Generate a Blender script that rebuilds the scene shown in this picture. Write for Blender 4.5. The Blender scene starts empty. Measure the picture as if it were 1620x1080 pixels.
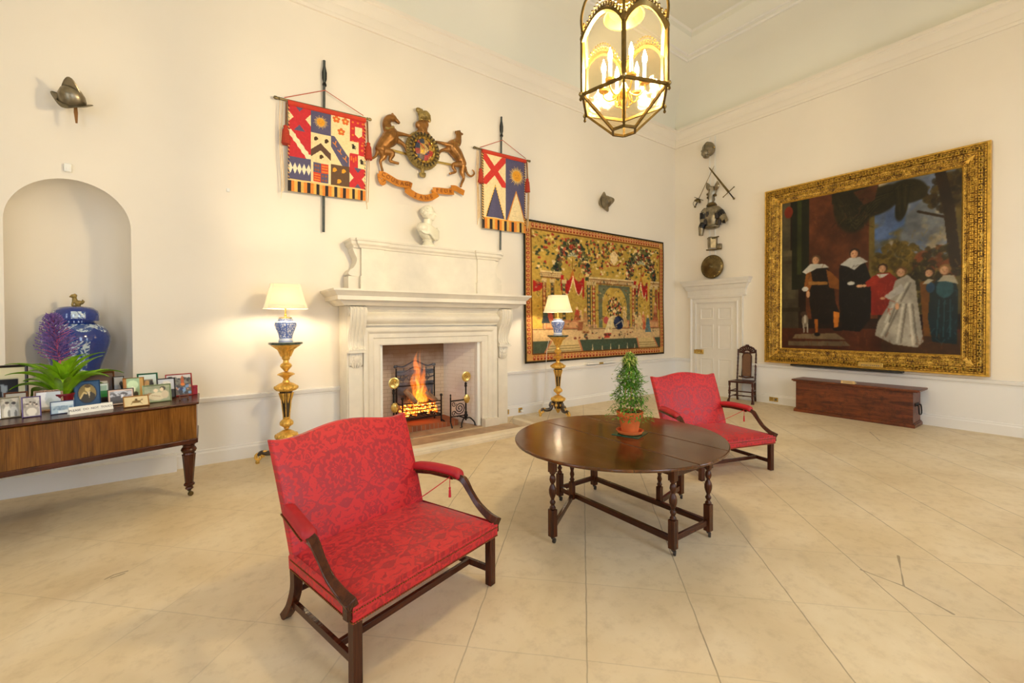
import bpy, math, random
import numpy as np
from math import sin, cos, pi, radians as R, atan2, hypot
from mathutils import Vector, Matrix

C = bpy.context.scene.collection
random.seed(7)

# ---------------------------------------------------------------- camera
CAM_H = 1.75
F = 693.0; YAW, PITCH, ROLL = R(35.906), R(-0.678), R(-0.226); SHY = -21.98
f_ = Vector((sin(YAW)*cos(PITCH), cos(YAW)*cos(PITCH), sin(PITCH)))
r0 = Vector((cos(YAW), -sin(YAW), 0)); u0 = r0.cross(f_)
r_ = cos(ROLL)*r0 + sin(ROLL)*u0; u_ = -sin(ROLL)*r0 + cos(ROLL)*u0
cam = bpy.data.cameras.new('camera'); cam_o = bpy.data.objects.new('camera', cam); C.objects.link(cam_o)
cam.sensor_width = 36; cam.lens = F/1620*36; cam.shift_y = SHY/1620; cam.clip_start = .05
cam_o.matrix_world = Matrix(((r_.x, u_.x, -f_.x, 0), (r_.y, u_.y, -f_.y, 0), (r_.z, u_.z, -f_.z, CAM_H), (0, 0, 0, 1)))
bpy.context.scene.camera = cam_o

# ---------------------------------------------------------------- room size
X0, X1, Y0, Y1 = -4.6, 9.98, -2.2, 6.65
ZC = 6.57

# ---------------------------------------------------------------- world and daylight
sc = bpy.context.scene
w = bpy.data.worlds.new('sky'); sc.world = w; w.use_nodes = True
bg = w.node_tree.nodes['Background']; bg.inputs[0].default_value = (.70, .82, 1, 1); bg.inputs[1].default_value = .5
sc.view_settings.view_transform = 'Standard'; sc.view_settings.look = 'None'
sc.view_settings.gamma = 1; sc.view_settings.use_curve_mapping = False
sc.view_settings.exposure = 0.03
WIN_F = [(-1.9, 'a'), (2.7, 'b'), (7.3, 'c')]      # front-wall windows behind the camera
WW, WZ0, WZ1 = 1.5, 0.75, 4.3
def area(name, loc, rot, sx, sy, power, col):
    l = bpy.data.lights.new(name, 'AREA'); l.shape = 'RECTANGLE'; l.size = sx; l.size_y = sy
    l.energy = power; l.color = col
    o = bpy.data.objects.new(name, l); C.objects.link(o); o.location = loc; o.rotation_euler = rot; return o
DAY = (.76, .87, 1.0)
for x, n in WIN_F:
    area('daylight', (x, Y0-.42, (WZ0+WZ1)/2), (R(90), 0, 0), WW, WZ1-WZ0, 165, DAY)
area('daylight', (X0-.42, 2.2, (WZ0+WZ1)/2), (R(90), 0, R(-90)), WW, WZ1-WZ0, 120, DAY)  # unseen left-wall window light, added to brighten the room
def point(name, loc, power, col, rad):
    l = bpy.data.lights.new(name, 'POINT'); l.energy = power; l.color = col; l.shadow_soft_size = rad
    o = bpy.data.objects.new(name, l); C.objects.link(o); o.location = loc; return o
LANT = (2.61, 2.17)

# ---------------------------------------------------------------- pixel <-> place
def ray(x, y):
    x = float(x); y = float(y)
    return f_ + (x-810)/F*r_ - (y-(540+SHY))/F*u_
def at(x, y, ax, val):
    d = ray(x, y); t = (val-(0, 0, CAM_H)[ax])/d[ax]; return Vector((0, 0, CAM_H)) + t*d
def proj(P):
    d = Vector(P)-Vector((0, 0, CAM_H)); z = d.dot(f_)
    return 810+F*d.dot(r_)/z, 540+SHY-F*d.dot(u_)/z

# ---------------------------------------------------------------- colours and materials
def lin(c): return c/12.92 if c <= .04045 else ((c+.055)/1.055)**2.4
def S(r, g, b): return (lin(r/255), lin(g/255), lin(b/255), 1)
class NT:
    def __init__(s, name):
        s.m = bpy.data.materials.new(name); s.m.use_nodes = True; s.t = s.m.node_tree; s.n = s.t.nodes
        s.b = s.n['Principled BSDF']; s.out = s.n['Material Output']
    def new(s, t, **k):
        n = s.n.new(t)
        for a, v in k.items(): setattr(n, a, v)
        return n
    def link(s, a, b): s.t.links.new(a, b)
    def val(s, sock, v):
        if hasattr(v, 'links') or hasattr(v, 'is_output'): s.link(v, sock)
        else: sock.default_value = v
    def math(s, op, a, b=None, c=None):
        n = s.new('ShaderNodeMath', operation=op)
        for i, v in enumerate((a, b, c)):
            if v is not None: s.val(n.inputs[i], v)
        return n.outputs[0]
    def obj(s, scale=(1, 1, 1), rot=(0, 0, 0)):
        tc = s.new('ShaderNodeTexCoord'); mp = s.new('ShaderNodeMapping')
        mp.inputs['Scale'].default_value = scale; mp.inputs['Rotation'].default_value = rot
        s.link(tc.outputs['Object'], mp.inputs[0]); return mp.outputs[0]
    def noise(s, vec, scale, detail=4, rough=.55, dist=0):
        n = s.new('ShaderNodeTexNoise'); s.link(vec, n.inputs['Vector'])
        n.inputs['Scale'].default_value = scale; n.inputs['Detail'].default_value = detail
        n.inputs['Roughness'].default_value = rough; n.inputs['Distortion'].default_value = dist
        return n.outputs['Fac']
    def ramp(s, fac, stops, interp='LINEAR'):
        n = s.new('ShaderNodeValToRGB'); n.color_ramp.interpolation = interp; s.link(fac, n.inputs[0])
        e = n.color_ramp.elements
        while len(e) < len(stops): e.new(.5)
        for i, (p, c) in enumerate(stops):
            e[i].position = p; e[i].color = c if len(c) == 4 else (*c, 1)
        return n.outputs[0]
    def mix(s, fac, a, b, mode='MIX'):
        n = s.new('ShaderNodeMix', data_type='RGBA', blend_type=mode)
        s.val(n.inputs[0], fac); s.val(n.inputs[6], a); s.val(n.inputs[7], b); return n.outputs[2]
    def bump(s, h, strength=.3, dist=.01):
        n = s.new('ShaderNodeBump'); n.inputs['Strength'].default_value = strength
        n.inputs['Distance'].default_value = dist; s.link(h, n.inputs['Height']); s.link(n.outputs[0], s.b.inputs['Normal'])
    def set(s, col=None, rough=None, metal=None, spec=None, coat=None, emis=None, estr=None):
        for k, v in (('Base Color', col), ('Roughness', rough), ('Metallic', metal), ('Specular IOR Level', spec),
                     ('Coat Weight', coat), ('Emission Color', emis), ('Emission Strength', estr)):
            if v is not None: s.val(s.b.inputs[k], v)
        return s.m
def simple(name, col, rough=.5, metal=0, var=.12, scale=8, bump=0, bscale=40, coat=None, stretch=(1, 1, 1)):
    t = NT(name); v = t.obj(stretch)
    n = t.noise(v, scale, 3)
    dark = tuple(c*(1-var) for c in col[:3])+(1,); lite = tuple(min(1, c*(1+var)) for c in col[:3])+(1,)
    c = t.ramp(n, [(.3, dark), (.7, lite)])
    if bump:
        t.bump(t.noise(v, bscale, 4), bump, .005)
    return t.set(c, rough, metal, coat=coat)
def wood(name, c1, c2, rough=.25, axis=0, scale=1, coat=0):
    t = NT(name); st = [9, 9, 9]; st[axis] = .7
    v = t.obj(tuple(k*scale for k in st)); n = t.noise(v, 2.2, 6, .62, 1.1)
    v2 = t.obj(tuple((60 if k > 1 else 2)*scale for k in st)); n2 = t.noise(v2, 2, 3)
    f = t.math('ADD', t.math('MULTIPLY', n, .8), t.math('MULTIPLY', n2, .25))
    c = t.ramp(f, [(.32, c1), (.68, c2)])
    t.bump(n2, .08, .002)
    return t.set(c, rough, coat=coat, spec=.35)
def vcol(name, rough=.8, bumpscale=0, bs=.3, coat=None, spec=None):
    t = NT(name); a = t.new('ShaderNodeVertexColor', layer_name='Col')
    if bumpscale: t.bump(t.noise(t.obj(), bumpscale, 3), bs, .003)
    return t.set(a.outputs['Color'], rough, coat=coat, spec=spec)
M = {}
M['wall'] = simple('wall_paint', (.86, .79, .665, 1), .75, var=.015, scale=1.2, bump=.06, bscale=25)
M['dado'] = simple('dado_paint', (.83, .815, .78, 1), .55, var=.015, scale=1.2)
M['trimw'] = simple('trim_paint', (.83, .80, .72, 1), .45, var=.02)
M['ceil'] = simple('ceiling_paint', (.82, .80, .68, 1), .85, var=.02, scale=.6)
M['doorp'] = simple('door_paint', (.80, .765, .68, 1), .4, var=.02)
M['stone'] = simple('chimney_stone', S(228, 220, 202), .6, var=.05, scale=5, bump=.15, bscale=60)
M['kerb'] = simple('kerb_stone', S(222, 208, 180), .5, var=.08, scale=5, bump=.15, bscale=40)
M['hearth'] = simple('hearth_stone', S(172, 146, 118), .6, var=.25, scale=4, bump=.2)
M['gold'] = simple('gilt', S(228, 184, 92), .38, .75, var=.22, scale=25, bump=.5, bscale=70)
M['goldd'] = simple('gilt_smooth', S(214, 172, 80), .35, .8, var=.25, scale=20)
M['goldold'] = simple('aged_gilt_carving', S(190, 150, 54), .42, .6, var=.4, scale=16)
M['ebony'] = simple('ebonised_wood', S(58, 44, 30), .25, var=.3, coat=.4)
M['marblet'] = simple('green_marble', S(60, 74, 62), .15, var=.6, scale=22, coat=.4)
M['iron'] = simple('black_iron', S(38, 36, 36), .45, .6, var=.3, scale=20)
M['ironl'] = simple('worn_iron', S(92, 94, 100), .4, .7, var=.35, scale=14, bump=.3)
M['brass'] = simple('brass', S(222, 192, 112), .25, .9, var=.15, scale=20)
M['bronze'] = simple('gilt_bronze', S(150, 104, 52), .35, .6, var=.35, scale=10, bump=.3, bscale=50)
M['lambbronze'] = simple('aged_gilt', S(150, 128, 70), .45, .4, var=.35, scale=14, bump=.4, bscale=60)
M['lbrass'] = simple('lantern_brass', S(112, 90, 44), .35, .8, var=.3, scale=15)
M['steel'] = simple('old_steel', S(140, 130, 108), .33, .9, var=.3, scale=9, bump=.2)
M['steeld'] = simple('dark_steel', S(112, 96, 62), .38, .85, var=.35, scale=7, bump=.3)
M['leather'] = simple('dark_leather', S(48, 38, 30), .5, var=.3)
M['mahog'] = wood('mahogany', S(34, 15, 8), S(88, 42, 20), .25, 2)
M['mahogx'] = wood('mahogany_rail', S(34, 15, 8), S(84, 40, 19), .25, 0)
M['oak'] = wood('dark_oak', S(26, 11, 5), S(94, 46, 17), .22, 2)
M['oaky'] = wood('dark_oak_rail', S(26, 11, 5), S(82, 40, 16), .22, 1)
M['carved'] = wood('carved_walnut', S(34, 14, 8), S(86, 42, 26), .3, 2)
M['chest'] = None
M['terra'] = simple('terracotta', S(218, 108, 44), .75, var=.1, scale=9)
M['soil'] = simple('soil', S(50, 34, 22), .95, var=.4, scale=60)
M['leafg'] = simple('jasmine_leaf', S(86, 136, 30), .5, var=.5, scale=14)
M['leafy'] = simple('young_leaf', S(176, 186, 88), .5, var=.3, scale=14)
M['leafbro'] = simple('bromeliad_leaf', S(124, 170, 24), .35, var=.4, scale=9)
M['flowerp'] = simple('purple_bract', S(112, 84, 150), .5, var=.4, scale=40)
M['flowerpk'] = simple('pink_stem', S(200, 92, 128), .5, var=.2)
M['redpot'] = simple('dark_red_pot', S(122, 18, 28), .35, var=.15)
M['cord'] = simple('red_cord', S(196, 28, 44), .7, var=.15, scale=60)
M['marble'] = simple('white_marble', S(236, 230, 206), .35, var=.04, scale=6, bump=.08)
M['white'] = simple('white_card', S(240, 240, 232), .6, var=.02)
M['ink'] = simple('grey_ink', S(96, 96, 100), .7, var=.05)
M['brick'] = None
M['greenmat'] = simple('green_glass_mat', S(18, 92, 66), .15, var=.4, scale=12)
M['cable'] = simple('pale_cable', S(226, 220, 206), .5, var=.02)
M['rod'] = simple('painted_spear', S(70, 76, 72), .4, var=.2, scale=20)
M['tassel'] = simple('red_tassel', S(176, 56, 34), .8, var=.2, scale=80)
M['ribbon'] = simple('cream_ribbon', S(232, 200, 150), .7, var=.1, scale=20)
M['motto'] = simple('ochre_ribbon', S(196, 122, 26), .45, .15, var=.15, scale=12)
M['mottod'] = simple('motto_letters', S(140, 74, 16), .6, var=.1)
M['black'] = simple('black_paint', S(24, 22, 20), .4, var=.1)
def emit(name, col, st):
    t = NT(name); e = t.new('ShaderNodeEmission'); e.inputs[0].default_value = col; e.inputs[1].default_value = st
    t.link(e.outputs[0], t.out.inputs[0]); return t.m
M['bulb'] = emit('candle_bulb', (1, .82, .56, 1), 2900)
def thin_glass(name, tint=(1, 1, 1, 1), gl=.08, bump=0):
    t = NT(name); tr = t.new('ShaderNodeBsdfTransparent'); tr.inputs[0].default_value = tint
    g = t.new('ShaderNodeBsdfGlossy'); g.inputs['Roughness'].default_value = .05
    m = t.new('ShaderNodeMixShader'); m.inputs[0].default_value = gl
    t.link(tr.outputs[0], m.inputs[1]); t.link(g.outputs[0], m.inputs[2]); t.link(m.outputs[0], t.out.inputs[0])
    if bump:
        b = t.new('ShaderNodeBump'); b.inputs['Strength'].default_value = bump; b.inputs['Distance'].default_value = .02
        t.link(t.noise(t.obj(), 9, 2), b.inputs['Height']); t.link(b.outputs[0], g.inputs['Normal'])
    return t.m
M['glass'] = thin_glass('window_glass', (.97, .98, 1, 1), .06)
def lantern_glass(name, trans):
    t = NT(name); tr = t.new('ShaderNodeBsdfTransparent')
    tr.inputs[0].default_value = (1, .97, .88, 1)
    g = t.new('ShaderNodeBsdfGlossy'); g.inputs['Roughness'].default_value = .05
    g.inputs[0].default_value = (1, .95, .8, 1)
    d = t.new('ShaderNodeBsdfTranslucent'); d.inputs[0].default_value = (1, .85, .55, 1)
    b = t.new('ShaderNodeBump'); b.inputs['Strength'].default_value = .5; b.inputs['Distance'].default_value = .02
    t.link(t.noise(t.obj(), 14, 3), b.inputs['Height']); t.link(b.outputs[0], g.inputs['Normal'])
    m = t.new('ShaderNodeMixShader'); m.inputs[0].default_value = .02
    m2 = t.new('ShaderNodeMixShader'); m2.inputs[0].default_value = trans
    t.link(tr.outputs[0], m.inputs[1]); t.link(g.outputs[0], m.inputs[2])
    t.link(m.outputs[0], m2.inputs[1]); t.link(d.outputs[0], m2.inputs[2]); t.link(m2.outputs[0], t.out.inputs[0])
    return t.m
M['lglass'] = lantern_glass('old_lantern_glass', .0008); M['lglass2'] = lantern_glass('seeded_lower_glass', .0014)
def shade_mat():
    t = NT('cream_silk_shade'); d = t.new('ShaderNodeBsdfDiffuse'); d.inputs[0].default_value = (.90, .84, .70, 1)
    tr = t.new('ShaderNodeBsdfTranslucent'); tr.inputs[0].default_value = (.95, .88, .74, 1)
    m = t.new('ShaderNodeMixShader'); m.inputs[0].default_value = .6
    t.link(d.outputs[0], m.inputs[1]); t.link(tr.outputs[0], m.inputs[2]); t.link(m.outputs[0], t.out.inputs[0]); return t.m
M['shade'] = shade_mat()
def floor_mat():
    t = NT('limestone_slabs'); tc = t.new('ShaderNodeTexCoord'); sp = t.new('ShaderNodeSeparateXYZ')
    wob = t.new('ShaderNodeTexNoise'); wob.inputs['Scale'].default_value = 5; t.link(tc.outputs['Object'], wob.inputs['Vector'])
    t.link(tc.outputs['Object'], sp.inputs[0]); x, y = sp.outputs[0], sp.outputs[1]
    wb = t.math('MULTIPLY', t.math('SUBTRACT', wob.outputs['Fac'], .5), .02)
    def joints(e, off, per, wid):
        a = t.math('DIVIDE', t.math('SUBTRACT', t.math('ADD', e, wb), off), per)
        fr = t.math('ABSOLUTE', t.math('SUBTRACT', a, t.math('ROUND', a)))
        return t.math('LESS_THAN', fr, wid/per), t.math('FLOOR', a)
    j1, c1 = joints(t.math('SUBTRACT', x, y), .03, .905, .0055)
    j2, c2 = joints(t.math('ADD', x, y), 3.22, .955, .005)
    cell = t.new('ShaderNodeTexWhiteNoise', noise_dimensions='2D'); cv = t.new('ShaderNodeCombineXYZ')
    t.link(c1, cv.inputs[0]); t.link(c2, cv.inputs[1]); t.link(cv.outputs[0], cell.inputs['Vector'])
    n1 = t.noise(tc.outputs['Object'], 1.1, 6, .6, .4); n2 = t.noise(tc.outputs['Object'], 9, 6, .7)
    n3 = t.noise(tc.outputs['Object'], 60, 3)
    base = t.ramp(n1, [(.25, S(206, 186, 146)), (.5, S(221, 203, 167)), (.75, S(232, 218, 189))])
    base = t.mix(t.math('MULTIPLY', cell.outputs['Value'], .22), base, S(208, 184, 146))
    base = t.mix(t.math('MULTIPLY', t.ramp(n2, [(.5, (0, 0, 0)), (.78, (1, 1, 1))]), .34), base, S(158, 134, 100))
    stn = t.noise(tc.outputs['Object'], .55, 5, .6, 1.2)
    base = t.mix(t.math('MULTIPLY', t.ramp(stn, [(.55, (0, 0, 0)), (.72, (1, 1, 1))]), .5), base, S(182, 156, 118))
    # worn cracks in the slabs on the right
    def seg(a, b):
        ax, ay = a; bx, by = b; dx, dy = bx-ax, by-ay; L = dx*dx+dy*dy
        px = t.math('SUBTRACT', x, ax); py = t.math('SUBTRACT', y, ay)
        h = t.math('DIVIDE', t.math('ADD', t.math('MULTIPLY', px, dx), t.math('MULTIPLY', py, dy)), L)
        n = t.new('ShaderNodeClamp'); t.link(h, n.inputs[0]); h = n.outputs[0]
        qx = t.math('SUBTRACT', px, t.math('MULTIPLY', h, dx)); qy = t.math('SUBTRACT', py, t.math('MULTIPLY', h, dy))
        d = t.math('SQRT', t.math('ADD', t.math('MULTIPLY', qx, qx), t.math('MULTIPLY', qy, qy)))
        return t.math('LESS_THAN', t.math('ADD', d, wb), .0055)
    K = lambda px, py: tuple(at(px, py, 2, 0))[:2]
    cr = None
    for a, b in (((1362, 901), (1430, 927)), ((1430, 927), (1508, 971)), ((1421, 879), (1430, 927)), ((1376, 683), (1392, 697)), ((166, 916), (180, 909)), ((180, 909), (201, 903)), ((176, 914), (196, 907))):
        g = seg(K(*a), K(*b)); cr = g if cr is None else t.math('MAXIMUM', cr, g)
    wear = t.ramp(t.math('DIVIDE', x, 4), [(.08, (.25,)*3), (.5, (1,)*3)])
    jt = t.math('MAXIMUM', t.math('MAXIMUM', t.math('MULTIPLY', t.math('MULTIPLY', j1, wear), t.ramp(n1, [(.3, (.45,)*3), (.6, (1,)*3)])), t.math('MULTIPLY', j2, .28)), cr)
    col = t.mix(t.math('MULTIPLY', jt, .6), base, S(92, 74, 54))
    h = t.math('SUBTRACT', t.math('MULTIPLY', n2, .3), jt)
    t.bump(t.math('ADD', h, t.math('MULTIPLY', n3, .15)), .25, .004)
    rg = t.ramp(n2, [(.3, (.42,)*3), (.7, (.6,)*3)])
    return t.set(col, rg, spec=.4)
M['floor'] = floor_mat()
def damask():
    t = NT('red_damask'); tc = t.new('ShaderNodeTexCoord'); sp = t.new('ShaderNodeSeparateXYZ')
    t.link(tc.outputs['UV'], sp.inputs[0]); u, v = sp.outputs[0], sp.outputs[1]
    per = .19
    # mirrored, staggered repeat in u and a straight repeat in v
    uu = t.math('PINGPONG', u, per); vv = t.math('MODULO', t.math('ADD', v, 4.99), .56)
    cv = t.new('ShaderNodeCombineXYZ'); t.link(uu, cv.inputs[0]); t.link(vv, cv.inputs[1])
    n = t.noise(cv.outputs[0], 12, 1.4, .5, 3.2)
    n2 = t.noise(cv.outputs[0], 30, 2, .5, 1.2)
    # big palmette body
    du = t.math('DIVIDE', uu, .13); dv = t.math('DIVIDE', t.math('SUBTRACT', vv, .36), .13)
    rr = t.math('SQRT', t.math('ADD', t.math('MULTIPLY', du, du), t.math('MULTIPLY', dv, dv)))
    ang = t.math('ARCTAN2', dv, du)
    pet = t.math('MULTIPLY', t.math('SINE', t.math('MULTIPLY', ang, 14)), .07)
    ring = t.math('SINE', t.math('MULTIPLY', t.math('ADD', rr, pet), 16))
    inside = t.math('LESS_THAN', t.math('ADD', rr, pet), 1.0)
    a = t.math('GREATER_THAN', t.math('ADD', ring, t.math('MULTIPLY', t.math('SUBTRACT', n2, .5), 4)), -.35)
    b = t.math('GREATER_THAN', t.math('ADD', n, t.math('MULTIPLY', t.math('SUBTRACT', n2, .5), .35)), .505)
    mask = t.math('ADD', t.math('MULTIPLY', a, inside), t.math('MULTIPLY', b, t.math('SUBTRACT', 1, inside)))
    col = t.mix(mask, S(196, 30, 33), S(160, 13, 25))
    wv = t.noise(tc.outputs['UV'], 900, 1)
    t.bump(t.math('ADD', t.math('MULTIPLY', mask, .3), t.math('MULTIPLY', wv, .4)), .15, .002)
    rg = t.math('ADD', t.math('MULTIPLY', mask, -.14), .56)
    t.b.inputs['Sheen Weight'].default_value = .08
    return t.set(col, rg)
M['damask'] = damask()
def tabletop_mat():
    t = NT('oak_tabletop'); tc = t.new('ShaderNodeTexCoord')
    v = t.obj((10, .8, 10)); n = t.noise(v, 2, 6, .62, .9); n2 = t.noise(t.obj((70, 2.5, 1)), 2, 3)
    n4 = t.noise(tc.outputs['Object'], 2.2, 4)
    f = t.math('ADD', t.math('ADD', t.math('MULTIPLY', n, .55), t.math('MULTIPLY', n2, .2)), t.math('MULTIPLY', n4, .25))
    col = t.ramp(f, [(.32, S(44, 22, 7)), (.55, S(88, 48, 14)), (.72, S(134, 80, 26))])
    sp = t.new('ShaderNodeSeparateXYZ'); t.link(tc.outputs['Object'], sp.inputs[0]); x = sp.outputs[0]
    j = None
    for xx in (-.62, -.40, .10, .60):
        g = t.math('LESS_THAN', t.math('ABSOLUTE', t.math('SUBTRACT', x, xx)), .0022); j = g if j is None else t.math('MAXIMUM', j, g)
    col = t.mix(t.math('MULTIPLY', j, .8), col, S(24, 12, 6))
    t.bump(t.math('SUBTRACT', t.math('MULTIPLY', n2, .15), j), .2, .002)
    rg = t.ramp(n4, [(.3, (.10,)*3), (.7, (.24,)*3)])
    return t.set(col, rg, spec=.6)
M['ttop'] = tabletop_mat()
def chest_mat():
    t = NT('old_chest_wood'); v = t.obj((6, .8, 6)); n = t.noise(v, 2, 6, .65, 1.0)
    n2 = t.noise(t.obj(), 12, 6, .75); n3 = t.noise(t.obj((3, 1, 1)), 5, 5, .7)
    col = t.ramp(n, [(.3, S(62, 26, 12)), (.65, S(128, 64, 28))])
    col = t.mix(t.math('MULTIPLY', t.ramp(n2, [(.48, (0,)*3), (.66, (1,)*3)]), .6), col, S(36, 18, 10))
    col = t.mix(t.math('MULTIPLY', t.ramp(n3, [(.55, (0,)*3), (.75, (1,)*3)]), .35), col, S(140, 52, 30))
    t.bump(n2, .25, .004); return t.set(col, .38)
M['chest'] = chest_mat()
def rosewood():
    t = NT('rosewood'); v = t.obj((2.4, 5, .35)); n = t.noise(v, 4, 7, .6, .9); n2 = t.noise(t.obj((150, 60, 3)), 1.5, 3)
    f = t.math('ADD', t.math('MULTIPLY', n, .6), t.math('MULTIPLY', n2, .45))
    col = t.ramp(f, [(.34, S(62, 34, 8)), (.55, S(112, 70, 20)), (.74, S(150, 100, 38))])
    return t.set(col, .22, spec=.4)
M['rose'] = rosewood()
def brickmat(name, c1, c2, mortar, scale, rough=.8, bw=.215, bh=.065, vec=None, soot=False):
    t = NT(name); tc = t.new('ShaderNodeTexCoord'); sp = t.new('ShaderNodeSeparateXYZ'); t.link(tc.outputs['Object'], sp.inputs[0])
    cv = t.new('ShaderNodeCombineXYZ')
    t.link(t.math('ADD', sp.outputs[0], sp.outputs[1]), cv.inputs[0]); t.link(sp.outputs[2], cv.inputs[1])
    b = t.new('ShaderNodeTexBrick'); t.link(cv.outputs[0], b.inputs['Vector'])
    b.inputs['Color1'].default_value = c1; b.inputs['Color2'].default_value = c2; b.inputs['Mortar'].default_value = mortar
    b.inputs['Scale'].default_value = 1; b.inputs['Brick Width'].default_value = bw; b.inputs['Row Height'].default_value = bh
    b.inputs['Mortar Size'].default_value = .004
    col = b.outputs['Color']
    if soot:   # soot licked up the back of the firebox
        n = t.noise(tc.outputs['Object'], 2.2, 5)
        z = t.math('ADD', sp.outputs[2], t.math('MULTIPLY', t.math('SUBTRACT', n, .5), .5))
        m = t.ramp(t.math('SUBTRACT', z, .3), [(.62, (0,)*3), (.92, (1,)*3)])
        col = t.mix(t.math('MULTIPLY', m, .85), col, S(124, 84, 36))
    t.bump(t.math('MULTIPLY', b.outputs['Fac'], -1), .4, .004)
    return t.set(col, rough)
M['brick'] = brickmat('hearth_brick', S(168, 92, 52), S(134, 76, 46), S(150, 128, 104), 1, bw=.075, bh=.3)
M['firebrick'] = brickmat('limewashed_brick', S(232, 228, 220), S(228, 223, 214), S(218, 212, 202), 1)
M['soot'] = brickmat('sooty_brick', S(214, 198, 176), S(206, 188, 164), S(180, 160, 136), 1, soot=True)

# ---------------------------------------------------------------- mesh builder
def I4(): return Matrix.Identity(4)
def T(x, y, z): return Matrix.Translation((x, y, z))
def RX(a): return Matrix.Rotation(a, 4, 'X')
def RY(a): return Matrix.Rotation(a, 4, 'Y')
def RZ(a): return Matrix.Rotation(a, 4, 'Z')
class MB:
    def __init__(s): s.v = []; s.f = []; s.mi = []; s.uv = {}
    def add(s, vs, fs, M_=None, m=0, uv=None):
        n = len(s.v)
        if M_ is not None: vs = [M_ @ Vector(p) for p in vs]
        s.v += [tuple(p) for p in vs]
        for f in fs: s.f.append(tuple(i+n for i in f)); s.mi.append(m)
        if uv:
            for i, q in enumerate(uv): s.uv[n+i] = q
        return s
    def box(s, x0, x1, y0, y1, z0, z1, M_=None, m=0):
        vs = [(x, y, z) for z in (z0, z1) for y in (y0, y1) for x in (x0, x1)]
        return s.add(vs, [(0, 2, 3, 1), (4, 5, 7, 6), (0, 1, 5, 4), (2, 6, 7, 3), (0, 4, 6, 2), (1, 3, 7, 5)], M_, m)
    def loft(s, rings, closed=True, cap=True, M_=None, m=0, loop=False):
        n = len(rings[0]); vs = [p for r in rings for p in r]; fs = []
        nr = len(rings)
        for i in range(nr if loop else nr-1):
            a = i*n; b = ((i+1) % nr)*n
            for j in range(n if closed else n-1):
                k = (j+1) % n; fs.append((a+j, a+k, b+k, b+j))
        if cap and not loop:
            fs.append(tuple(range(n))[::-1]); fs.append(tuple((nr-1)*n+i for i in range(n)))
        return s.add(vs, fs, M_, m)
    def lathe(s, prof, seg=24, M_=None, m=0, cap=True, sx=1, sy=1):
        rings = [[(max(r, 1e-4)*cos(2*pi*j/seg)*sx, max(r, 1e-4)*sin(2*pi*j/seg)*sy, z) for j in range(seg)] for r, z in prof]
        return s.loft(rings, True, cap, M_, m)
    def ell(s, c, r, seg=16, M_=None, m=0, rot=None):
        if not hasattr(r, '__len__'): r = (r, r, r)
        h = seg//2; A = T(*c) @ (rot if rot is not None else I4())
        if M_ is not None: A = M_ @ A
        rings = [[(r[0]*sin(pi*i/h)*cos(2*pi*j/seg), r[1]*sin(pi*i/h)*sin(2*pi*j/seg), -r[2]*cos(pi*i/h)) for j in range(seg)] for i in range(1, h)]
        n = len(s.v); s.loft(rings, True, True, A, m); return s
    def tube(s, pts, rad, seg=8, M_=None, m=0, sq=None, loop=False, fl=1, up=None):
        P = [Vector(p) for p in pts]; n = len(P)
        if not hasattr(rad, '__len__'): rad = [rad]*n
        elif len(rad) != n: rad = list(np.interp(np.linspace(0, 1, n), np.linspace(0, 1, len(rad)), rad))
        rings = []; N = None
        for i in range(n):
            if loop: t = P[(i+1) % n]-P[i-1]
            else: t = P[min(i+1, n-1)]-P[max(i-1, 0)]
            t.normalize()
            if N is None:
                a = Vector(up) if up else (Vector((0, 0, 1)) if abs(t.z) < .9 else Vector((1, 0, 0)))
                N = (a-t*a.dot(t)).normalized()
            else: N = (N-t*N.dot(t)).normalized()
            B = t.cross(N); rr = rad[i]
            if sq:   # rectangular section sq=(half along N, half along B)
                ring = [P[i]+N*a*sq[0]*rr+B*b*sq[1]*rr for a, b in ((1, 1), (-1, 1), (-1, -1), (1, -1))]
            else: ring = [P[i]+(N*cos(2*pi*j/seg)*fl+B*sin(2*pi*j/seg))*rr for j in range(seg)]
            rings.append(ring)
        return s.loft(rings, True, True, M_, m, loop)
    def prism(s, poly, d0, d1, plane='xz', M_=None, m=0):
        n = len(poly)
        g = {'xz': lambda a, b, d: (a, d, b), 'yz': lambda a, b, d: (d, a, b), 'xy': lambda a, b, d: (a, b, d)}[plane]
        vs = [g(a, b, d0) for a, b in poly]+[g(a, b, d1) for a, b in poly]
        fs = [tuple(range(n)), tuple(range(2*n-1, n-1, -1))]+[(i, n+i, n+(i+1) % n, (i+1) % n) for i in range(n)]
        return s.add(vs, fs, M_, m)
    def sweep(s, path, prof, closed=False, side=1, M_=None, m=0, cap=True):
        """profile (out, up) swept along a plan path with mitred corners; side=1: out is to the right of travel"""
        P = [Vector((p[0], p[1])) for p in path]; n = len(P); rings = []
        for i in range(n):
            def nrm(a, b):
                d = (b-a).normalized(); return Vector((d.y, -d.x))*side
            if closed or 0 < i < n-1:
                n1 = nrm(P[i-1], P[i]); n2 = nrm(P[i], P[(i+1) % n]); o = (n1+n2)/(1+n1.dot(n2))
            elif i == 0: o = nrm(P[0], P[1])
            else: o = nrm(P[-2], P[-1])
            rings.append([(P[i].x+o.x*a, P[i].y+o.y*a, b) for a, b in prof])
        return s.loft(rings, True, cap, M_, m, closed)
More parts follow.
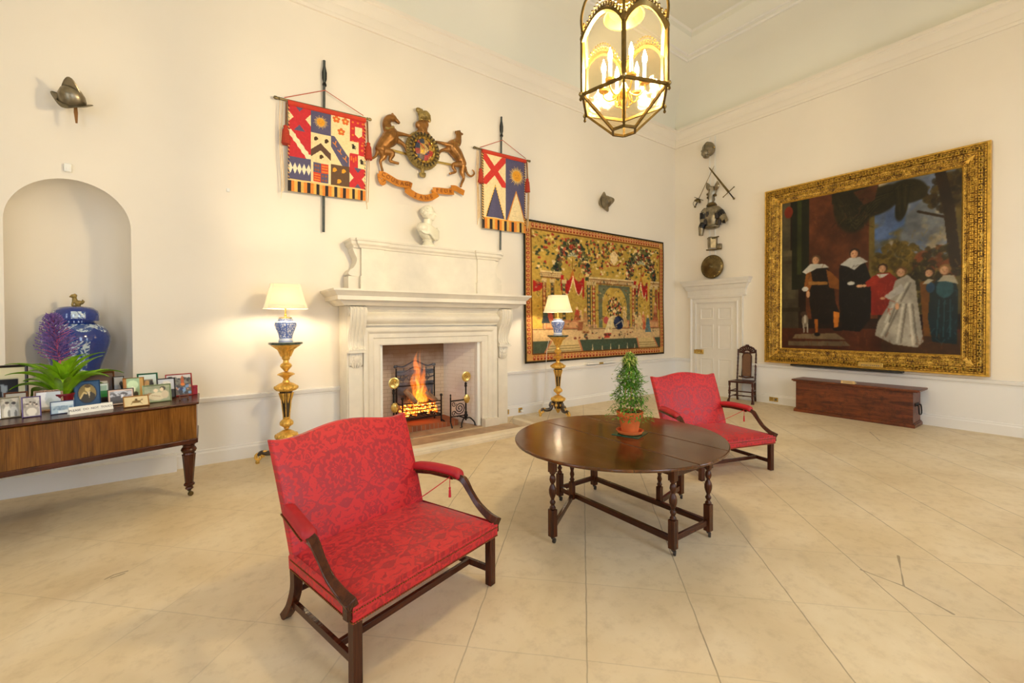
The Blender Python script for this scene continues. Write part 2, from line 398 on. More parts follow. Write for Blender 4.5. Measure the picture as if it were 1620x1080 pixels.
    def build(s, name, mat, parent=None, angle=35, world=False, bevel=0, smooth=True, remesh=0, smoothit=0, segs=2):
        me = bpy.data.meshes.new(name)
        vs = s.v
        if world and parent is not None:
            root = parent
            while root.parent: root = root.parent
            inv = (Matrix.Translation(root.location) @ Matrix.Rotation(root.rotation_euler.z, 4, 'Z')).inverted()
            vs = [tuple(inv @ Vector(p)) for p in vs]
        me.from_pydata(vs, [], s.f); me.validate()
        mats = mat if isinstance(mat, (list, tuple)) else [mat]
        for k in mats: me.materials.append(k)
        if len(mats) > 1 and len(me.polygons) == len(s.mi): me.polygons.foreach_set('material_index', s.mi)
        import bmesh
        bm = bmesh.new(); bm.from_mesh(me); bmesh.ops.recalc_face_normals(bm, faces=bm.faces); bm.to_mesh(me); bm.free()
        if s.uv:
            ul = me.uv_layers.new(name='UVMap')
            for l in me.loops: ul.data[l.index].uv = s.uv.get(l.vertex_index, (0, 0))
        if smooth:
            me.polygons.foreach_set('use_smooth', [True]*len(me.polygons))
            if not remesh: me.set_sharp_from_angle(angle=R(angle))
        o = bpy.data.objects.new(name, me); C.objects.link(o)
        if parent is not None: o.parent = parent
        if remesh:
            md = o.modifiers.new('remesh', 'REMESH'); md.mode = 'VOXEL'; md.voxel_size = remesh; md.use_smooth_shade = True
            if smoothit:
                sm = o.modifiers.new('smooth', 'SMOOTH'); sm.iterations = smoothit; sm.factor = .5
        if bevel:
            b = o.modifiers.new('bevel', 'BEVEL'); b.width = bevel; b.segments = segs; b.limit_method = 'ANGLE'; b.angle_limit = R(40)
        return o
def tag(o, label=None, cat=None, group=None, kind=None):
    if label: o['label'] = label
    if cat: o['category'] = cat
    if group: o['group'] = group
    if kind: o['kind'] = kind
    return o
def thing(name, label, cat, loc=(0, 0, 0), rotz=0, group=None):
    o = bpy.data.objects.new(name, None); C.objects.link(o); o.empty_display_size = .1
    o.location = loc; o.rotation_euler = (0, 0, rotz); return tag(o, label, cat, group)
def struct(name, mb, mat, **k):
    o = mb.build(name, mat, **k); o['kind'] = 'structure'; return o
def arc(cx, cy, r, a0, a1, n, ry=None):
    ry = r if ry is None else ry
    return [(cx+r*cos(R(a0+(a1-a0)*i/n)), cy+ry*sin(R(a0+(a1-a0)*i/n))) for i in range(n+1)]
def smoothpts(pts, n=4):
    """Catmull-Rom through points"""
    P = [Vector(p) for p in pts]; P = [2*P[0]-P[1]]+P+[2*P[-1]-P[-2]]; out = []
    for i in range(1, len(P)-2):
        for k in range(n):
            t = k/n; a, b, c, d = P[i-1], P[i], P[i+1], P[i+2]
            out.append(.5*((2*b)+(c-a)*t+(2*a-5*b+4*c-d)*t*t+(3*b-a-3*c+d)*t**3))
    out.append(P[-2]); return out
# ================================================================ the room
mb = MB(); mb.box(X0-.3, X1+.3, Y0-.3, Y1+1.0, -.12, 0); struct('floor', mb, M['floor'])
# walls
NX0, NX1, NZ0, NZS = -1.57, -.583, .95, 2.822; NR = (NX1-NX0)/2; NCX = (NX0+NX1)/2
FX0, FX1, FZ = 2.17, 3.90, 1.425
YB = Y1+.14
mb = MB()
mb.box(X0-.3, NX0, Y1, YB, 0, 8.3)
mb.box(NX0, NX1, Y1, YB, 0, NZ0)
archp = [(NX0, 8.3), (NX0, NZS)]+arc(NCX, NZS, NR, 180, 0, 32)[1:-1]+[(NX1, NZS), (NX1, 8.3)]
mb.prism(archp, Y1, YB, 'xz')
mb.box(NX1, FX0, Y1, YB, 0, 8.3); mb.box(FX0, FX1, Y1, YB, FZ, 8.3); mb.box(FX1, X1+.3, Y1, YB, 0, 8.3)
# niche shell: half-round plan with a shell head
rings = []
dep = .62
for i in range(0, 21):
    a = pi*i/20
    col = []
    x = NCX-NR*cos(a)*1.0; y = Y1+.02+dep*sin(a)*.95
    for z in (NZ0, 1.6, 2.2, NZS): col.append((x, y, z))
    for k in range(1, 13):
        e = (pi/2)*k/12
        col.append((NCX-NR*cos(a)*cos(e), Y1+.02+dep*.95*sin(a)*cos(e), NZS+NR*sin(e)))
    rings.append(col)
mb.loft(rings, closed=False, cap=False)
mb.box(NX0-.05, NX1+.05, Y1+.1, Y1+.72, NZ0-.05, NZ0)
struct('wall_back', mb, M['wall'], angle=30)
mb = MB(); mb.box(X1, X1+.2, Y0-.3, Y1+.14, 0, 8.3); struct('wall_right', mb, M['wall'])
def wall_windows(name, a0, a1, cs, mapf):
    mb = MB(); xs = [a0]
    def bx(u0, u1, z0, z1):
        p = mapf(u0, u1); mb.box(*p, z0, z1)
    cur = a0
    for c in cs:
        bx(cur, c-WW/2, 0, 8.3); bx(c-WW/2, c+WW/2, 0, WZ0); bx(c-WW/2, c+WW/2, WZ1, 8.3); cur = c+WW/2
    bx(cur, a1, 0, 8.3); return struct(name, mb, M['wall'])
wall_windows('wall_front', X0-.3, X1+.3, [x for x, _ in WIN_F], lambda a, b: (a, b, Y0-.3, Y0))
wall_windows('wall_left', Y0-.3, Y1+.14, [2.2], lambda a, b: (X0-.3, X0, a, b))
def window(name, M_):
    mb = MB(); w = WW/2
    fr = mb
    for x in (-w, w-.07): fr.box(x, x+.07, -.09, -.02, WZ0, WZ1, M_)
    for z in (WZ0, (WZ0+WZ1)/2-.035, WZ1-.07): fr.box(-w, w, -.09, -.02, z, z+.07, M_)
    for i in range(1, 4): fr.box(-w+i*WW/4-.014, -w+i*WW/4+.014, -.075, -.035, WZ0, WZ1, M_)
    for i in range(1, 6): fr.box(-w, w, -.075, -.035, WZ0+i*(WZ1-WZ0)/6-.014, WZ0+i*(WZ1-WZ0)/6+.014, M_)
    o = struct(name, fr, M['trimw'])
    g = MB(); g.box(-w, w, -.058, -.052, WZ0, WZ1, M_); g.build('pane', M['glass'], o)
for i, (x, _) in enumerate(WIN_F): window('window_%d' % (i+1), T(x, Y0-.05, 0))
window('window_4', T(X0-.05, 2.2, 0) @ RZ(R(-90)))  # unseen left-wall window, added for the extra light
# coved ceiling
rect = [(X0, Y0), (X0, Y1), (X1, Y1), (X1, Y0)]
cove = [(-.12, 6.5), (0, 6.55), (0, 6.6), (.02, 6.8), (.09, 7.02), (.2, 7.18), (.36, 7.32), (.6, 7.47), (.95, 7.64), (1.2, 7.9), (1.2, 8.3), (-.12, 8.3)]
mb = MB(); mb.sweep(rect, cove, True, 1); mb.box(X0-.3, X1+.3, Y0-.3, Y1+.3, 8.03, 8.3); struct('ceiling', mb, M['ceil'], angle=40)
crown = [(.90, 7.60), (.93, 7.60), (.95, 7.655), (1.0, 7.67), (1.02, 7.74), (1.08, 7.80), (1.10, 7.87), (1.16, 7.90), (1.18, 7.99), (1.24, 8.03), (1.24, 8.1), (.9, 7.8)]
mb = MB(); mb.sweep(rect, crown, True, 1); struct('trim_1', mb, M['trimw'], angle=25)
corn = [(-.02, 6.14), (.025, 6.15), (.035, 6.19), (.03, 6.21), (.05, 6.30), (.045, 6.33), (.07, 6.36), (.10, 6.44), (.10, 6.49), (.125, 6.505), (.13, 6.56), (.02, 6.575), (-.02, 6.57)]
mb = MB(); mb.sweep(rect, corn, True, 1); struct('trim_2', mb, M['wall'], angle=25)
# dado rail, lower wall panel line and skirting
dado = [(-.01, .735), (.012, .74), (.016, .765), (.035, .775), (.045, .80), (.05, .825), (.03, .832), (-.01, .835)]
skirt = [(-.01, 0), (.035, 0), (.035, .145), (.022, .165), (.022, .18), (.01, .19), (-.01, .19)]
low = [(-.01, .18), (.006, .18), (.006, .74), (-.01, .74)]
runs = {'back': [[(X0, Y1), (1.70, Y1)], [(4.43, Y1), (X1, Y1)]], 'right': [[(X1, Y1), (X1, 6.19)], [(X1, 4.93), (X1, Y0)]],
        'front': [[(X1, Y0), (X0, Y0)]], 'left': [[(X0, Y0), (X0, Y1)]]}
n = 3
for sd, rs in runs.items():
    mb = MB(); md = MB(); ml = MB()
    for r in rs:
        mb.sweep(r, skirt, False, 1)
        if sd == 'back' and r[0][0] < 0:
            md.sweep([(X0, Y1), (NX0, Y1)], dado, False, 1); md.sweep([(NX1, Y1), r[1]], dado, False, 1)
        elif sd in ('front', 'left'): pass
        else: md.sweep(r, dado, False, 1)
        if sd not in ('front', 'left'): ml.sweep(r, low, False, 1)
    if sd == 'back': mb.box(X0, -.19, Y1-.14, Y1, 0, .2)
    struct('baseboard_'+sd, mb, M['dado'], angle=25)
    if md.v: struct('trim_%d' % n, md, M['dado'], angle=25); n += 1
    if ml.v: struct('trim_%d' % n, ml, M['dado'], angle=25); n += 1
# ---- panelled door in the right wall
DY0, DY1, DZ = 5.06, 6.06, 2.2
mb = MB()
ar = [(-.0, .0), (.045, 0), (.045, .02), (.03, .03), (.03, .09), (.04, .10), (.055, .12), (.055, .14), (0, .14)]
P = T(X1, 0, 0) @ Matrix(((0, 0, -1, 0), (1, 0, 0, 0), (0, 1, 0, 0), (0, 0, 0, 1)))     # local (y, z, out) -> world
mb.sweep([(DY0, 0), (DY0, DZ), (DY1, DZ), (DY1, 0)], [(b, a) for a, b in ar], False, -1, P)
ent = [(0, 2.34), (.05, 2.34), (.05, 2.36), (.04, 2.38), (.05, 2.50), (.07, 2.52), (.09, 2.56), (.10, 2.60), (.14, 2.615), (.145, 2.66), (.17, 2.70), (.18, 2.74), (.0, 2.76)]
mb.sweep([(X1+.01, 6.22), (X1-.005, 6.22), (X1-.005, 4.90), (X1+.01, 4.90)], ent, False, 1)
struct('trim_9', mb, M['doorp'], angle=25)
mb = MB()
dx = X1-.012
def dpanels(mb):
    mb.box(dx, X1+.01, DY0, DY1, 0, DZ)
    W_ = DY1-DY0; st = .115
    for z0, z1 in ((.22, .88), (1.10, 1.68), (1.80, 2.08)):
        for k in range(2):
            a = DY0+st+k*(W_-st)/2; b = a+(W_-3*st)/2
            q = [(a, z0), (b, z0), (b, z1), (a, z1)]
            mb.sweep(q, [(0, 0), (.0, .014), (.02, .012), (.03, .0)], True, -1, T(dx, 0, 0) @ Matrix(((0, 0, -1, 0), (1, 0, 0, 0), (0, 1, 0, 0), (0, 0, 0, 1))))
            mb.box(dx-.006, dx, a+.06, b-.06, z0+.06, z1-.06)
dpanels(mb)
door = struct('door_1', mb, M['doorp'], angle=25)
mb = MB(); mb.box(dx-.03, dx, 5.86, 6.10, .965, 1.075); mb.box(dx-.036, dx-.03, 5.87, 6.09, .975, 1.065)
tag(mb.build('lock', M['brass'], door, bevel=.004), 'brass rim lock')
mb = MB(); mb.lathe([(0, 0), (.012, 0), (.012, .03), (.024, .04), (.028, .055), (.02, .07), (0, .072)], 16, T(dx-.036, 5.92, 1.02) @ RY(R(-90)))
mb.build('door_knob', M['brass'], door)
# ================================================================ fireplace
CX = (FX0+FX1)/2; YF = 6.25
stn = M['stone']
fp = thing('fireplace', 'large carved pale stone chimneypiece with scrolled overmantel against the long wall', 'fireplace', (CX, Y1, 0))
def B(name, mb, mat=stn, parent=fp, **k): return mb.build(name, mat, parent, world=True, **k)
YW = Y1-.002
mb = MB()      # body
L, Rr = 1.70, 4.42
mb.box(L, 1.93, YF+.0, YW, 0, 2.0); mb.box(4.19, Rr, YF, YW, 0, 2.0); mb.box(1.93, 4.19, YF+.02, YW, FZ+.0, 2.0)
mb.box(1.93, FX0, YF+.02, YW, 0, FZ); mb.box(FX1, 4.19, YF+.02, YW, 0, FZ)
B('surround', mb, bevel=.004)
mb = MB()      # stepped architrave around the opening
Pf = T(0, YF+.02, 0) @ Matrix(((1, 0, 0, 0), (0, 0, -1, 0), (0, 1, 0, 0), (0, 0, 0, 1)))   # (x, z, out)
arf = [(0, 0), (0, .02), (.02, .03), (.10, .03), (.11, .05), (.17, .055), (.20, .085), (.235, .095), (.26, .095), (.26, 0)]
mb.sweep([(FX0, .13), (FX0, FZ), (FX1, FZ), (FX1, .13)], arf, False, -1, Pf)
mb.box(FX0-.28, FX0+.0, YF-.10, YF+.05, 0, .14); mb.box(FX1-.0, FX1+.28, YF-.10, YF+.05, 0, .14)
B('architrave', mb, angle=22, bevel=.003)
mb = MB()      # swelling frieze
fz = [(0, 1.715), (.06, 1.715)]+[(.06+.07*sin(pi*i/10), 1.73+.17*i/10) for i in range(11)]+[(.06, 1.905), (.09, 1.93), (.12, 1.985), (.12, 2.0), (0, 2.0)]
mb.sweep([(1.93, YF+.02), (4.19, YF+.02)], fz, False, 1); B('frieze', mb, angle=25)
for c in (1.815, 4.305):                                    # scrolled consoles
    mb = MB(); hw = .112
    side = smoothpts([(YF, 1.99, 0), (YF-.17, 1.97, 0), (YF-.185, 1.86, 0), (YF-.15, 1.74, 0), (YF-.09, 1.62, 0), (YF-.055, 1.50, 0), (YF-.07, 1.42, 0), (YF-.10, 1.395, 0), (YF-.10, 1.36, 0), (YF-.04, 1.345, 0), (YF, 1.34, 0)], 4)
    side = [(p.x, p.y) for p in side]
    mb.prism(side, c-hw, c+hw, 'yz')
    for k in (-.075, -.025, .025, .075):                    # fluting ridges
        mb.tube([(c+k, y-.004, z) for y, z in side[4:-10]], .012, 6)
    mb.box(c-hw-.012, c+hw+.012, YF-.115, YF, 1.335, 1.365)
    for s_ in (-1, 1):                                       # volutes on the cheeks
        mb.lathe([(0, 0), (.06, 0), (.06, .012), (.03, .02), (0, .02)], 16, T(c+s_*hw, YF-.105, 1.90) @ RY(R(90*s_)))
    B('console', mb, angle=30)
    mb = MB()
    mb.box(c-.085, c+.085, YF-.05, YF, 1.16, 1.335); mb.ell((c, YF-.055, 1.25), (.05, .03, .05), 12)
    for a in range(8): mb.ell((c+.05*cos(a*pi/4), YF-.05, 1.25+.05*sin(a*pi/4)), (.022, .016, .022), 8)
    for k in range(4): mb.tube([(c-.06+.04*k, YF-.05, 1.2), (c-.05+.034*k, YF-.045, 1.15), (c-.03+.02*k, YF-.03, 1.12)], [.018, .014, .008], 6)
    B('rosette_drop', mb, angle=40)
    mb = MB(); mb.box(c-.1, c+.1, YF-.03, YF, 0, 1.14); B('pilaster', mb, bevel=.004)
mb = MB()      # mantel shelf
shf = [(0, 1.99), (.06, 1.99), (.10, 2.03), (.13, 2.055), (.17, 2.06), (.17, 2.115), (.19, 2.13), (.215, 2.165), (.235, 2.18), (.235, 2.205), (0, 2.212)]
y_ = YF-.13
path = [(1.68, YW), (1.68, y_), (4.44, y_), (4.44, YW)]
mb.sweep(path, shf, False, 1); mb.box(1.66, 4.46, YF-.12, YW, 1.995, 2.208); B('mantel_shelf', mb, angle=22)
mb = MB()      # overmantel
yo = 6.34
mb.box(2.24, 3.90, yo+.04, YW, 2.21, 2.90); mb.box(1.94, 2.27, yo, YW, 2.21, 2.84); mb.box(3.88, 4.24, yo, YW, 2.21, 2.84)
mb.box(1.92, 2.29, yo-.02, YW, 2.21, 2.42); mb.box(3.86, 4.26, yo-.02, YW, 2.21, 2.42); mb.box(2.24, 3.90, yo+.02, YW, 2.21, 2.41)
ovc = [(0, 2.82), (.02, 2.825), (.03, 2.85), (.06, 2.875), (.065, 2.91), (.08, 2.925), (.08, 2.95), (0, 2.955)]
mb.sweep([(1.86, YW), (1.86, yo+.05), (1.93, yo+.05), (1.93, yo), (2.27, yo), (2.27, yo+.04), (3.88, yo+.04), (3.88, yo), (4.25, yo), (4.25, yo+.05), (4.32, yo+.05), (4.32, YW)], ovc, False, 1)
mb.box(1.90, 4.28, yo+.03, YW, 2.84, 2.952)
for s_, x0 in ((-1, 1.94), (1, 4.24)):
    sp_ = smoothpts([(x0, 2.83, 0), (x0+s_*.10, 2.83, 0), (x0+s_*.075, 2.74, 0), (x0+s_*.045, 2.66, 0), (x0+s_*.08, 2.56, 0), (x0+s_*.15, 2.50, 0), (x0+s_*.165, 2.45, 0), (x0+s_*.12, 2.425, 0), (x0, 2.42, 0)], 4)
    mb.prism([(p.x, p.y) for p in sp_], yo+.06, YW, 'xz'); mb.box(min(x0, x0+s_*.17), max(x0, x0+s_*.17), yo+.06, YW, 2.21, 2.42)
B('overmantel', mb, angle=25)
# firebox
mb = MB()
yb = 7.10
mb.box(2.43, 3.62, yb, yb+.1, 0, 1.6); B('firebox_back', mb, M['soot'])
mb = MB()
mb.prism([(FX0-.0, YF+.12), (FX0+.03, YF+.12), (2.45, yb+.05), (2.3, yb+.05), (FX0-.0, 6.8)], 0, 1.6, 'xy'); mb.prism([(FX1, YF+.12), (FX1-.03, YF+.12), (3.60, yb+.05), (3.75, yb+.05), (FX1, 6.8)], 0, 1.6, 'xy')
mb.box(2.15, 3.92, 6.55, yb+.1, 1.5, 1.6); B('firebox_cheeks', mb, M['firebrick'])
for xs_ in (FX0, FX1-.055): mb = MB(); mb.box(xs_, xs_+.055, YF+.06, YF+.14, 0, FZ); B('marble_slip', mb, M['white'], bevel=.003)
mb = MB(); mb.box(FX0, FX1, 6.256, 7.1, 0, .012); B('firebox_floor', mb, M['hearth'])
mb = MB(); mb.box(2.42, 3.62, 6.56, yb, 0, .10); B('brick_plinth', mb, M['brick'], bevel=.005)
tag(fp.children[-1], 'raised red brick plinth')
# hearth
hf = thing('hearth', 'low brown stone hearth slab edged by a pale moulded kerb in front of fireplace', 'hearth', (CX, 5.9, 0))
mb = MB(); mb.box(1.50, 4.40, 5.5, 6.145, 0.001, .012); B('slab', mb, M['hearth'], hf)
mb = MB(); kp = [(0, 0), (.155, 0), (.155, .03), (.145, .04), (.145, .06), (.125, .085), (0, .09)]
mb.sweep([(1.43, 6.15), (1.43, 5.55), (4.44, 5.55), (4.44, 6.12)], kp, False, 1); B('kerb', mb, M['kerb'], hf, angle=22)
# grate with fireback
gx, gy = 3.0, 6.78
gr = thing('fire_grate', 'black iron basket grate with arched openwork back burning logs in fireplace', 'grate', (gx, gy, .1))
mb = MB()
for x in (-.34, .34):
    mb.tube([(x, -.13, 0), (x, -.13, .42)], .014, 8); mb.ell((x, -.13, .44), .026, 10); mb.tube([(x, .13, 0), (x, .13, .9)], .014, 8)
    mb.tube([(x, -.13, .03), (x+.03*(1 if x > 0 else -1), -.2, .0), (x, -.22, .02)], .014, 6); mb.tube([(x, -.13, .12), (x, .13, .12)], .010, 6); mb.tube([(x, -.13, .33), (x, .13, .33)], .010, 6)
mb.tube([(-.34, .13, .60), (.34, .13, .60)], .010, 6); mb.tube([(-.34, .13, .12), (.34, .13, .12)], .010, 6); mb.tube([(-.34, -.13, .10), (.34, -.13, .10)], .008, 6)
mb.build('frame', M['iron'], gr)
for z in (.12, .18, .24, .30, .35):
    b = MB(); b.tube([(-.34, -.13, z), (0, -.15, z-.005), (.34, -.13, z)], .008, 6); b.build('front_bar', M['iron'], gr)
mb = MB()
for k in range(9): mb.tube([(-.32+.08*k, -.13, .11), (-.32+.08*k, .13, .11)], .009, 6)
mb.build('bottom_bars', M['iron'], gr)
mb = MB()
mb.box(-.32, .32, .135, .165, .05, .62)
for q in (.15, .3, .45, .62): mb.box(-.32, .32, .125, .14, q-.008, q+.008)
mb.build('fireback', M['ironl'], gr, bevel=.004)
mb = MB()
for k in range(3):
    z = .64+.10*k
    mb.tube(smoothpts([(-.34, .15, z+.10), (-.22, .15, z+.08), (-.1, .15, z+.13), (0, .15, z+.17), (.1, .15, z+.13), (.22, .15, z+.08), (.34, .15, z+.10)], 4), .012, 6)
for x in (-.22, -.1, .1, .22):
    mb.tube([(x+.04*cos(a/2), .15, .74+.05*sin(a/2)) for a in range(0, 13)], .008, 6)
    mb.tube([(x, .15, .62), (x*.9, .15, .9)], .008, 6)
mb.box(-.35, .35, .14, .16, .62, .66); mb.box(-.33, .33, .145, .155, .78, .86)
for x in (-.34, .34): mb.ell((x, .15, .93), (.04, .02, .03), 10)
mb.build('cresting', M['ironl'], gr)
# embers, logs and flames
def ember_mat():
    t = NT('glowing_embers'); n = t.noise(t.obj(), 30, 4, .6)
    e = t.ramp(n, [(.36, (.02, .004, .001)), (.46, (.8, .08, .004)), (.55, (1, .28, .02)), (.66, (1, .75, .3))])
    return t.set(S(40, 26, 20), .8, emis=e, estr=4.0)
M['ember'] = ember_mat()
mb = MB()
for k in range(170):
    x, y, z = random.uniform(-.30, .30), random.uniform(-.12, .11), random.uniform(.13, .29)
    mb.ell((x, y, z+.03*(1-abs(x)*3)), (random.uniform(.018, .035), random.uniform(.015, .03), random.uniform(.012, .024)), 6, rot=RZ(random.random()*3))
em = mb.build('glowing_embers', M['ember'], None); em.location = (gx, gy, .1)
tag(em, 'heap of glowing orange embers inside the black fire grate', 'embers', kind='stuff')
M['log'] = simple('ashy_bark', S(150, 120, 92), .9, var=.45, scale=12, bump=.6, bscale=30)
for i, (a, b, r, lb) in enumerate([((-.26, -.04, .56), (-.08, -.07, .34), .048, 'short pale split log leaning on left of grate'), ((.08, -.03, .50), (.30, -.02, .33), .05, 'grey split log lying on right of grate'), ((-.18, .05, .42), (.16, .06, .36), .055, 'charred log lying across back of embers')]):
    mb = MB(); mb.tube([a, ((a[0]+b[0])/2, (a[1]+b[1])/2+.01, (a[2]+b[2])/2+.005), b], [r*.9, r, r*.85], 7)
    o = mb.build('log', M['log'], None, angle=25, bevel=.006); o.location = (gx, gy, .1); tag(o, lb, 'log', 'logs in the grate')
def flame_mat(name, col, st):
    t = NT(name); t.n.remove(t.b); e = t.new('ShaderNodeEmission'); e.inputs[0].default_value = col; e.inputs[1].default_value = st
    t.link(e.outputs[0], t.out.inputs['Volume']); return t.m
M['fl1'] = flame_mat('flame_outer', (1, .20, .008, 1), 15); M['fl2'] = flame_mat('flame_core', (1, .42, .04, 1), 22)
fl = thing('flames', 'tall orange flames rising from logs in the fire grate', 'flames', (gx, gy-.02, .42))
def tongue(mb, x, y, h, r, ph, z0=0):
    pts = []; rad = []
    for i in range(15):
        t = i/14; pts.append((x+.045*sin(ph+t*5.5)*t+.02*sin(ph*2+t*13)*t, y+.02*sin(ph*1.7+t*4), z0+h*t)); rad.append(r*(sin(pi*min(1, t*1.25+.12))**.7 if t < .55 else (1-t)/.45*.86+.01)*(1+.15*sin(9*t+ph)))
    mb.tube(pts, rad, 9, fl=.55, up=(0, 1, 0))
mb = MB()
for x, h, r, ph in ((-.02, .92, .085, .3), (-.09, .66, .05, 1.5), (.06, .74, .06, 2.4), (.12, .48, .045, .9), (-.01, 1.0, .04, 3.3), (.17, .30, .03, 4), (-.12, .34, .03, 5), (.02, .6, .1, 1.1), (-.05, .8, .05, 5.1)):
    tongue(mb, x, random.uniform(-.02, .03), h, r, ph, -.04)
mb.build('outer_flame', M['fl1'], fl)
mb = MB()
for x, h, r, ph in ((-.02, .52, .04, .3), (.05, .36, .032, 2.4), (-.07, .3, .025, 1.5), (.12, .2, .02, .9), (0, .26, .05, 1)):
    tongue(mb, x, 0, h, r, ph, 0)
mb.build('bright_core', M['fl2'], fl)
# andirons
def andiron(x, y, name_label, mir):
    a = thing('andiron', name_label, 'andiron', (x, y, .0), 0, 'pair of andirons')
    s_ = mir
    mb = MB(); mb.tube([(0, 0, .10), (0, 0, .70)], .014, 8)
    mb.lathe([(.014, .14), (.03, .16), (.035, .19), (.02, .22), (.026, .24), (.014, .26)], 12)
    mb.lathe([(.014, .66), (.024, .68), (.018, .71), (.024, .725), (.01, .74), (.006, .78)], 12)
    mb.build('post', M['iron'], a)
    for q in (-1, 1):
        mb = MB(); mb.tube(smoothpts([(0, -.0, .13), (q*.06, -.03, .14), (q*.12, -.07, .07), (q*.13, -.09, .014), (q*.17, -.11, .012)], 4), .012, 8); mb.build('leg', M['iron'], a)
    mb = MB(); mb.tube([(0, .02, .13), (0, .25, .13), (0, .3, .11), (0, .3, .11)], .012, 8); mb.build('billet_bar', M['iron'], a)
    for z, r, t_, nm in ((.84, .075, .0, 'rosette'), (.47, .06, 0, 'boss')):
        mb = MB()
        if nm == 'rosette':
            mb.lathe([(0, -.006), (.072, -.004), (.075, .004), (.06, .006), (.058, .012), (.02, .006), (.012, .016), (0, .016)], 24, T(0, -.015, z) @ RX(R(90)) @ Matrix.Scale(1.15, 4))
            for k in range(12): mb.tube([(.02*cos(k*pi/6), -.024, z+.02*sin(k*pi/6)), (.06*cos(k*pi/6), -.024, z+.06*sin(k*pi/6))], .005, 5)
        else:
            mb.ell((0, -.03, z), (.058, .028, .075), 14)
            for k in range(-2, 3): mb.tube([(k*.010, -.045, z+.07), (k*.022, -.056, z), (k*.010, -.045, z-.07)], .006, 5)
        tag(mb.build(nm, M['brass'], a), 'brass '+nm)
    mb = MB(); px = -s_*.29                 # side panel with spirals
    if s_ > 0:
        mb.tube([(px, 0, .10), (px, 0, .52)], .013, 8); mb.ell((px, 0, .545), (.014, .014, .03), 8); mb.tube([(px, 0, .19), (0, 0, .19)], .010, 6); mb.tube([(px, 0, .45), (0, 0, .45)], .012, 6)
        def spir(cx, cz, r, turns, d, a0):
            return [(cx+r*(1-k/26*.85)*cos(a0+d*2*pi*turns*k/26), -.002, cz+r*(1-k/26*.85)*sin(a0+d*2*pi*turns*k/26)) for k in range(27)]
        mb.tube(spir(px+.17, .32, .105, 2.2, 1, 3.6), .008, 6); mb.tube(spir(px+.06, .40, .045, 1.3, -1, 0), .006, 6); mb.tube(spir(px+.06, .24, .045, 1.3, 1, 0), .006, 6)
        mb.tube([(px, 0, .10), (px, -.05, .03), (px, -.05, .0)], .012, 6)
        mb.build('scroll_panel', M['iron'], a)
andiron(3.70, 6.45, 'black iron andiron with spiral panel and brass discs, right side of hearth', 1)
andiron(2.43, 6.42, 'black iron andiron with brass discs, left side of hearth behind settee', -1)
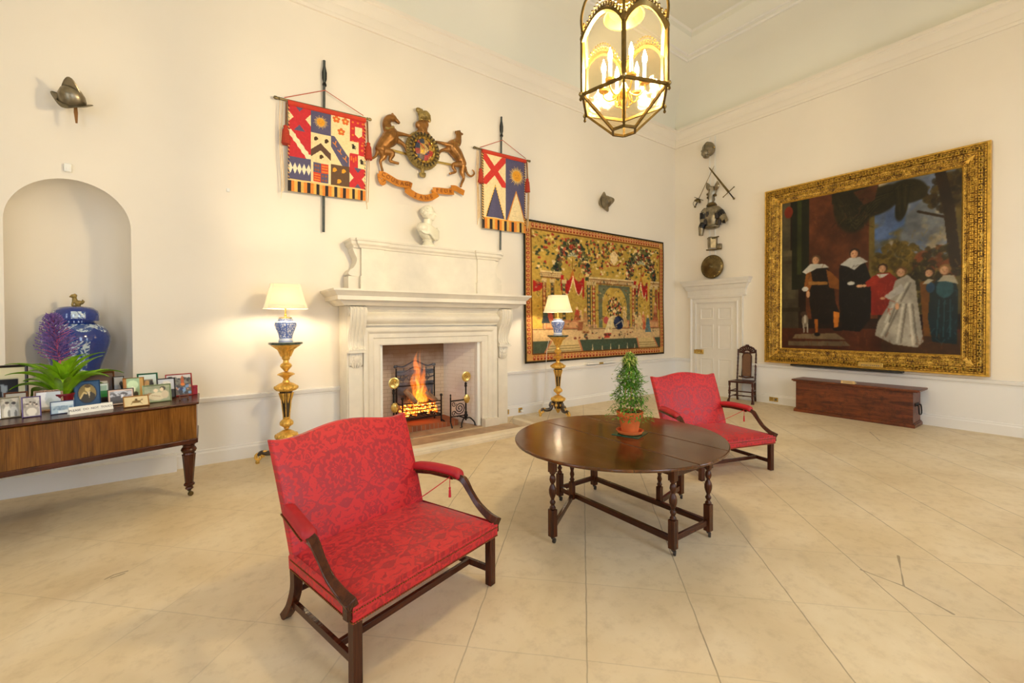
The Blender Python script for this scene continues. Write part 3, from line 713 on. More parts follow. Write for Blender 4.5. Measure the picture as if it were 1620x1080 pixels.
# ================================================================ woven, painted and printed surfaces
class Cv:
    """a small colour raster laid on a fine grid of vertices; u to the right, v down, both 0..1"""
    def __init__(s, w, h, col, asp=1.0):
        s.w, s.h = w, h; s.asp = asp; s.a = np.zeros((h, w, 3)); s.a[:] = np.array(col)/255.
        s.u, s.v = np.meshgrid((np.arange(w)+.5)/w, (np.arange(h)+.5)/h)
        s.rng = np.random.RandomState(5)
    def put(s, mask, col, al=1.0):
        m = np.clip(mask, 0, 1)[..., None]*al; s.a = s.a*(1-m)+np.array(col)/255.*m; return s
    def rect(s, u0, v0, u1, v1, col, al=1): return s.put(((s.u >= u0) & (s.u < u1) & (s.v >= v0) & (s.v < v1)).astype(float), col, al)
    def ell(s, cu, cv, ru, rv, col, al=1, ang=0, soft=.0, a0=None, a1=None):
        du, dv = s.u-cu, s.v-cv; c, n = cos(ang), sin(ang)
        x, y = (du*c+dv*n)/ru, (-du*n+dv*c)/rv; d = np.sqrt(x*x+y*y)
        m = np.clip((1-d)/soft, 0, 1) if soft else (d < 1).astype(float)
        return s.put(m, col, al)
    def inpoly(s, pts):
        m = np.zeros(s.u.shape, bool); n = len(pts)
        for i in range(n):
            x1, y1 = pts[i]; x2, y2 = pts[(i+1) % n]
            if y1 == y2: continue
            c = ((y1 > s.v) != (y2 > s.v)) & (s.u < (x2-x1)*(s.v-y1)/(y2-y1)+x1); m ^= c
        return m
    def poly(s, pts, col, al=1): return s.put(s.inpoly(pts).astype(float), col, al)
    def line(s, pts, w, col, al=1):
        m = np.zeros(s.u.shape)
        for (x1, y1), (x2, y2) in zip(pts[:-1], pts[1:]):
            dx, dy = x2-x1, y2-y1; L = dx*dx+dy*dy+1e-9
            t = np.clip(((s.u-x1)*dx+(s.v-y1)*dy)/L, 0, 1)
            m = np.maximum(m, (np.hypot(s.u-x1-t*dx, (s.v-y1-t*dy)*s.asp) < w/2).astype(float))
        return s.put(m, col, al)
    def nz(s, k, seed=0, asp=1):
        r = np.random.RandomState(seed); out = np.zeros(s.u.shape); amp = 1; tot = 0
        for o in range(4):
            n = max(2, int(k*2**o)); g = r.rand(n+2, int(n*max(.3, asp))+3)
            gx = s.u*(g.shape[1]-2); gy = s.v*n; x0 = gx.astype(int); y0 = gy.astype(int); fx, fy = gx-x0, gy-y0
            fx = fx*fx*(3-2*fx); fy = fy*fy*(3-2*fy)
            out += amp*((g[y0, x0]*(1-fx)+g[y0, x0+1]*fx)*(1-fy)+(g[y0+1, x0]*(1-fx)+g[y0+1, x0+1]*fx)*fy); tot += amp; amp *= .55
        return out/tot
    def blur(s, n=1):
        for _ in range(n):
            p = np.pad(s.a, ((1, 1), (1, 1), (0, 0)), 'edge'); s.a = (p[:-2, 1:-1]+p[2:, 1:-1]+p[1:-1, :-2]+p[1:-1, 2:]+4*p[1:-1, 1:-1])/8
        return s
    def grain(s, k, seed, amt): s.a = np.clip(s.a*(1+(s.nz(k, seed)[..., None]-.5)*2*amt), 0, 1); return s
    def blobs(s, n, box, r, cols, al=1, seed=1, asp=1):
        rg = np.random.RandomState(seed)
        for i in range(n):
            cu = box[0]+(box[2]-box[0])*rg.rand(); cv = box[1]+(box[3]-box[1])*rg.rand(); q = r*(.5+rg.rand())
            s.ell(cu, cv, q, q*asp*(.6+.8*rg.rand()), cols[rg.randint(len(cols))], al, rg.rand()*3)
        return s
def sheet(name, cv, mat, O, U, V, parent, back=(60, 50, 40), thick=.008, fn=None, keep=None):
    """grid of cv.w x cv.h coloured cells; O top-left, U right, V down (world); has a back and edges"""
    w, h = cv.w, cv.h; O, U, V = np.array(O, float), np.array(U, float), np.array(V, float)
    N = np.cross(V, U); N /= np.linalg.norm(N)     # toward the viewer side
    uu, vv = np.meshgrid(np.linspace(0, 1, w+1), np.linspace(0, 1, h+1))
    P = O+uu[..., None]*U+vv[..., None]*V
    if fn is not None: P = P+fn(uu, vv)[..., None]*N
    Q = P-N*thick
    nv = (w+1)*(h+1); idx = np.arange(nv).reshape(h+1, w+1)
    a, b, c, d = idx[:-1, :-1], idx[:-1, 1:], idx[1:, 1:], idx[1:, :-1]
    front = np.stack([a, d, c, b], -1).reshape(-1, 4); backf = np.stack([a, b, c, d], -1).reshape(-1, 4)+nv
    col = (cv.a**2.2).reshape(-1, 3)
    if keep is not None:
        k = keep((cv.u, cv.v)).reshape(-1); front, backf, col = front[k], backf[k], col[k]
    sides = []
    if keep is None:
        br = list(idx[0, :])+list(idx[1:, -1])+list(idx[-1, -2::-1])+list(idx[-2:0:-1, 0]); m = len(br)
        sides = [(br[i], br[(i+1) % m], br[(i+1) % m]+nv, br[i]+nv) for i in range(m)]
    faces = np.concatenate([front, backf]+([np.array(sides)] if len(sides) else []))
    vs = np.concatenate([P.reshape(-1, 3), Q.reshape(-1, 3)])
    root = parent
    while root is not None and root.parent: root = root.parent
    if root is not None:
        inv = (Matrix.Translation(root.location) @ Matrix.Rotation(root.rotation_euler.z, 4, 'Z')).inverted()
        A = np.array(inv); vs = vs@A[:3, :3].T+A[:3, 3]
    me = bpy.data.meshes.new(name); nf = len(faces)
    me.vertices.add(len(vs)); me.vertices.foreach_set('co', vs.ravel())
    me.loops.add(nf*4); me.loops.foreach_set('vertex_index', faces.ravel())
    me.polygons.add(nf); me.polygons.foreach_set('loop_start', np.arange(nf)*4); me.update(calc_edges=True)
    ca = me.color_attributes.new('Col', 'FLOAT_COLOR', 'CORNER')
    bc = (np.array(back)/255.)**2.2
    full = np.concatenate([np.repeat(col, 4, 0), np.tile(bc, ((nf-len(front))*4, 1))]); full = np.c_[full, np.ones(len(full))]
    ca.data.foreach_set('color', full.ravel()); me.materials.append(mat); me.validate()
    o = bpy.data.objects.new(name, me); C.objects.link(o)
    if parent is not None: o.parent = parent
    return o
M['cloth'] = vcol('embroidered_cloth', .75, 300, .25); M['tapes'] = vcol('tapestry_wool', .95, 260, .5, spec=.1)
M['canvas'] = vcol('oil_paint', .42, 120, .12, spec=.25); M['print'] = vcol('photo_print', .3, spec=.3)
RED, BLUE, CREAM, GOLD, DARK = (196, 44, 50), (86, 82, 110), (238, 214, 160), (226, 156, 40), (44, 34, 30)
def saltire(c, u0, v0, u1, v1, w, col, wv=None):
    sw = w*(u1-u0); sh = w*(v1-v0)
    c.poly([(u0, v0), (u0+sw, v0), (u1, v1-sh), (u1, v1), (u1-sw, v1), (u0, v0+sh)], col)
    c.poly([(u1, v0), (u1-sw, v0), (u0, v1-sh), (u0, v1), (u0+sw, v1), (u1, v0+sh)], col)
def sun(c, cu, cv, r, asp, col=GOLD, n=24):
    for k in range(n):
        a = 2*pi*k/n; q = r*(1.0 if k % 2 else .85); b = .07
        c.poly([(cu+r*.4*cos(a-b*2), cv+r*.4*asp*sin(a-b*2)), (cu+q*cos(a), cv+q*asp*sin(a)), (cu+r*.4*cos(a+b*2), cv+r*.4*asp*sin(a+b*2))], (240, 196, 96))
    c.ell(cu, cv, r*.5, r*.5*asp, col)
    for q in (-.16, .16): c.ell(cu+r*q, cv-r*.08*asp, r*.06, r*.05*asp, (190, 110, 20))
    c.line([(cu-r*.12, cv+r*.18*asp), (cu+r*.12, cv+r*.18*asp)], r*.06, (190, 110, 20))
def fringe_cols(c, v0, n=26):
    cs = [DARK, (222, 132, 50), (228, 176, 84), DARK, (214, 170, 84), (222, 132, 50)]
    for k in range(n): c.rect(k/n, v0, (k+1)/n, 1.01, cs[k % 6])
def head(c, u, v, r, asp, col):
    c.ell(u, v, r*.8, r*.8*asp, col); c.ell(u+r*.5, v+r*.1*asp, r*.45, r*.4*asp, col); c.poly([(u-r*.7, v), (u+r*.3, v+r*.4*asp), (u+r*.2, v+1.1*r*asp), (u-r*.9, v+1.1*r*asp)], col)
def beast(c, u, v, r, asp, col):
    c.ell(u, v, r*.5, r*.9*asp, col, 1, .5); c.ell(u-r*.2, v-r*.9*asp, r*.4, r*.35*asp, col)
    for q in (-.9, -.3, .4, .9): c.line([(u, v+q*.4*r*asp), (u+r*(.8 if q > 0 else -.8), v+q*r*asp)], r*.22, col)
    c.line([(u+.3*r, v+.6*r*asp), (u+r*.95, v+.1*r*asp), (u+r*.7, v-.6*r*asp)], r*.18, col)
def banner1_art():
    c = Cv(200, 226, CREAM, 1.13); H = .865; rw = [0, .29, .56, H]   # v of the rows
    A = (u0, u1, u2, u3) = (.01, .27, .53, 1); asp = .88
    c.rect(0, 0, .275, .29, BLUE)
    c.poly([(0, .05), (.12, .145), (0, .24)], CREAM); c.poly([(.275, .05), (.15, .145), (.275, .24)], CREAM)
    saltire(c, 0, 0, .275, .29, .26, RED)
    c.rect(.275, 0, .53, .28, BLUE); sun(c, .40, .14, .10, asp)
    for u, v in ((.60, .06), (.72, .065), (.665, .20)):
        for k in range(5):
            a = k*2*pi/5-pi/2; c.ell(u+.032*cos(a), v+.032*asp*sin(a), .02, .02*asp, (214, 104, 40))
        c.ell(u, v, .012, .012*asp, (240, 190, 80))
    c.rect(.78, 0, 1, .45, RED)
    for i in range(3):
        for j in range(5): c.ell(.82+i*.07, .05+j*.08, .014, .012, (226, 120, 46))
    c.poly([(.85, .10), (.95, .10), (.95, .20), (.90, .235), (.85, .20)], CREAM)
    c.rect(.77, .29, .90, .44, CREAM); beast(c, .83, .36, .035, asp, DARK); c.rect(.90, .29, 1, .44, RED)
    for i, v in enumerate((.32, .38)): c.ell(.95, v, .018, .014, (226, 120, 46))
    c.rect(0, .29, .275, .60, RED)
    pp = [(0, .29), (.04, .29)]
    for k in range(9): pp += [(.05+.025*k+(.015 if k % 2 else 0), .31+.03*k)]
    pp += [(.275, .55), (.275, .61), (.22, .61)]
    for k in range(8): pp += [(.20-.025*k-(.012 if k % 2 else 0), .565-.03*k)]
    c.poly(pp, (240, 222, 176))
    c.rect(.275, .28, .53, .60, CREAM)
    c.poly([(.275, .48), (.40, .385), (.53, .49), (.53, .575), (.40, .47), (.275, .565)], (92, 66, 52))
    head(c, .34, .34, .03, asp, (70, 48, 24)); head(c, .475, .345, .03, asp, (70, 48, 24)); head(c, .41, .54, .03, asp, (70, 48, 24))
    c.poly([(.53, .27), (.575, .27), (.77, .50), (.77, .64), (.70, .64), (.53, .40)], BLUE)
    for u, v in ((.585, .37), (.65, .45), (.72, .53)):
        c.line([(u-.03, v-.02), (u, v), (u+.01, v-.04)], .014, (214, 130, 50)); c.line([(u, v), (u+.02, v+.025)], .012, (214, 130, 50))
    c.rect(.775, .45, .89, .61, RED); c.rect(.89, .45, 1, .61, CREAM); beast(c, .945, .53, .035, asp, DARK)
    for k in range(3): c.ell(.80+.03*k, .50+.02*(k % 2), .012, .03, (226, 110, 40))
    c.rect(0, .60, .275, H, BLUE)
    for k in range(5): u = .028+.055*k; c.poly([(u-.028, .73), (u, .665), (u+.028, .73), (u, .795)], (240, 226, 190))
    c.rect(.275, .60, .53, H, CREAM); c.rect(.305, .625, .5, .85, BLUE); c.rect(.405, .625, .5, .74, (208, 70, 42)); c.rect(.305, .74, .405, .85, (208, 70, 42))
    for k in range(3): c.rect(.415, .645+.033*k, .49, .658+.033*k, (232, 140, 50)); c.rect(.315, .76+.03*k, .395, .772+.03*k, (232, 140, 50))
    for u, v in ((.335, .66), (.37, .66), (.335, .71), (.37, .71), (.43, .77), (.47, .77), (.43, .82), (.47, .82)): c.ell(u, v, .014, .014, (150, 84, 50))
    c.rect(.53, .61, .775, H, (96, 70, 48)); head(c, .58, .67, .032, asp, GOLD); head(c, .70, .67, .032, asp, GOLD); head(c, .64, .80, .032, asp, GOLD)
    c.rect(.775, .61, 1, H, BLUE); c.poly([(.775, .67), (.86, .735), (.775, .80)], CREAM); c.poly([(1, .67), (.91, .735), (1, .80)], CREAM)
    saltire(c, .775, .61, 1, H, .26, RED)
    for u in (.275, .53, .775): c.line([(u, 0), (u, H)], .004, (120, 90, 60))
    c.line([(0, H), (1, H)], .012, (236, 196, 120)); fringe_cols(c, H+.01)
    for k in range(46): c.line([(k/46, .004), ((k+.6)/46, .018)], .008, DARK if k % 2 else (208, 80, 40))
    for k in range(40):
        for u in (.008, .992): c.line([(u-.01, k/46), (u+.01, (k+.7)/46)], .009, DARK if k % 2 else (220, 170, 90))
    return c.grain(60, 4, .07)
def banner2_art():
    c = Cv(170, 240, CREAM, 1.4); H = .865; asp = .71
    c.rect(.53, 0, 1, H, BLUE); saltire(c, .02, .02, .53, .42, .16, (206, 54, 44))
    sun(c, .79, .23, .20, asp, GOLD, 30)
    c.poly([(.29, .40), (.52, .84), (.08, .84)], DARK); c.poly([(.29, .43), (.485, .84), (.115, .84)], BLUE)
    for k in range(12):
        t = (k+.3)/12; c.line([(.29+.22*t, .41+.43*t), (.29+.22*(t+.04), .41+.43*(t+.04))], .018, (236, 186, 90)); c.line([(.29-.21*t, .41+.43*t), (.29-.21*(t+.04), .41+.43*(t+.04))], .018, (236, 186, 90))
    c.poly([(.77, .43), (1.0, .86), (.55, .86)], (206, 128, 34)); c.poly([(.77, .465), (.965, .85), (.585, .85)], CREAM)
    for u0, v0, u1, v1 in ((.72, .66, .80, .67), (.70, .72, .84, .71), (.68, .78, .86, .80)): c.line([(u0, v0), (u1, v1)], .006, (214, 190, 140))
    c.rect(0, H-.015, 1, H, (232, 160, 60)); fringe_cols(c, H, 18)
    for k in range(54): c.line([(-.0, k/60), (.03, (k+.7)/60)], .02, DARK if k % 2 else (220, 170, 90)); c.line([(.98, k/60), (1, (k+.7)/60)], .02, DARK if k % 2 else (220, 170, 90))
    return c.grain(60, 6, .07)
def banner(label, art, TL, TR, BL, BR, top, bot, rl, rr, name='heraldic_banner'):
    y = Y1-.05
    a = thing(name, label, 'banner', (top[0], y, bot[1]), 0, 'heraldic banners hung on spears')
    W3 = lambda p, yy=y: (p[0], yy, p[1])
    fold = lambda u, v: .012*np.sin(u*9)*v+.008*np.sin(u*23+1)*v
    U = (TR[0]-TL[0], 0, TR[1]-TL[1]); V = (BL[0]-TL[0], -.012, BL[1]-TL[1])
    sheet('cloth', art, M['cloth'], W3(TL, y-.038), U, V, a, (200, 180, 130), .004, fold)
    mb = MB(); mb.tube([W3(top), W3(bot)], .018, 8)
    mb.build('spear_shaft', M['rod'], a, world=True)
    tx, tz = top; mb = MB()
    mb.prism([(tx, tz+.0), (tx+.032, tz-.17), (tx+.03, tz-.26), (tx+.014, tz-.32), (tx-.014, tz-.32), (tx-.03, tz-.26), (tx-.032, tz-.17)], y-.012, y+.012, 'xz')
    mb.lathe([(.026, 0), (.03, .02), (.02, .05)], 10, T(tx, y, tz-.36)); mb.build('spear_head', M['iron'], a, world=True, bevel=.004)
    mb = MB(); mb.tube([W3(rl, y-.03), W3(rr, y-.03)], .016, 8)
    for p in (rl, rr): mb.ell(W3(p, y-.03), (.03, .024, .024), 8); mb.ell((p[0]+(.04 if p is rl else -.04), y-.03, p[1]), (.014, .022, .022), 8)
    mb.build('cross_rail', M['steeld'], a, world=True)
    mb = MB(); mb.tube([(TL[0], y-.035, TL[1]+.006), (TR[0], y-.035, TR[1]+.006)], .034, 10); mb.build('rail_sleeve', simple('red_sleeve', S(200, 60, 36), .8), a, world=True)
    mb = MB(); mz = tz-.43
    mb.tube([(rl[0]+.1, y-.05, rl[1]+.02), (tx, y-.03, mz), (rr[0]-.1, y-.05, rr[1]+.02)], .006, 6)
    mb.build('hanging_cord', simple('faded_red_cord', S(190, 96, 70), .8), a, world=True)
    for q, p, e in ((-1, TL, .36), (1, TR, .36)):
        mb = MB(); xx = p[0]+q*.02; z0 = p[1]
        mb.tube([(xx, y-.05, z0), (xx+q*.01, y-.05, z0-e*.9)], .010, 6)
        mb.build('tassel_rope', simple('twisted_rope', S(120, 80, 50), .8, var=.6, scale=90), a, world=True)
        mb = MB(); mb.lathe([(.006, .0), (.03, -.02), (.026, -.05), (.042, -.08), (.055, -.26), (.0, -.262)], 14, T(xx+q*.012, y-.05, z0-e*.85))
        mb.build('tassel', M['tassel'], a, world=True)
        mb = MB(); rx = (rl if q < 0 else rr)[0]-q*.05
        for k in (0, 1): mb.tube(smoothpts([(rx+k*.03*-q, y-.03, z0), (rx+q*.01+k*.02, y-.04, z0-.5), (rx-q*.012+k*.03, y-.03, z0-1.1), (rx+k*.01, y-.03, z0-1.3+k*.1)], 4), [.010, .013, .013, .008], 4, sq=(.2, 1))
        mb.build('ribbon', M['ribbon'], a, world=True)
    return a
banner('square quartered heraldic banner of red, blue and cream with striped fringe, left of the crest', banner1_art(), (1.045, 4.715), (2.085, 4.745), (1.03, 3.53), (2.05, 3.56), (1.52, 5.46), (1.49, 3.04), (.90, 4.745), (2.15, 4.79))
banner('tall narrow heraldic banner with red saltire, sunburst and two points, right of the crest', banner2_art(), (4.11, 4.76), (5.08, 4.775), (4.10, 3.41), (5.04, 3.43), (4.56, 5.49), (4.525, 3.07), (3.97, 4.79), (5.18, 4.81))
# ---------------------------------------------------------------- tapestry
def tapestry_art():
    w, h = 330, 212; asp = 1.57
    c = Cv(w, h, (192, 156, 62), asp); c.grain(5, 1, .10)
    G = [(52, 66, 52), (84, 92, 54), (40, 50, 56), (110, 108, 60)]; FL = [(200, 90, 60), (232, 206, 150), (170, 50, 44), (228, 196, 120), (120, 60, 40)]
    rg = np.random.RandomState(3)
    def garland(cu, cv, r, rv, a0, a1, n, sz):
        for i in range(n):
            a = R(a0+(a1-a0)*i/n); u = cu+r*cos(a)+rg.randn()*.009; v = cv+rv*sin(a)+rg.randn()*.016
            cc = (G*2+FL)[rg.randint(13)]; q = sz*(.5+rg.rand()); c.ell(u, v, q, q*asp, cc, .92, rg.rand()*3)
    # foliage across the top
    for i in range(520):
        u = .05+.9*rg.rand(); v = .08+.26*rg.rand()**1.3
        if rg.rand() < .62: c.ell(u, v, .005+.004*rg.rand(), .010, (G+FL)[rg.randint(9)], .9, rg.rand()*3)
    for cu in (.29, .80):
        garland(cu, .38, .105, .25, 180, 360, 330, .0085); garland(cu, .38, .088, .2, 190, 350, 120, .006)
        for k in range(9):     # little canopies
            a = R(180+20*k+10); c.poly([(cu, .22), (cu+.035*cos(a-.17), .235+.04*sin(a-.17)), (cu+.035*cos(a+.17), .235+.04*sin(a+.17))], (200, 196, 160) if k % 2 else (110, 120, 96))
        c.line([(cu, .235), (cu, .38)], .004, (120, 80, 40)); c.poly([(cu-.022, .40), (cu, .32), (cu+.022, .40)], (196, 110, 40))
    for k in range(70):
        u = .50+.14*(rg.rand()-.5)*2*.8; v = .10+.14*rg.rand(); c.ell(u, v, .006, .011, (G+FL)[rg.randint(9)], .85)
    c.poly([(.55, .17), (.58, .14), (.61, .17), (.60, .23), (.58, .26), (.56, .23)], (222, 196, 140)); c.line([(.53, .23), (.56, .26), (.60, .26), (.63, .23)], .008, (150, 40, 40))
    # entablatures
    def entab(u0, u1, v):
        c.rect(u0, v, u1, v+.05, (214, 190, 132)); c.rect(u0, v+.012, u1, v+.02, (140, 96, 56)); c.rect(u0, v+.04, u1, v+.05, (130, 84, 50))
        for u in np.arange(u0, u1, .012): c.ell(u, v+.03, .003, .006, (150, 96, 60))
    entab(.09, .22, .345); entab(.40, .76, .365); entab(.88, .97, .36)
    # swags of red cloth
    for a, b in ((.215, .37), (.74, .855)):
        m = (a+b)/2
        for p, q in ((a, m), (m, b)):
            pts = [(p+(q-p)*t, .37+.13*sin(pi*t)*1.0+.02*t) for t in np.linspace(0, 1, 12)]
            c.poly(pts+[(p+(q-p)*t, .37+.035*sin(pi*t)) for t in np.linspace(1, 0, 12)], (182, 36, 36)); c.line(pts, .007, (236, 206, 150))
        c.poly([(a, .37), (a+.02, .37), (a+.012, .50), (a, .47)], (180, 34, 36)); c.poly([(b, .37), (b-.015, .38), (b-.01, .55), (b, .52)], (180, 34, 36))
    c.poly([(.05, .42), (.12, .44), (.09, .49), (.05, .50)], (184, 40, 36)); c.poly([(.945, .44), (.965, .46), (.965, .62), (.95, .6)], (160, 44, 44))
    # columns
    def col(u, wd, v0, v1, a, b):
        c.rect(u-wd*.9, v0, u+wd*.9, v0+.03, (206, 178, 120)); c.rect(u-wd*.55, v0+.03, u+wd*.55, v1, a)
        for v in np.arange(v0+.04, v1-.01, .035): c.ell(u, v, wd*.38, .012, b)
        c.rect(u-wd*.9, v1-.03, u+wd*.9, v1, (200, 150, 110)); c.line([(u-wd*.55, v0+.03), (u-wd*.55, v1)], .003, (80, 56, 40)); c.line([(u+wd*.55, v0+.03), (u+wd*.55, v1)], .003, (80, 56, 40))
    for u, a, b in ((.115, (160, 84, 50), (206, 160, 90)), (.165, (150, 110, 60), (60, 70, 60)), (.235, (196, 160, 80), (56, 70, 56)), (.40, (60, 78, 74), (190, 150, 80)), (.432, (176, 72, 48), (216, 170, 100)), (.735, (176, 72, 48), (216, 170, 100)), (.765, (60, 78, 74), (190, 150, 80)), (.885, (190, 150, 80), (60, 70, 60)), (.93, (150, 110, 60), (170, 70, 50))):
        col(u, .017, .40, .76, a, b)
    # middle bower with flowers
    c.rect(.465, .42, .705, .76, (106, 112, 84)); c.grain(40, 8, .05); c.ell(.585, .60, .095, .175, (196, 160, 66)); c.rect(.49, .60, .68, .76, (196, 160, 66)); c.rect(.47, .42, .70, .44, (96, 104, 84))
    for k in range(150):
        a = rg.rand()*2*pi; q = rg.rand()**.6; c.ell(.585+.055*q*cos(a), .60+.085*q*sin(a), .006, .010, (FL+G)[rg.randint(9)])
    c.poly([(.57, .66), (.60, .66), (.61, .78), (.555, .78)], (206, 186, 130))
    # stage, wall panels and figures in simple costume
    c.rect(.04, .76, .96, .86, (206, 172, 122)); c.grain(26, 9, .06)
    for u0, u1 in ((.12, .22), (.23, .33), (.63, .70), (.86, .95)): c.rect(u0, .70, u1, .765, (190, 120, 80)); c.rect(u0+.01, .71, u1-.01, .755, (206, 150, 100))
    c.line([(.04, .765), (.96, .765)], .006, (90, 60, 40))
    def fig(u, v, hh, c1, c2, sk=(222, 184, 130)):
        c.poly([(u-.010, v-hh*.8), (u+.010, v-hh*.8), (u+.017, v-hh*.4), (u-.017, v-hh*.4)], c1); c.poly([(u-.014, v-hh*.42), (u+.014, v-hh*.42), (u+.026, v), (u-.024, v)], c2)
        c.ell(u, v-hh*.9, .008, .013, sk); c.line([(u, v-hh*.7), (u+.028, v-hh*.62)], .005, c1)
    fig(.145, .70, .18, (176, 50, 44), (196, 80, 60)); fig(.12, .72, .12, (70, 80, 70), (60, 70, 80)); fig(.345, .78, .16, (200, 160, 100), (150, 90, 60)); fig(.375, .80, .20, (180, 130, 80), (190, 150, 90))
    fig(.32, .70, .1, (190, 70, 50), (170, 80, 50)); fig(.66, .76, .18, (214, 180, 120), (196, 160, 100)); fig(.82, .78, .16, (206, 120, 80), (190, 90, 60)); fig(.855, .80, .15, (80, 110, 120), (90, 120, 128)); fig(.92, .70, .16, (190, 120, 80), (170, 90, 60)); fig(.79, .77, .14, (220, 190, 140), (206, 170, 110))
    c.poly([(.745, .68), (.80, .67), (.815, .72), (.81, .80), (.80, .80), (.797, .73), (.76, .73), (.755, .80), (.745, .80)], (216, 184, 120)); c.ell(.752, .66, .012, .035, (216, 184, 120), 1, -.4)
    c.ell(.615, .72, .038, .055, (34, 44, 78)); c.ell(.60, .70, .02, .03, (50, 62, 100)); c.line([(.59, .74), (.64, .70), (.65, .75)], .007, (190, 180, 160)); c.ell(.52, .70, .022, .03, (196, 84, 78)); c.poly([(.54, .68), (.57, .66), (.56, .80), (.51, .84), (.50, .80)], (224, 204, 150))
    c.poly([(.51, .80), (.56, .80), (.54, .84), (.50, .84)], (196, 60, 50)); c.blobs(30, (.30, .79, .75, .845), .006, [(120, 50, 40), (80, 60, 50), (60, 80, 70)], .8, 7, 1.2)
    # steps, balustrade and pool
    c.rect(.04, .85, .96, .955, (70, 84, 70)); c.grain(70, 3, .12)
    for k in range(80): c.line([(.33+.43*rg.rand(), .862+.05*rg.rand()), (.33+.43*rg.rand(), .87+.06*rg.rand())], .0015, (70, 96, 80), .5)
    for a, b, e, f in ((.155, .33, .10, .36), (.765, .90, .79, .95)):
        c.poly([(a, .85), (b, .85), (f, .96), (e, .96)], (206, 178, 120))
        for k in range(5): v = .868+.02*k; t = (v-.85)/.11; c.line([(a+(e-a)*t+.01, v), (b+(f-b)*t-.01, v)], .004, (110, 100, 60))
        c.line([(a, .85), (e, .96)], .012, (196, 120, 80)); c.line([(b, .85), (f, .96)], .012, (196, 120, 80))
    c.rect(.37, .935, .78, .96, (196, 140, 100))
    for k in range(6): u = .42+.065*k; c.poly([(u-.006, .945), (u+.006, .945), (u, .885)], (206, 186, 140))
    # fine scrolling stems, ribbons and figures' shading scattered through the weave
    for i in range(150):
        u, v = .06+.88*rg.rand(), .10+.6*rg.rand(); a = rg.rand()*6.3; q = .012+.02*rg.rand(); cc = [(120, 92, 40), (90, 80, 44), (214, 186, 120), (150, 70, 44), (74, 84, 66)][rg.randint(5)]
        c.line([(u+q*t*cos(a+t*2.5), v+1.5*q*t*sin(a+t*2.5)) for t in np.linspace(0, 1, 6)], .0035, cc, .8)
    for i in range(240):
        u, v = .06+.88*rg.rand(), .38+.42*rg.rand(); c.ell(u, v, .003+.004*rg.rand(), .005+.008*rg.rand(), [(210, 176, 116), (150, 84, 50), (96, 84, 50), (180, 140, 70), (60, 66, 60)][rg.randint(5)], .6, rg.rand()*3)
    # woven border
    bw, bh = .040, .062
    for r in ((0, 0, 1, bh), (0, 1-bh, 1, 1), (0, 0, bw, 1), (1-bw, 0, 1, 1)): c.rect(*r, (208, 150, 76))
    for k in range(44):
        u = bw+(1-2*bw)*(k+.5)/44
        for v in (bh*.55, 1-bh*.55): c.ell(u, v, .0085, bh*.26, (150, 50, 32)); c.ell(u, v-.004, .005, bh*.12, (226, 150, 100)); c.ell(u+.0104, v, .003, bh*.2, (226, 190, 110))
    for k in range(28):
        v = bh+(1-2*bh)*(k+.5)/28
        for u in (bw*.55, 1-bw*.55): c.ell(u, v, bw*.24, .011, (150, 50, 32)); c.ell(u, v, bw*.12, .006, (226, 150, 100))
    for r in ((bw*.92, bh, bw*1.06, 1-bh), (1-bw*1.06, bh, 1-bw*.92, 1-bh)): c.rect(*r, (110, 60, 30))
    for v in (bh*.95, 1-bh*1.05): c.rect(bw, v, 1-bw, v+.007, (110, 60, 30))
    for r in ((0, 0, 1, .012), (0, .986, 1, 1), (0, 0, .008, 1), (.992, 0, 1, 1)): c.rect(*r, (52, 46, 34))
    c.blur(1); m = c.a.mean(2, keepdims=True); c.a = (c.a*.82+m*.18)*np.array([1.0, .97, .9])
    return c.grain(110, 12, .10)
tp = thing('tapestry', 'large golden yellow tapestry of a theatre scene hanging on wall right of fireplace', 'tapestry', (7.24, Y1-.03, .96))
rip = lambda u, v: .010*np.sin(u*30)*(v*.8+.1)+.012*np.sin(u*13+1)*v+.006*np.sin(v*9)
sheet('woven_cloth', tapestry_art(), M['tapes'], (5.055, Y1-.05, 3.72), (4.365, 0, -.005), (.02, -.0, -2.755), tp, thick=.006, fn=rip)
mb = MB(); mb.box(5.06, 9.42, Y1-.035, Y1-.004, 3.66, 3.715); mb.build('hanging_batten', M['oak'], tp, world=True)
mb = MB(); mb.box(6.72, 7.62, Y1-.10, Y1, .862, .90); a = thing('wall_ledge', 'pale narrow ledge on wall just under the tapestry', 'ledge', (7.17, Y1-.05, .86))
mb = MB(); mb.box(6.72, 7.62, Y1-.09, Y1-.002, .845, .885); mb.build('board', M['trimw'], a, world=True, bevel=.004)
mb = MB(); mb.box(7.08, 7.2, Y1-.096, Y1-.09, .84, .88); mb.build('gilt_label', M['brass'], a, world=True)
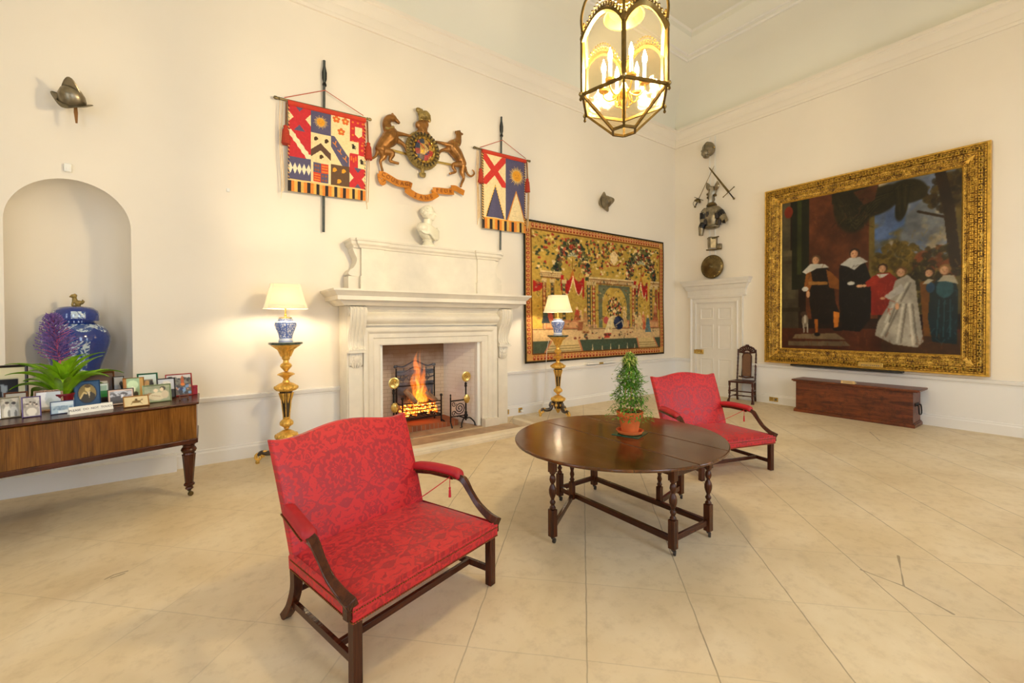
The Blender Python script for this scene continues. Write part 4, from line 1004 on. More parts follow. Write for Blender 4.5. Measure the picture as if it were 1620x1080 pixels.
# ---------------------------------------------------------------- large oil painting (a plain stand-in: group of costumed figures in a landscape)
def painting_art():
    w, h = 300, 330; asp = .885
    c = Cv(w, h, (38, 24, 14), asp)
    c.rect(.17, 0, .60, .80, (92, 50, 26)); c.grain(6, 2, .25)
    c.rect(.55, 0, 1, .78, (104, 88, 40)); c.grain(5, 31, .22)
    # sky
    m = np.clip((c.nz(4, 5)-.36)*7, 0, 1)*((c.u > .60) & (c.u < .97) & (c.v < .47)); c.put(m, (112, 116, 118))
    m = np.clip((c.nz(5, 9)-.52)*9, 0, 1)*((c.u > .58) & (c.u < .97) & (c.v < .42)); c.put(m, (84, 108, 150)); c.put(np.clip((c.nz(7, 14)-.6)*9, 0, 1)*((c.u > .6) & (c.v < .42)), (176, 160, 128))
    c.poly([(.60, .10), (.72, .04), (.90, .0), (.90, .06), (.78, .18), (.68, .26), (.60, .36)], (90, 106, 140), .5)
    # trees
    for (cu, cv, q, n, cols, sd) in ((.95, .12, .13, 170, [(58, 44, 18), (80, 62, 24), (40, 30, 14)], 2), (.70, .47, .13, 190, [(92, 74, 24), (120, 96, 34), (70, 58, 22)], 4), (.90, .50, .12, 130, [(44, 38, 18), (64, 54, 24), (120, 60, 30)], 6), (.80, .64, .14, 90, [(50, 46, 20), (36, 32, 16)], 8)):
        rg = np.random.RandomState(sd)
        for i in range(n):
            a = rg.rand()*6.3; k = rg.rand()**.6*q; c.ell(cu+k*cos(a), cv+k*sin(a)*.8, .012+.012*rg.rand(), .010+.008*rg.rand(), cols[rg.randint(len(cols))], .7, rg.rand()*3)
    c.line([(.90, .0), (.94, .2), (.97, .5)], .05, (40, 26, 14)); c.line([(.92, .25), (.80, .20)], .012, (44, 30, 16))
    # great dark curtain looped across the top
    CU = (42, 38, 19)
    c.ell(.46, .08, .125, .20, CU, 1, 0, .12); c.ell(.60, .10, .14, .085, CU, 1, -.35, .15); c.ell(.745, .075, .105, .075, CU, 1, .12, .15); c.ell(.72, .15, .035, .10, CU, 1, .15, .2); c.rect(.335, 0, .60, .07, CU); c.ell(.80, .09, .05, .05, CU, 1, 0, .2)
    for k in range(9):
        q = k/8; c.line([(.35+.03*q, .02), (.38+.05*q, .10+.12*q), (.47+.03*q, .26-.10*q), (.58, .15-.08*q), (.70+.08*q, .03+.02*q)], .007, (66, 62, 30) if k % 2 else (26, 24, 12), .55)
    for k in range(5): c.line([(.68+.02*k, .04), (.70+.012*k, .22-.02*k)], .006, (62, 58, 28) if k % 2 else (24, 22, 12), .5)
    c.poly([(.46, .02), (.60, .0), (.58, .09), (.52, .11)], (94, 52, 30), .8)
    # column and plinth on the left
    c.rect(.0, .0, .065, .34, (84, 76, 54)); c.rect(0, .33, .10, .37, (96, 86, 60)); c.rect(0, .37, .14, .40, (76, 68, 48)); c.rect(.0, .40, .12, .93, (66, 58, 42)); c.rect(.01, .42, .10, .66, (78, 70, 50)); c.rect(0, .72, .13, .75, (50, 44, 30))
    c.rect(.075, .0, .19, .6, (30, 32, 16)); c.rect(.11, .0, .14, .5, (52, 58, 26)); c.ell(.05, .07, .03, .04, (120, 46, 26))
    c.rect(0, .86, 1, 1, (78, 40, 22)); c.grain(14, 22, .18); c.rect(.62, .88, 1, 1, (70, 54, 30), .6)
    c.poly([(.10, .90), (.36, .89), (.42, .93), (.08, .93)], (132, 110, 80)); c.poly([(.05, .95), (.42, .94), (.45, .97), (.05, .98)], (112, 94, 70))
    SK = (214, 160, 116); WH = (206, 202, 186)
    def face(u, v, r, hair, tilt=0):
        c.ell(u, v, r*1.25, r*1.35*asp*1.05, hair); c.ell(u-.003, v+.006, r*.85, r*1.1*asp*1.05, SK); c.ell(u-.010, v+.002, r*.16, r*.08, (120, 76, 52)); c.ell(u+.008, v+.002, r*.16, r*.08, (120, 76, 52)); c.ell(u-.001, v+r*.62, r*.22, r*.09, (178, 104, 82)); c.ell(u+r*.5, v+.006, r*.35, r*.9*asp, (176, 122, 84), .5)
    # gentleman in dark doublet, seated
    c.poly([(.17, .50), (.20, .46), (.30, .46), (.34, .52), (.36, .70), (.40, .80), (.30, .84), (.21, .80)], (28, 20, 14))
    c.poly([(.17, .50), (.20, .47), (.215, .56), (.19, .62), (.155, .60)], (132, 78, 30)); c.poly([(.30, .48), (.33, .50), (.42, .60), (.40, .62), (.32, .60)], (132, 78, 30))
    c.poly([(.185, .55), (.31, .56), (.31, .58), (.19, .575)], (150, 104, 48)); c.poly([(.145, .485), (.20, .435), (.29, .445), (.32, .47), (.24, .47), (.17, .50)], WH)
    c.ell(.165, .60, .022, .016, WH); c.ell(.185, .635, .013, .022, SK); c.ell(.40, .595, .016, .012, WH); c.ell(.435, .61, .022, .009, SK); face(.235, .41, .024, (96, 70, 44))
    c.poly([(.225, .80), (.25, .80), (.25, .89), (.235, .89)], (186, 104, 34)); c.poly([(.345, .75), (.385, .76), (.375, .85), (.35, .86)], (206, 122, 40)); c.ell(.245, .90, .02, .012, (24, 16, 12)); c.ell(.375, .865, .032, .012, (24, 16, 12))
    # lady in black
    c.poly([(.38, .46), (.45, .43), (.53, .46), (.57, .58), (.56, .80), (.50, .88), (.40, .87), (.38, .70)], (20, 17, 15))
    c.poly([(.385, .46), (.44, .42), (.50, .42), (.545, .455), (.50, .47), (.47, .50), (.43, .475)], (190, 188, 176)); face(.47, .395, .024, (48, 32, 22)); c.ell(.45, .58, .022, .012, WH); c.ell(.50, .60, .02, .010, SK)
    # child in red
    c.poly([(.56, .56), (.60, .53), (.66, .53), (.70, .57), (.69, .70), (.64, .78), (.565, .78)], (138, 38, 24)); c.poly([(.53, .58), (.58, .54), (.59, .60), (.54, .61)], (150, 44, 26)); c.poly([(.59, .535), (.66, .535), (.63, .555), (.61, .56)], WH); face(.625, .50, .021, (60, 40, 22)); c.ell(.525, .60, .013, .008, SK)
    # girl in white satin
    c.poly([(.69, .58), (.75, .55), (.79, .59), (.80, .70), (.83, .93), (.80, .965), (.68, .95), (.585, .90), (.60, .82), (.655, .72)], (166, 158, 140))
    for k, (p, q) in enumerate((((.70, .72), (.62, .90)), ((.73, .72), (.70, .94)), ((.76, .72), (.78, .95)), ((.68, .72), (.64, .82)), ((.75, .60), (.70, .70)))): c.line([p, q], .012, (206, 198, 176), .8); c.line([(p[0]+.016, p[1]), (q[0]+.02, q[1])], .010, (112, 104, 90), .8)
    c.poly([(.63, .67), (.72, .60), (.74, .64), (.66, .69)], (190, 184, 170)); c.ell(.625, .68, .014, .008, SK); c.ell(.70, .73, .010, .02, SK); face(.72, .53, .023, (110, 76, 40))
    # two children in blue-green
    c.poly([(.81, .60), (.86, .58), (.88, .62), (.87, .90), (.83, .90), (.82, .74)], (120, 74, 26)); c.poly([(.86, .62), (.90, .58), (.97, .59), (.985, .66), (.98, .94), (.87, .93), (.85, .80)], (20, 42, 48)); c.ell(.925, .64, .04, .05, (40, 84, 92)); c.ell(.86, .63, .02, .03, (38, 70, 96))
    c.poly([(.89, .60), (.92, .565), (.965, .57), (.985, .62), (.96, .61), (.93, .60)], (186, 174, 144)); c.poly([(.82, .61), (.85, .58), (.875, .59), (.85, .61)], (186, 174, 144)); face(.855, .545, .02, (60, 42, 26)); face(.925, .535, .022, (142, 104, 58))
    for k in range(3): c.line([(.90+.025*k, .70), (.89+.03*k, .90)], .006, (44, 90, 98), .7)
    # small dog
    c.ell(.165, .81, .022, .045, (126, 112, 92)); c.ell(.155, .765, .022, .018, (70, 52, 38)); c.line([(.155, .83), (.158, .885)], .010, (170, 160, 140)); c.line([(.18, .83), (.182, .885)], .010, (170, 160, 140)); c.ell(.165, .80, .01, .03, (186, 176, 156))
    # loose drapery strokes over everything, as brushwork
    rg = np.random.RandomState(21)
    for (u0, v0, u1, v1, cl, n_) in ((.36, .02, .56, .22, (78, 72, 34), 26), (.34, .02, .58, .24, (20, 18, 10), 20), (.18, .50, .36, .78, (54, 38, 24), 24), (.39, .46, .55, .86, (46, 40, 36), 26), (.57, .57, .69, .76, (176, 66, 40), 22), (.87, .62, .98, .92, (52, 98, 104), 26), (.20, .02, .58, .45, (112, 64, 34), 40), (.56, .3, .98, .56, (140, 118, 60), 50), (.02, .88, .98, .99, (112, 60, 32), 40)):
        for i in range(n_):
            u, v = u0+(u1-u0)*rg.rand(), v0+(v1-v0)*rg.rand(); c.line([(u, v), (u+.012*rg.randn(), v+.035*rg.rand())], .005, cl, .45)
    c.blur(2); c.a = c.a*(.72+.28*c.nz(7, 77)[..., None]*2)*.86
    return c.grain(50, 40, .10)
def gilt_frame_mat():
    t = NT('carved_gilt_frame'); v = t.obj(); f = t.math('ADD', t.math('MULTIPLY', t.noise(v, 34, 5, .7, 1.5), .7), t.math('MULTIPLY', t.noise(v, 9, 2), .3))
    c = t.ramp(f, [(.40, S(222, 184, 84)), (.49, S(156, 116, 38)), (.58, S(66, 42, 16))]); t.bump(t.math('MULTIPLY', f, -1), .45, .015); return t.set(c, .42, .55)
M['frame'] = gilt_frame_mat()
PY0, PY1, PZ0, PZ1 = 1.15, 4.42, .885, 4.505; FW = .315      # outer frame
pf = thing('oil_painting', 'huge oil painting of a costumed family group in a broad carved gilt frame, right wall', 'painting', (X1-.08, (PY0+PY1)/2, PZ0))
PW = T(X1-.004, 0, 0) @ Matrix(((0, 0, -1, 0), (1, 0, 0, 0), (0, 1, 0, 0), (0, 0, 0, 1)))       # local (y, z, out)
pr = [(0, .0), (0, .10), (.012, .115), (.03, .115), (.04, .10), (.06, .10), (.075, .12), (.10, .132), (.125, .12), (.135, .10), (.15, .095), (.175, .085), (.21, .07), (.24, .055), (.255, .05), (.262, .062), (.285, .066), (.30, .056), (.315, .04), (.315, .0)]
mb = MB(); mb.sweep([(PY0, PZ0), (PY1, PZ0), (PY1, PZ1), (PY0, PZ1)], pr, True, -1, PW)
mb.build('frame_moulding', M['frame'], pf, world=True, angle=30)
def border_run(mb, off, out, step, r, kind=0):
    a0, a1, b0, b1 = PY0+off, PY1-off, PZ0+off, PZ1-off
    def put(y, z, horiz):
        A = PW @ T(y, z, out)
        if kind == 0: mb.ell((0, 0, 0), r, 6, A)
        else:
            A = A @ (RZ(0) if horiz else RZ(pi/2))
            mb.ell((0, 0, 0), (r[0], r[1], r[2]), 6, A, 0, RZ(.7)); mb.ell((0, 0, 0), (r[0], r[1], r[2]), 6, A, 0, RZ(-.7))
    n = int((a1-a0)/step)
    for k in range(n+1):
        for z in (b0, b1): put(a0+(a1-a0)*k/n, z, True)
    n = int((b1-b0)/step)
    for k in range(1, n):
        for y in (a0, a1): put(y, b0+(b1-b0)*k/n, False)
mb = MB(); border_run(mb, .10, .132, .085, (.040, .016, .014), 1); border_run(mb, .20, .078, .065, (.034, .012, .012), 1)
mb.build('carved_leaves', M['goldold'], pf, world=True)
mb = MB(); border_run(mb, .048, .104, .045, .014); border_run(mb, .15, .10, .04, .011); border_run(mb, .285, .068, .05, .012)
mb.build('beading', M['goldold'], pf, world=True)
for y, z, a in ((PY0, PZ0, .785), (PY1, PZ0, 2.356), (PY1, PZ1, .785+pi), (PY0, PZ1, 2.356+pi)):
    mb = MB(); A = PW @ T(y, z, .075) @ RZ(a)
    mb.ell((.30, 0, .0), (.11, .022, .018), 8, A)
    for k in range(4): mb.ell((.20+.05*k, .03-.006*k, .0), (.045, .014, .016), 8, A, 0, RZ(.5)); mb.ell((.20+.05*k, -.03+.006*k, .0), (.045, .014, .016), 8, A, 0, RZ(-.5))
    mb.build('corner_leaf', M['goldd'], pf, world=True)
sheet('canvas', painting_art(), M['canvas'], (X1-.05, PY1-FW+.01, PZ1-FW+.01), (0, -(PY1-PY0-2*FW+.02), 0), (0, 0, -(PZ1-PZ0-2*FW+.02)), pf, thick=.02)
mb = MB(); mb.sweep([(PY0, PZ0), (PY1, PZ0), (PY1, PZ1), (PY0, PZ1)], [(-.006, 0), (-.006, .09), (0, .112), (.03, .122), (.038, .10), (.02, .0)], True, -1, PW); mb.build('outer_edge', M['goldd'], pf, world=True)
mb = MB(); mb.sweep([(PY0+FW-.03, PZ0+FW-.03), (PY1-FW+.03, PZ0+FW-.03), (PY1-FW+.03, PZ1-FW+.03), (PY0+FW-.03, PZ1-FW+.03)], [(0, 0), (0, .06), (.012, .07), (.03, .054), (.036, .03), (.03, 0)], True, -1, PW); mb.build('sight_edge', M['goldd'], pf, world=True)
mb = MB(); mb.box(X1-.145, X1-.13, 2.42, 2.78, PZ0+.035, PZ0+.115); tag(mb.build('title_plate', M['brass'], pf, world=True, bevel=.003), 'blank brass title plate')
mb = MB()
for k in range(9): mb.box(X1-.147, X1-.145, 2.47+.03*k, 2.488+.03*k, PZ0+.06+.0*k, PZ0+.075)
mb.build('engraving', M['ink'], pf.children[-1], world=True)
mb = MB(); mb.box(X1-.16, X1-.055, 2.15, 3.9, PZ0-.035, PZ0-.002); o = mb.build('support_batten', M['black'], None, bevel=.004); tag(o, 'dark wooden batten on the dado rail under the painting frame', 'batten')
# ================================================================ things on the walls
def text_mesh(txt, size, M_, ext=.003, align='CENTER'):
    """returns a builder holding one line of lettering, in local x (right), y (up)"""
    cu = bpy.data.curves.new('lettering', 'FONT'); cu.body = txt; cu.size = size; cu.extrude = ext; cu.align_x = align; cu.align_y = 'CENTER'; cu.resolution_u = 2
    o = bpy.data.objects.new('lettering', cu); C.objects.link(o)
    bpy.context.view_layer.update(); me = bpy.data.meshes.new_from_object(o.evaluated_get(bpy.context.evaluated_depsgraph_get()))
    mb = MB(); mb.add([v.co.copy() for v in me.vertices], [tuple(p.vertices) for p in me.polygons], M_)
    bpy.data.objects.remove(o); bpy.data.curves.remove(cu); bpy.data.meshes.remove(me); return mb
def merge(a, b): a.add(b.v, b.f); return a
YC = Y1-.10
cr = thing('coat_of_arms', 'gilt bronze coat of arms with two hounds, ram crest and garter above the mantel', 'coat of arms', (3.03, Y1, 4.3))
def zz(ox, oy, sc): return lambda x, y, yy=YC: Vector(tuple(at(ox+x/sc, oy+y/sc, 1, yy)))
def limb(mb, f, pts, rad, n=4, yy=YC): mb.tube(smoothpts([f(x, y, yy) for x, y in pts], n), rad, 8)
def hound(f, body, legs, tail, head, name):
    mb = MB()
    P = smoothpts([f(*p[:2]) for p in body], 4); mb.tube(P, [p[2] for p in body], 10)
    for q, r, yy in legs: limb(mb, f, q, r, 4, yy)
    for p in head:
        mb.ell(f(p[0], p[1]), p[2], 10, None, 0, RY(p[3]) if len(p) > 3 else None)
    limb(mb, f, tail, [.026, .02, .018, .015, .010], 5)
    return mb.build(name, M['bronze'], cr, world=True, remesh=.009, smoothit=3)
f3 = zz(575, 170, 9.39); f4 = zz(700, 195, 9.82)
hound(f3, [(450, 160, .055), (385, 160, .055), (345, 220, .062), (360, 310, .075), (410, 390, .11), (390, 460, .125), (330, 520, .105), (275, 590, .09), (250, 640, .085), (245, 660, .06)],
      [([(260, 640), (305, 720), (255, 790), (262, 860), (285, 950)], [.075, .055, .026, .02, .022], YC), ([(300, 640), (430, 680), (390, 780), (440, 810), (528, 832)], [.06, .05, .024, .024, .022], YC-.05),
       ([(450, 385), (560, 395), (640, 410), (710, 428)], [.05, .032, .024, .022], YC-.04), ([(460, 470), (560, 520), (620, 580), (640, 650)], [.055, .034, .026, .022], YC)],
      [(205, 650), (180, 720), (120, 755), (55, 720), (40, 670), (80, 630)],
      [(440, 155, (.06, .045, .055)), (485, 190, (.075, .032, .035), .6), (525, 220, (.025, .022, .02)), (432, 108, (.022, .02, .035))], 'left_hound')
hound(f4, [(250, 160, .045), (250, 230, .05), (225, 300, .075), (160, 350, .10), (170, 400, .105), (220, 470, .10), (275, 560, .08), (310, 640, .075), (320, 670, .055)],
      [([(320, 670), (305, 760), (330, 850), (300, 930), (280, 995)], [.07, .05, .026, .022, .02], YC), ([(290, 640), (180, 640), (165, 690), (205, 750), (105, 785)], [.055, .04, .03, .024, .02], YC-.05),
       ([(130, 345), (40, 320), (-40, 300), (-110, 285)], [.05, .03, .024, .02], YC-.04), ([(130, 410), (40, 410), (-30, 430), (-60, 480)], [.05, .03, .024, .02], YC)],
      [(350, 690), (385, 780), (440, 822), (490, 790), (485, 745), (455, 720)],
      [(250, 150, (.05, .045, .045)), (285, 165, (.04, .03, .025)), (307, 165, (.02, .02, .02)), (205, 140, (.018, .016, .032)), (268, 120, (.02, .016, .022))], 'right_hound')
for f, pts, rr in ((f3, [(325, 300), (375, 315), (425, 300), (450, 285)], .02), (f4, [(175, 262), (205, 300), (245, 330), (258, 340)], .018)):
    mb = MB(); mb.tube(smoothpts([f(x, y, YC-.065) for x, y in pts], 4), rr, 6); tag(mb.build('collar', M['lambbronze'], cr, world=True), 'coronet collar')
g = zz(570, 150, 4.32)
c0 = g(425, 383, YC); rx = (g(531, 383).x-g(318, 383).x)/2; rz = (g(425, 262).z-g(425, 505).z)/2
ringpts = [(c0.x+rx*.86*cos(a), YC-.02, c0.z+rz*.86*sin(a)) for a in np.linspace(0, 2*pi, 49)[:-1]]
mb = MB(); mb.tube(ringpts, .055, 10, loop=True, fl=.6); mb.tube([(c0.x+rx*cos(a), YC, c0.z+rz*sin(a)) for a in np.linspace(0, 2*pi, 49)[:-1]], .022, 6, loop=True)
mb.tube([(c0.x+rx*.7*cos(a), YC-.03, c0.z+rz*.7*sin(a)) for a in np.linspace(0, 2*pi, 49)[:-1]], .018, 6, loop=True)
for k in range(44):
    a = 2*pi*k/44; mb.ell((c0.x+rx*1.0*cos(a), YC-.03, c0.z+rz*1.0*sin(a)), (.024, .018, .024), 6)
mb.build('garter_ring', M['lambbronze'], cr, world=True)
mb = MB()
for k in range(26):
    a = 2*pi*k/26+.1; q = T(c0.x+rx*.855*cos(a), YC-.082, c0.z+rz*.855*sin(a)) @ RY(-a)
    mb.box(-.024, .024, -.004, .01, -.011, .011, q)
mb.build('garter_relief', M['ebony'], cr, world=True)
def arms_art():
    c = Cv(72, 84, (150, 110, 50), 1.17); cc = [((110, 60, 60), (60, 66, 80), (170, 130, 60), (120, 50, 44)), ((60, 66, 84), (180, 140, 70), (90, 60, 40), (180, 140, 60)), ((150, 60, 50), (190, 150, 80), (64, 70, 90), (170, 60, 50)), ((70, 70, 90), (96, 66, 44), (170, 60, 50), (180, 150, 80))]
    for i in range(4):
        for j in range(4): c.rect(i/4, j/4, (i+1)/4, (j+1)/4, cc[j][i])
    sun(c, .37, .62, .13, .85, (240, 180, 40), 14); c.line([(0, 0), (1, 1)], .05, (170, 50, 44)); c.poly([(.5, .25), (.75, .5), (.5, .75)], (200, 170, 110))
    return c.grain(20, 3, .4)
keep = lambda uv: (((uv[0]-.5)/.5)**2+((uv[1]-.5)/.5)**2 < 1)
sheet('enamelled_shield', arms_art(), vcol('enamel', .4, 60, .4), (c0.x-rx*.56, YC-.06, c0.z+rz*.60), (rx*1.12, 0, 0), (0, 0, -rz*1.2), cr, thick=.03, fn=lambda u, v: .03*(1-((u-.5)**2+(v-.5)**2)*4), keep=keep)
mb = MB()
for k in range(14):
    a = 2*pi*k/14+.2; mb.tube(smoothpts([(c0.x+rx*.64*cos(a+b), YC-.05-.02*sin(b*9), c0.z+rz*.66*sin(a+b)) for b in (-.16, -.05, .05, .16)], 3), [.014, .026, .020, .010], 6)
mb.build('strapwork', M['goldd'], cr, world=True)
mb = MB()                       # helm with mantling under the ram
h0 = g(425, 232, YC-.02); mb.ell(h0, (.085, .07, .12), 12); mb.ell(g(428, 262, YC-.02), (.12, .06, .05), 12); mb.ell(g(395, 205, YC-.02), (.05, .05, .06), 8); mb.ell(g(448, 205, YC-.02), (.05, .05, .07), 8); mb.ell(g(455, 268), (.06, .04, .03), 8)
mb.tube([g(392, 183, YC-.02), g(430, 178, YC-.02), g(470, 184, YC-.02)], .018, 8)
mb.build('helm', M['bronze'], cr, world=True, remesh=.01, smoothit=2)
mb = MB()
mb.tube(smoothpts([g(470, 160), g(445, 140), g(425, 142), g(410, 130), g(408, 112)], 4), [.05, .075, .065, .045, .035], 10); mb.ell(g(400, 102), (.055, .035, .035), 10); mb.ell(g(388, 107), (.025, .024, .022), 8); mb.tube([g(412, 98), g(424, 100), g(420, 110)], .014, 6)
for x, x2 in ((408, 403), (425, 422), (452, 450), (468, 470)): mb.tube([g(x, 150), g(x2, 182)], [.026, .014], 6)
mb.tube([g(470, 152), g(477, 175), g(474, 190)], [.03, .02, .012], 6)
for k in range(26): mb.ell(g(415+55*random.random(), 130+28*random.random(), YC-.05), .014, 6)
mb.build('ram', M['lambbronze'], cr, world=True, remesh=.008, smoothit=1)
mb = MB(); mb.tube([g(425, 500), g(425, 535)], [.04, .03], 8); mb.ell(g(425, 548), (.06, .03, .05), 8); mb.ell(g(410, 540), (.025, .02, .03), 6); mb.ell(g(440, 540), (.025, .02, .03), 6)
mb.build('pendant', M['lambbronze'], cr, world=True)
mb = MB()
mb.tube([g(195, 372, YC+.05), g(330, 408, YC+.05)], .016, 6, sq=(1, .5)); tag(mb.build('support_bar', M['brass'], cr, world=True), 'plain metal support bar')
mb = MB(); mb.tube([g(525, 458, YC+.05), g(625, 478, YC+.05)], .016, 6, sq=(1, .5)); mb.build('support_bar', M['brass'], cr, world=True)
f1 = zz(590, 265, 10.8)
def ribbon(path, hw, yf, mbx, taper=None):
    P = [Vector((p.x, 0, p.z)) for p in smoothpts([f1(x, y) for x, y in path], 5)]; n = len(P); r = []
    for i in range(n):
        t = (P[min(i+1, n-1)]-P[max(i-1, 0)]).normalized(); nn = Vector((-t.z, 0, t.x)); yy = yf(i/(n-1)); h = hw if taper is None else hw*taper(i/(n-1))
        r.append([P[i]+nn*h+Vector((0, yy, 0)), P[i]-nn*h+Vector((0, yy, 0)), P[i]-nn*h+Vector((0, yy+.012, 0)), P[i]+nn*h+Vector((0, yy+.012, 0))])
    mbx.loft(r); return P
rb = MB()
Pa = ribbon([(95, 118), (180, 140), (290, 205), (390, 265), (500, 290), (600, 300), (655, 325)], .052, lambda t: YC-.02-.02*sin(pi*t), rb)
Pb = ribbon([(560, 375), (640, 440), (740, 500), (860, 530), (960, 520), (1060, 470), (1090, 445)], .052, lambda t: YC-.02-.02*sin(pi*t), rb)
Pc = ribbon([(1020, 395), (1090, 400), (1180, 410), (1290, 420), (1370, 415)], .050, lambda t: YC-.02-.02*sin(pi*t), rb)
ribbon([(1325, 355), (1400, 360), (1470, 400), (1545, 440)], .045, lambda t: YC-.03, rb)
ribbon([(640, 300), (600, 350), (545, 370)], .032, lambda t: YC, rb); ribbon([(1100, 470), (1050, 440), (1020, 380)], .028, lambda t: YC, rb); ribbon([(1375, 430), (1350, 400), (1330, 345)], .028, lambda t: YC, rb)
ribbon([(100, 110), (110, 200), (150, 275), (195, 260), (185, 220), (150, 225)], .024, lambda t: YC-.01, rb)
mo = rb.build('motto_ribbon', M['motto'], cr, world=True, angle=40)
def along(P, word, a, b, size):
    L = MB()
    for i, chx in enumerate(word):
        t = a+(b-a)*(i/(len(word)-1)); k = t*(len(P)-1); j = min(int(k), len(P)-2); p = P[j].lerp(P[j+1], k-j); d = P[j+1]-P[j]
        merge(L, text_mesh(chx, size, T(p.x, YC-.046, p.z) @ RY(-atan2(d.z, d.x)) @ RX(pi/2)))
    return L
L = along(Pa, 'COURAGE', .14, .88, .085); merge(L, along(Pb, 'SANS', .28, .70, .085)); merge(L, along(Pc, 'PEUR', .22, .80, .08))
L.build('motto_lettering', M['mottod'], mo, world=True)
# ---------------------------------------------------------------- marble bust on the overmantel
bx, by, bz = 3.03, 6.46, 2.953
bu = thing('portrait_bust', 'white marble bust of a draped short-haired man looking right, on overmantel', 'bust', (bx, by, bz), R(38))
mb = MB()      # local: faces -y
mb.lathe([(.12, 0), (.12, .025), (.095, .035), (.085, .06), (.07, .085), (.085, .10), (.09, .115), (.0, .118)], 28, None, 0)
mb.build('socle', M['marble'], bu)
mb = MB()
mb.ell((0, 0, .235), (.235, .125, .135), 18); mb.ell((-.175, .0, .27), (.095, .095, .085), 14); mb.ell((.175, .0, .27), (.095, .095, .085), 14); mb.ell((0, -.03, .2), (.15, .11, .11), 16)
mb.ell((-.07, -.09, .25), (.08, .05, .065), 12); mb.ell((.07, -.09, .25), (.08, .05, .065), 12); mb.lathe([(.05, .10), (.075, .14), (.10, .17), (.0, .172)], 16)
mb.tube([(0, .02, .27), (0, .005, .36), (0, -.005, .44)], [.10, .066, .068], 14)
# head
mb.ell((0, .0, .555), (.092, .112, .105), 20); mb.ell((0, -.04, .50), (.070, .075, .085), 16); mb.ell((0, -.085, .440), (.030, .028, .026), 10); mb.ell((0, -.06, .455), (.055, .05, .035), 12)
mb.tube([(0, -.105, .545), (0, -.122, .515), (0, -.136, .492), (0, -.118, .482)], [.011, .014, .018, .012], 8)
mb.ell((-.018, -.112, .486), (.012, .012, .010), 8); mb.ell((.018, -.112, .486), (.012, .012, .010), 8)
mb.tube([(-.055, -.085, .552), (-.03, -.104, .560), (0, -.104, .553), (.03, -.104, .560), (.055, -.085, .552)], [.010, .013, .011, .013, .010], 8)
for s_ in (-1, 1):
    mb.ell((s_*.032, -.094, .534), (.015, .010, .009), 8); mb.ell((s_*.045, -.075, .500), (.026, .028, .026), 10)
    mb.ell((s_*.093, .005, .52), (.012, .024, .034), 10, None, 0, RX(.2)); mb.ell((s_*.096, .012, .505), (.010, .014, .016), 8)
mb.tube([(-.026, -.104, .464), (0, -.114, .466), (.026, -.104, .464)], [.006, .009, .006], 8); mb.tube([(-.022, -.102, .452), (0, -.111, .451), (.022, -.102, .452)], [.006, .009, .006], 8)
mb.build('head_and_chest', M['marble'], bu, remesh=.0065, smoothit=2)
mb = MB()       # hair in short locks
rg = random.Random(4)
for k in range(170):
    th, ph = rg.uniform(0, 2*pi), rg.uniform(0, 1.75)
    v = Vector((sin(ph)*cos(th), sin(ph)*sin(th), cos(ph)))
    if v.y < -.55 and v.z < .55: continue
    if v.z < -.1 and v.y < .2: continue
    p = Vector((v.x*.094, v.y*.114, .558+v.z*.106)); mb.ell(p, (.015+.006*rg.random(), .012, .010), 6, None, 0, RZ(rg.random()*3))
mb.ell((0, .012, .565), (.094, .108, .102), 16)
mb.build('hair', M['marble'], bu, remesh=.006, smoothit=1)
mb = MB()       # drapery folds over the shoulders
for k in range(7):
    o = .022*k
    mb.tube(smoothpts([(-.235+o*.4, .03, .315-o*.5), (-.16, -.085-.01*k*.3, .325-o), (-.02, -.135, .245-o), (.12, -.12, .275-o*.9), (.215, -.03, .325-o*.6)], 4), [.014, .019, .020, .018, .014], 7)
for k in range(4): mb.tube(smoothpts([(.13, -.10, .33-.02*k), (.2+.01*k, -.06, .27-.02*k), (.22, -.02, .2), (.17, -.04, .15)], 4), .015, 7)
for k in range(4): mb.tube(smoothpts([(-.14, .09, .35-.01*k), (-.2-.01*k, .02, .32-.02*k), (-.225, -.04, .25-.02*k), (-.17, -.09, .18)], 4), .015, 7)
mb.build('drapery', M['marble'], bu, remesh=.007, smoothit=2)
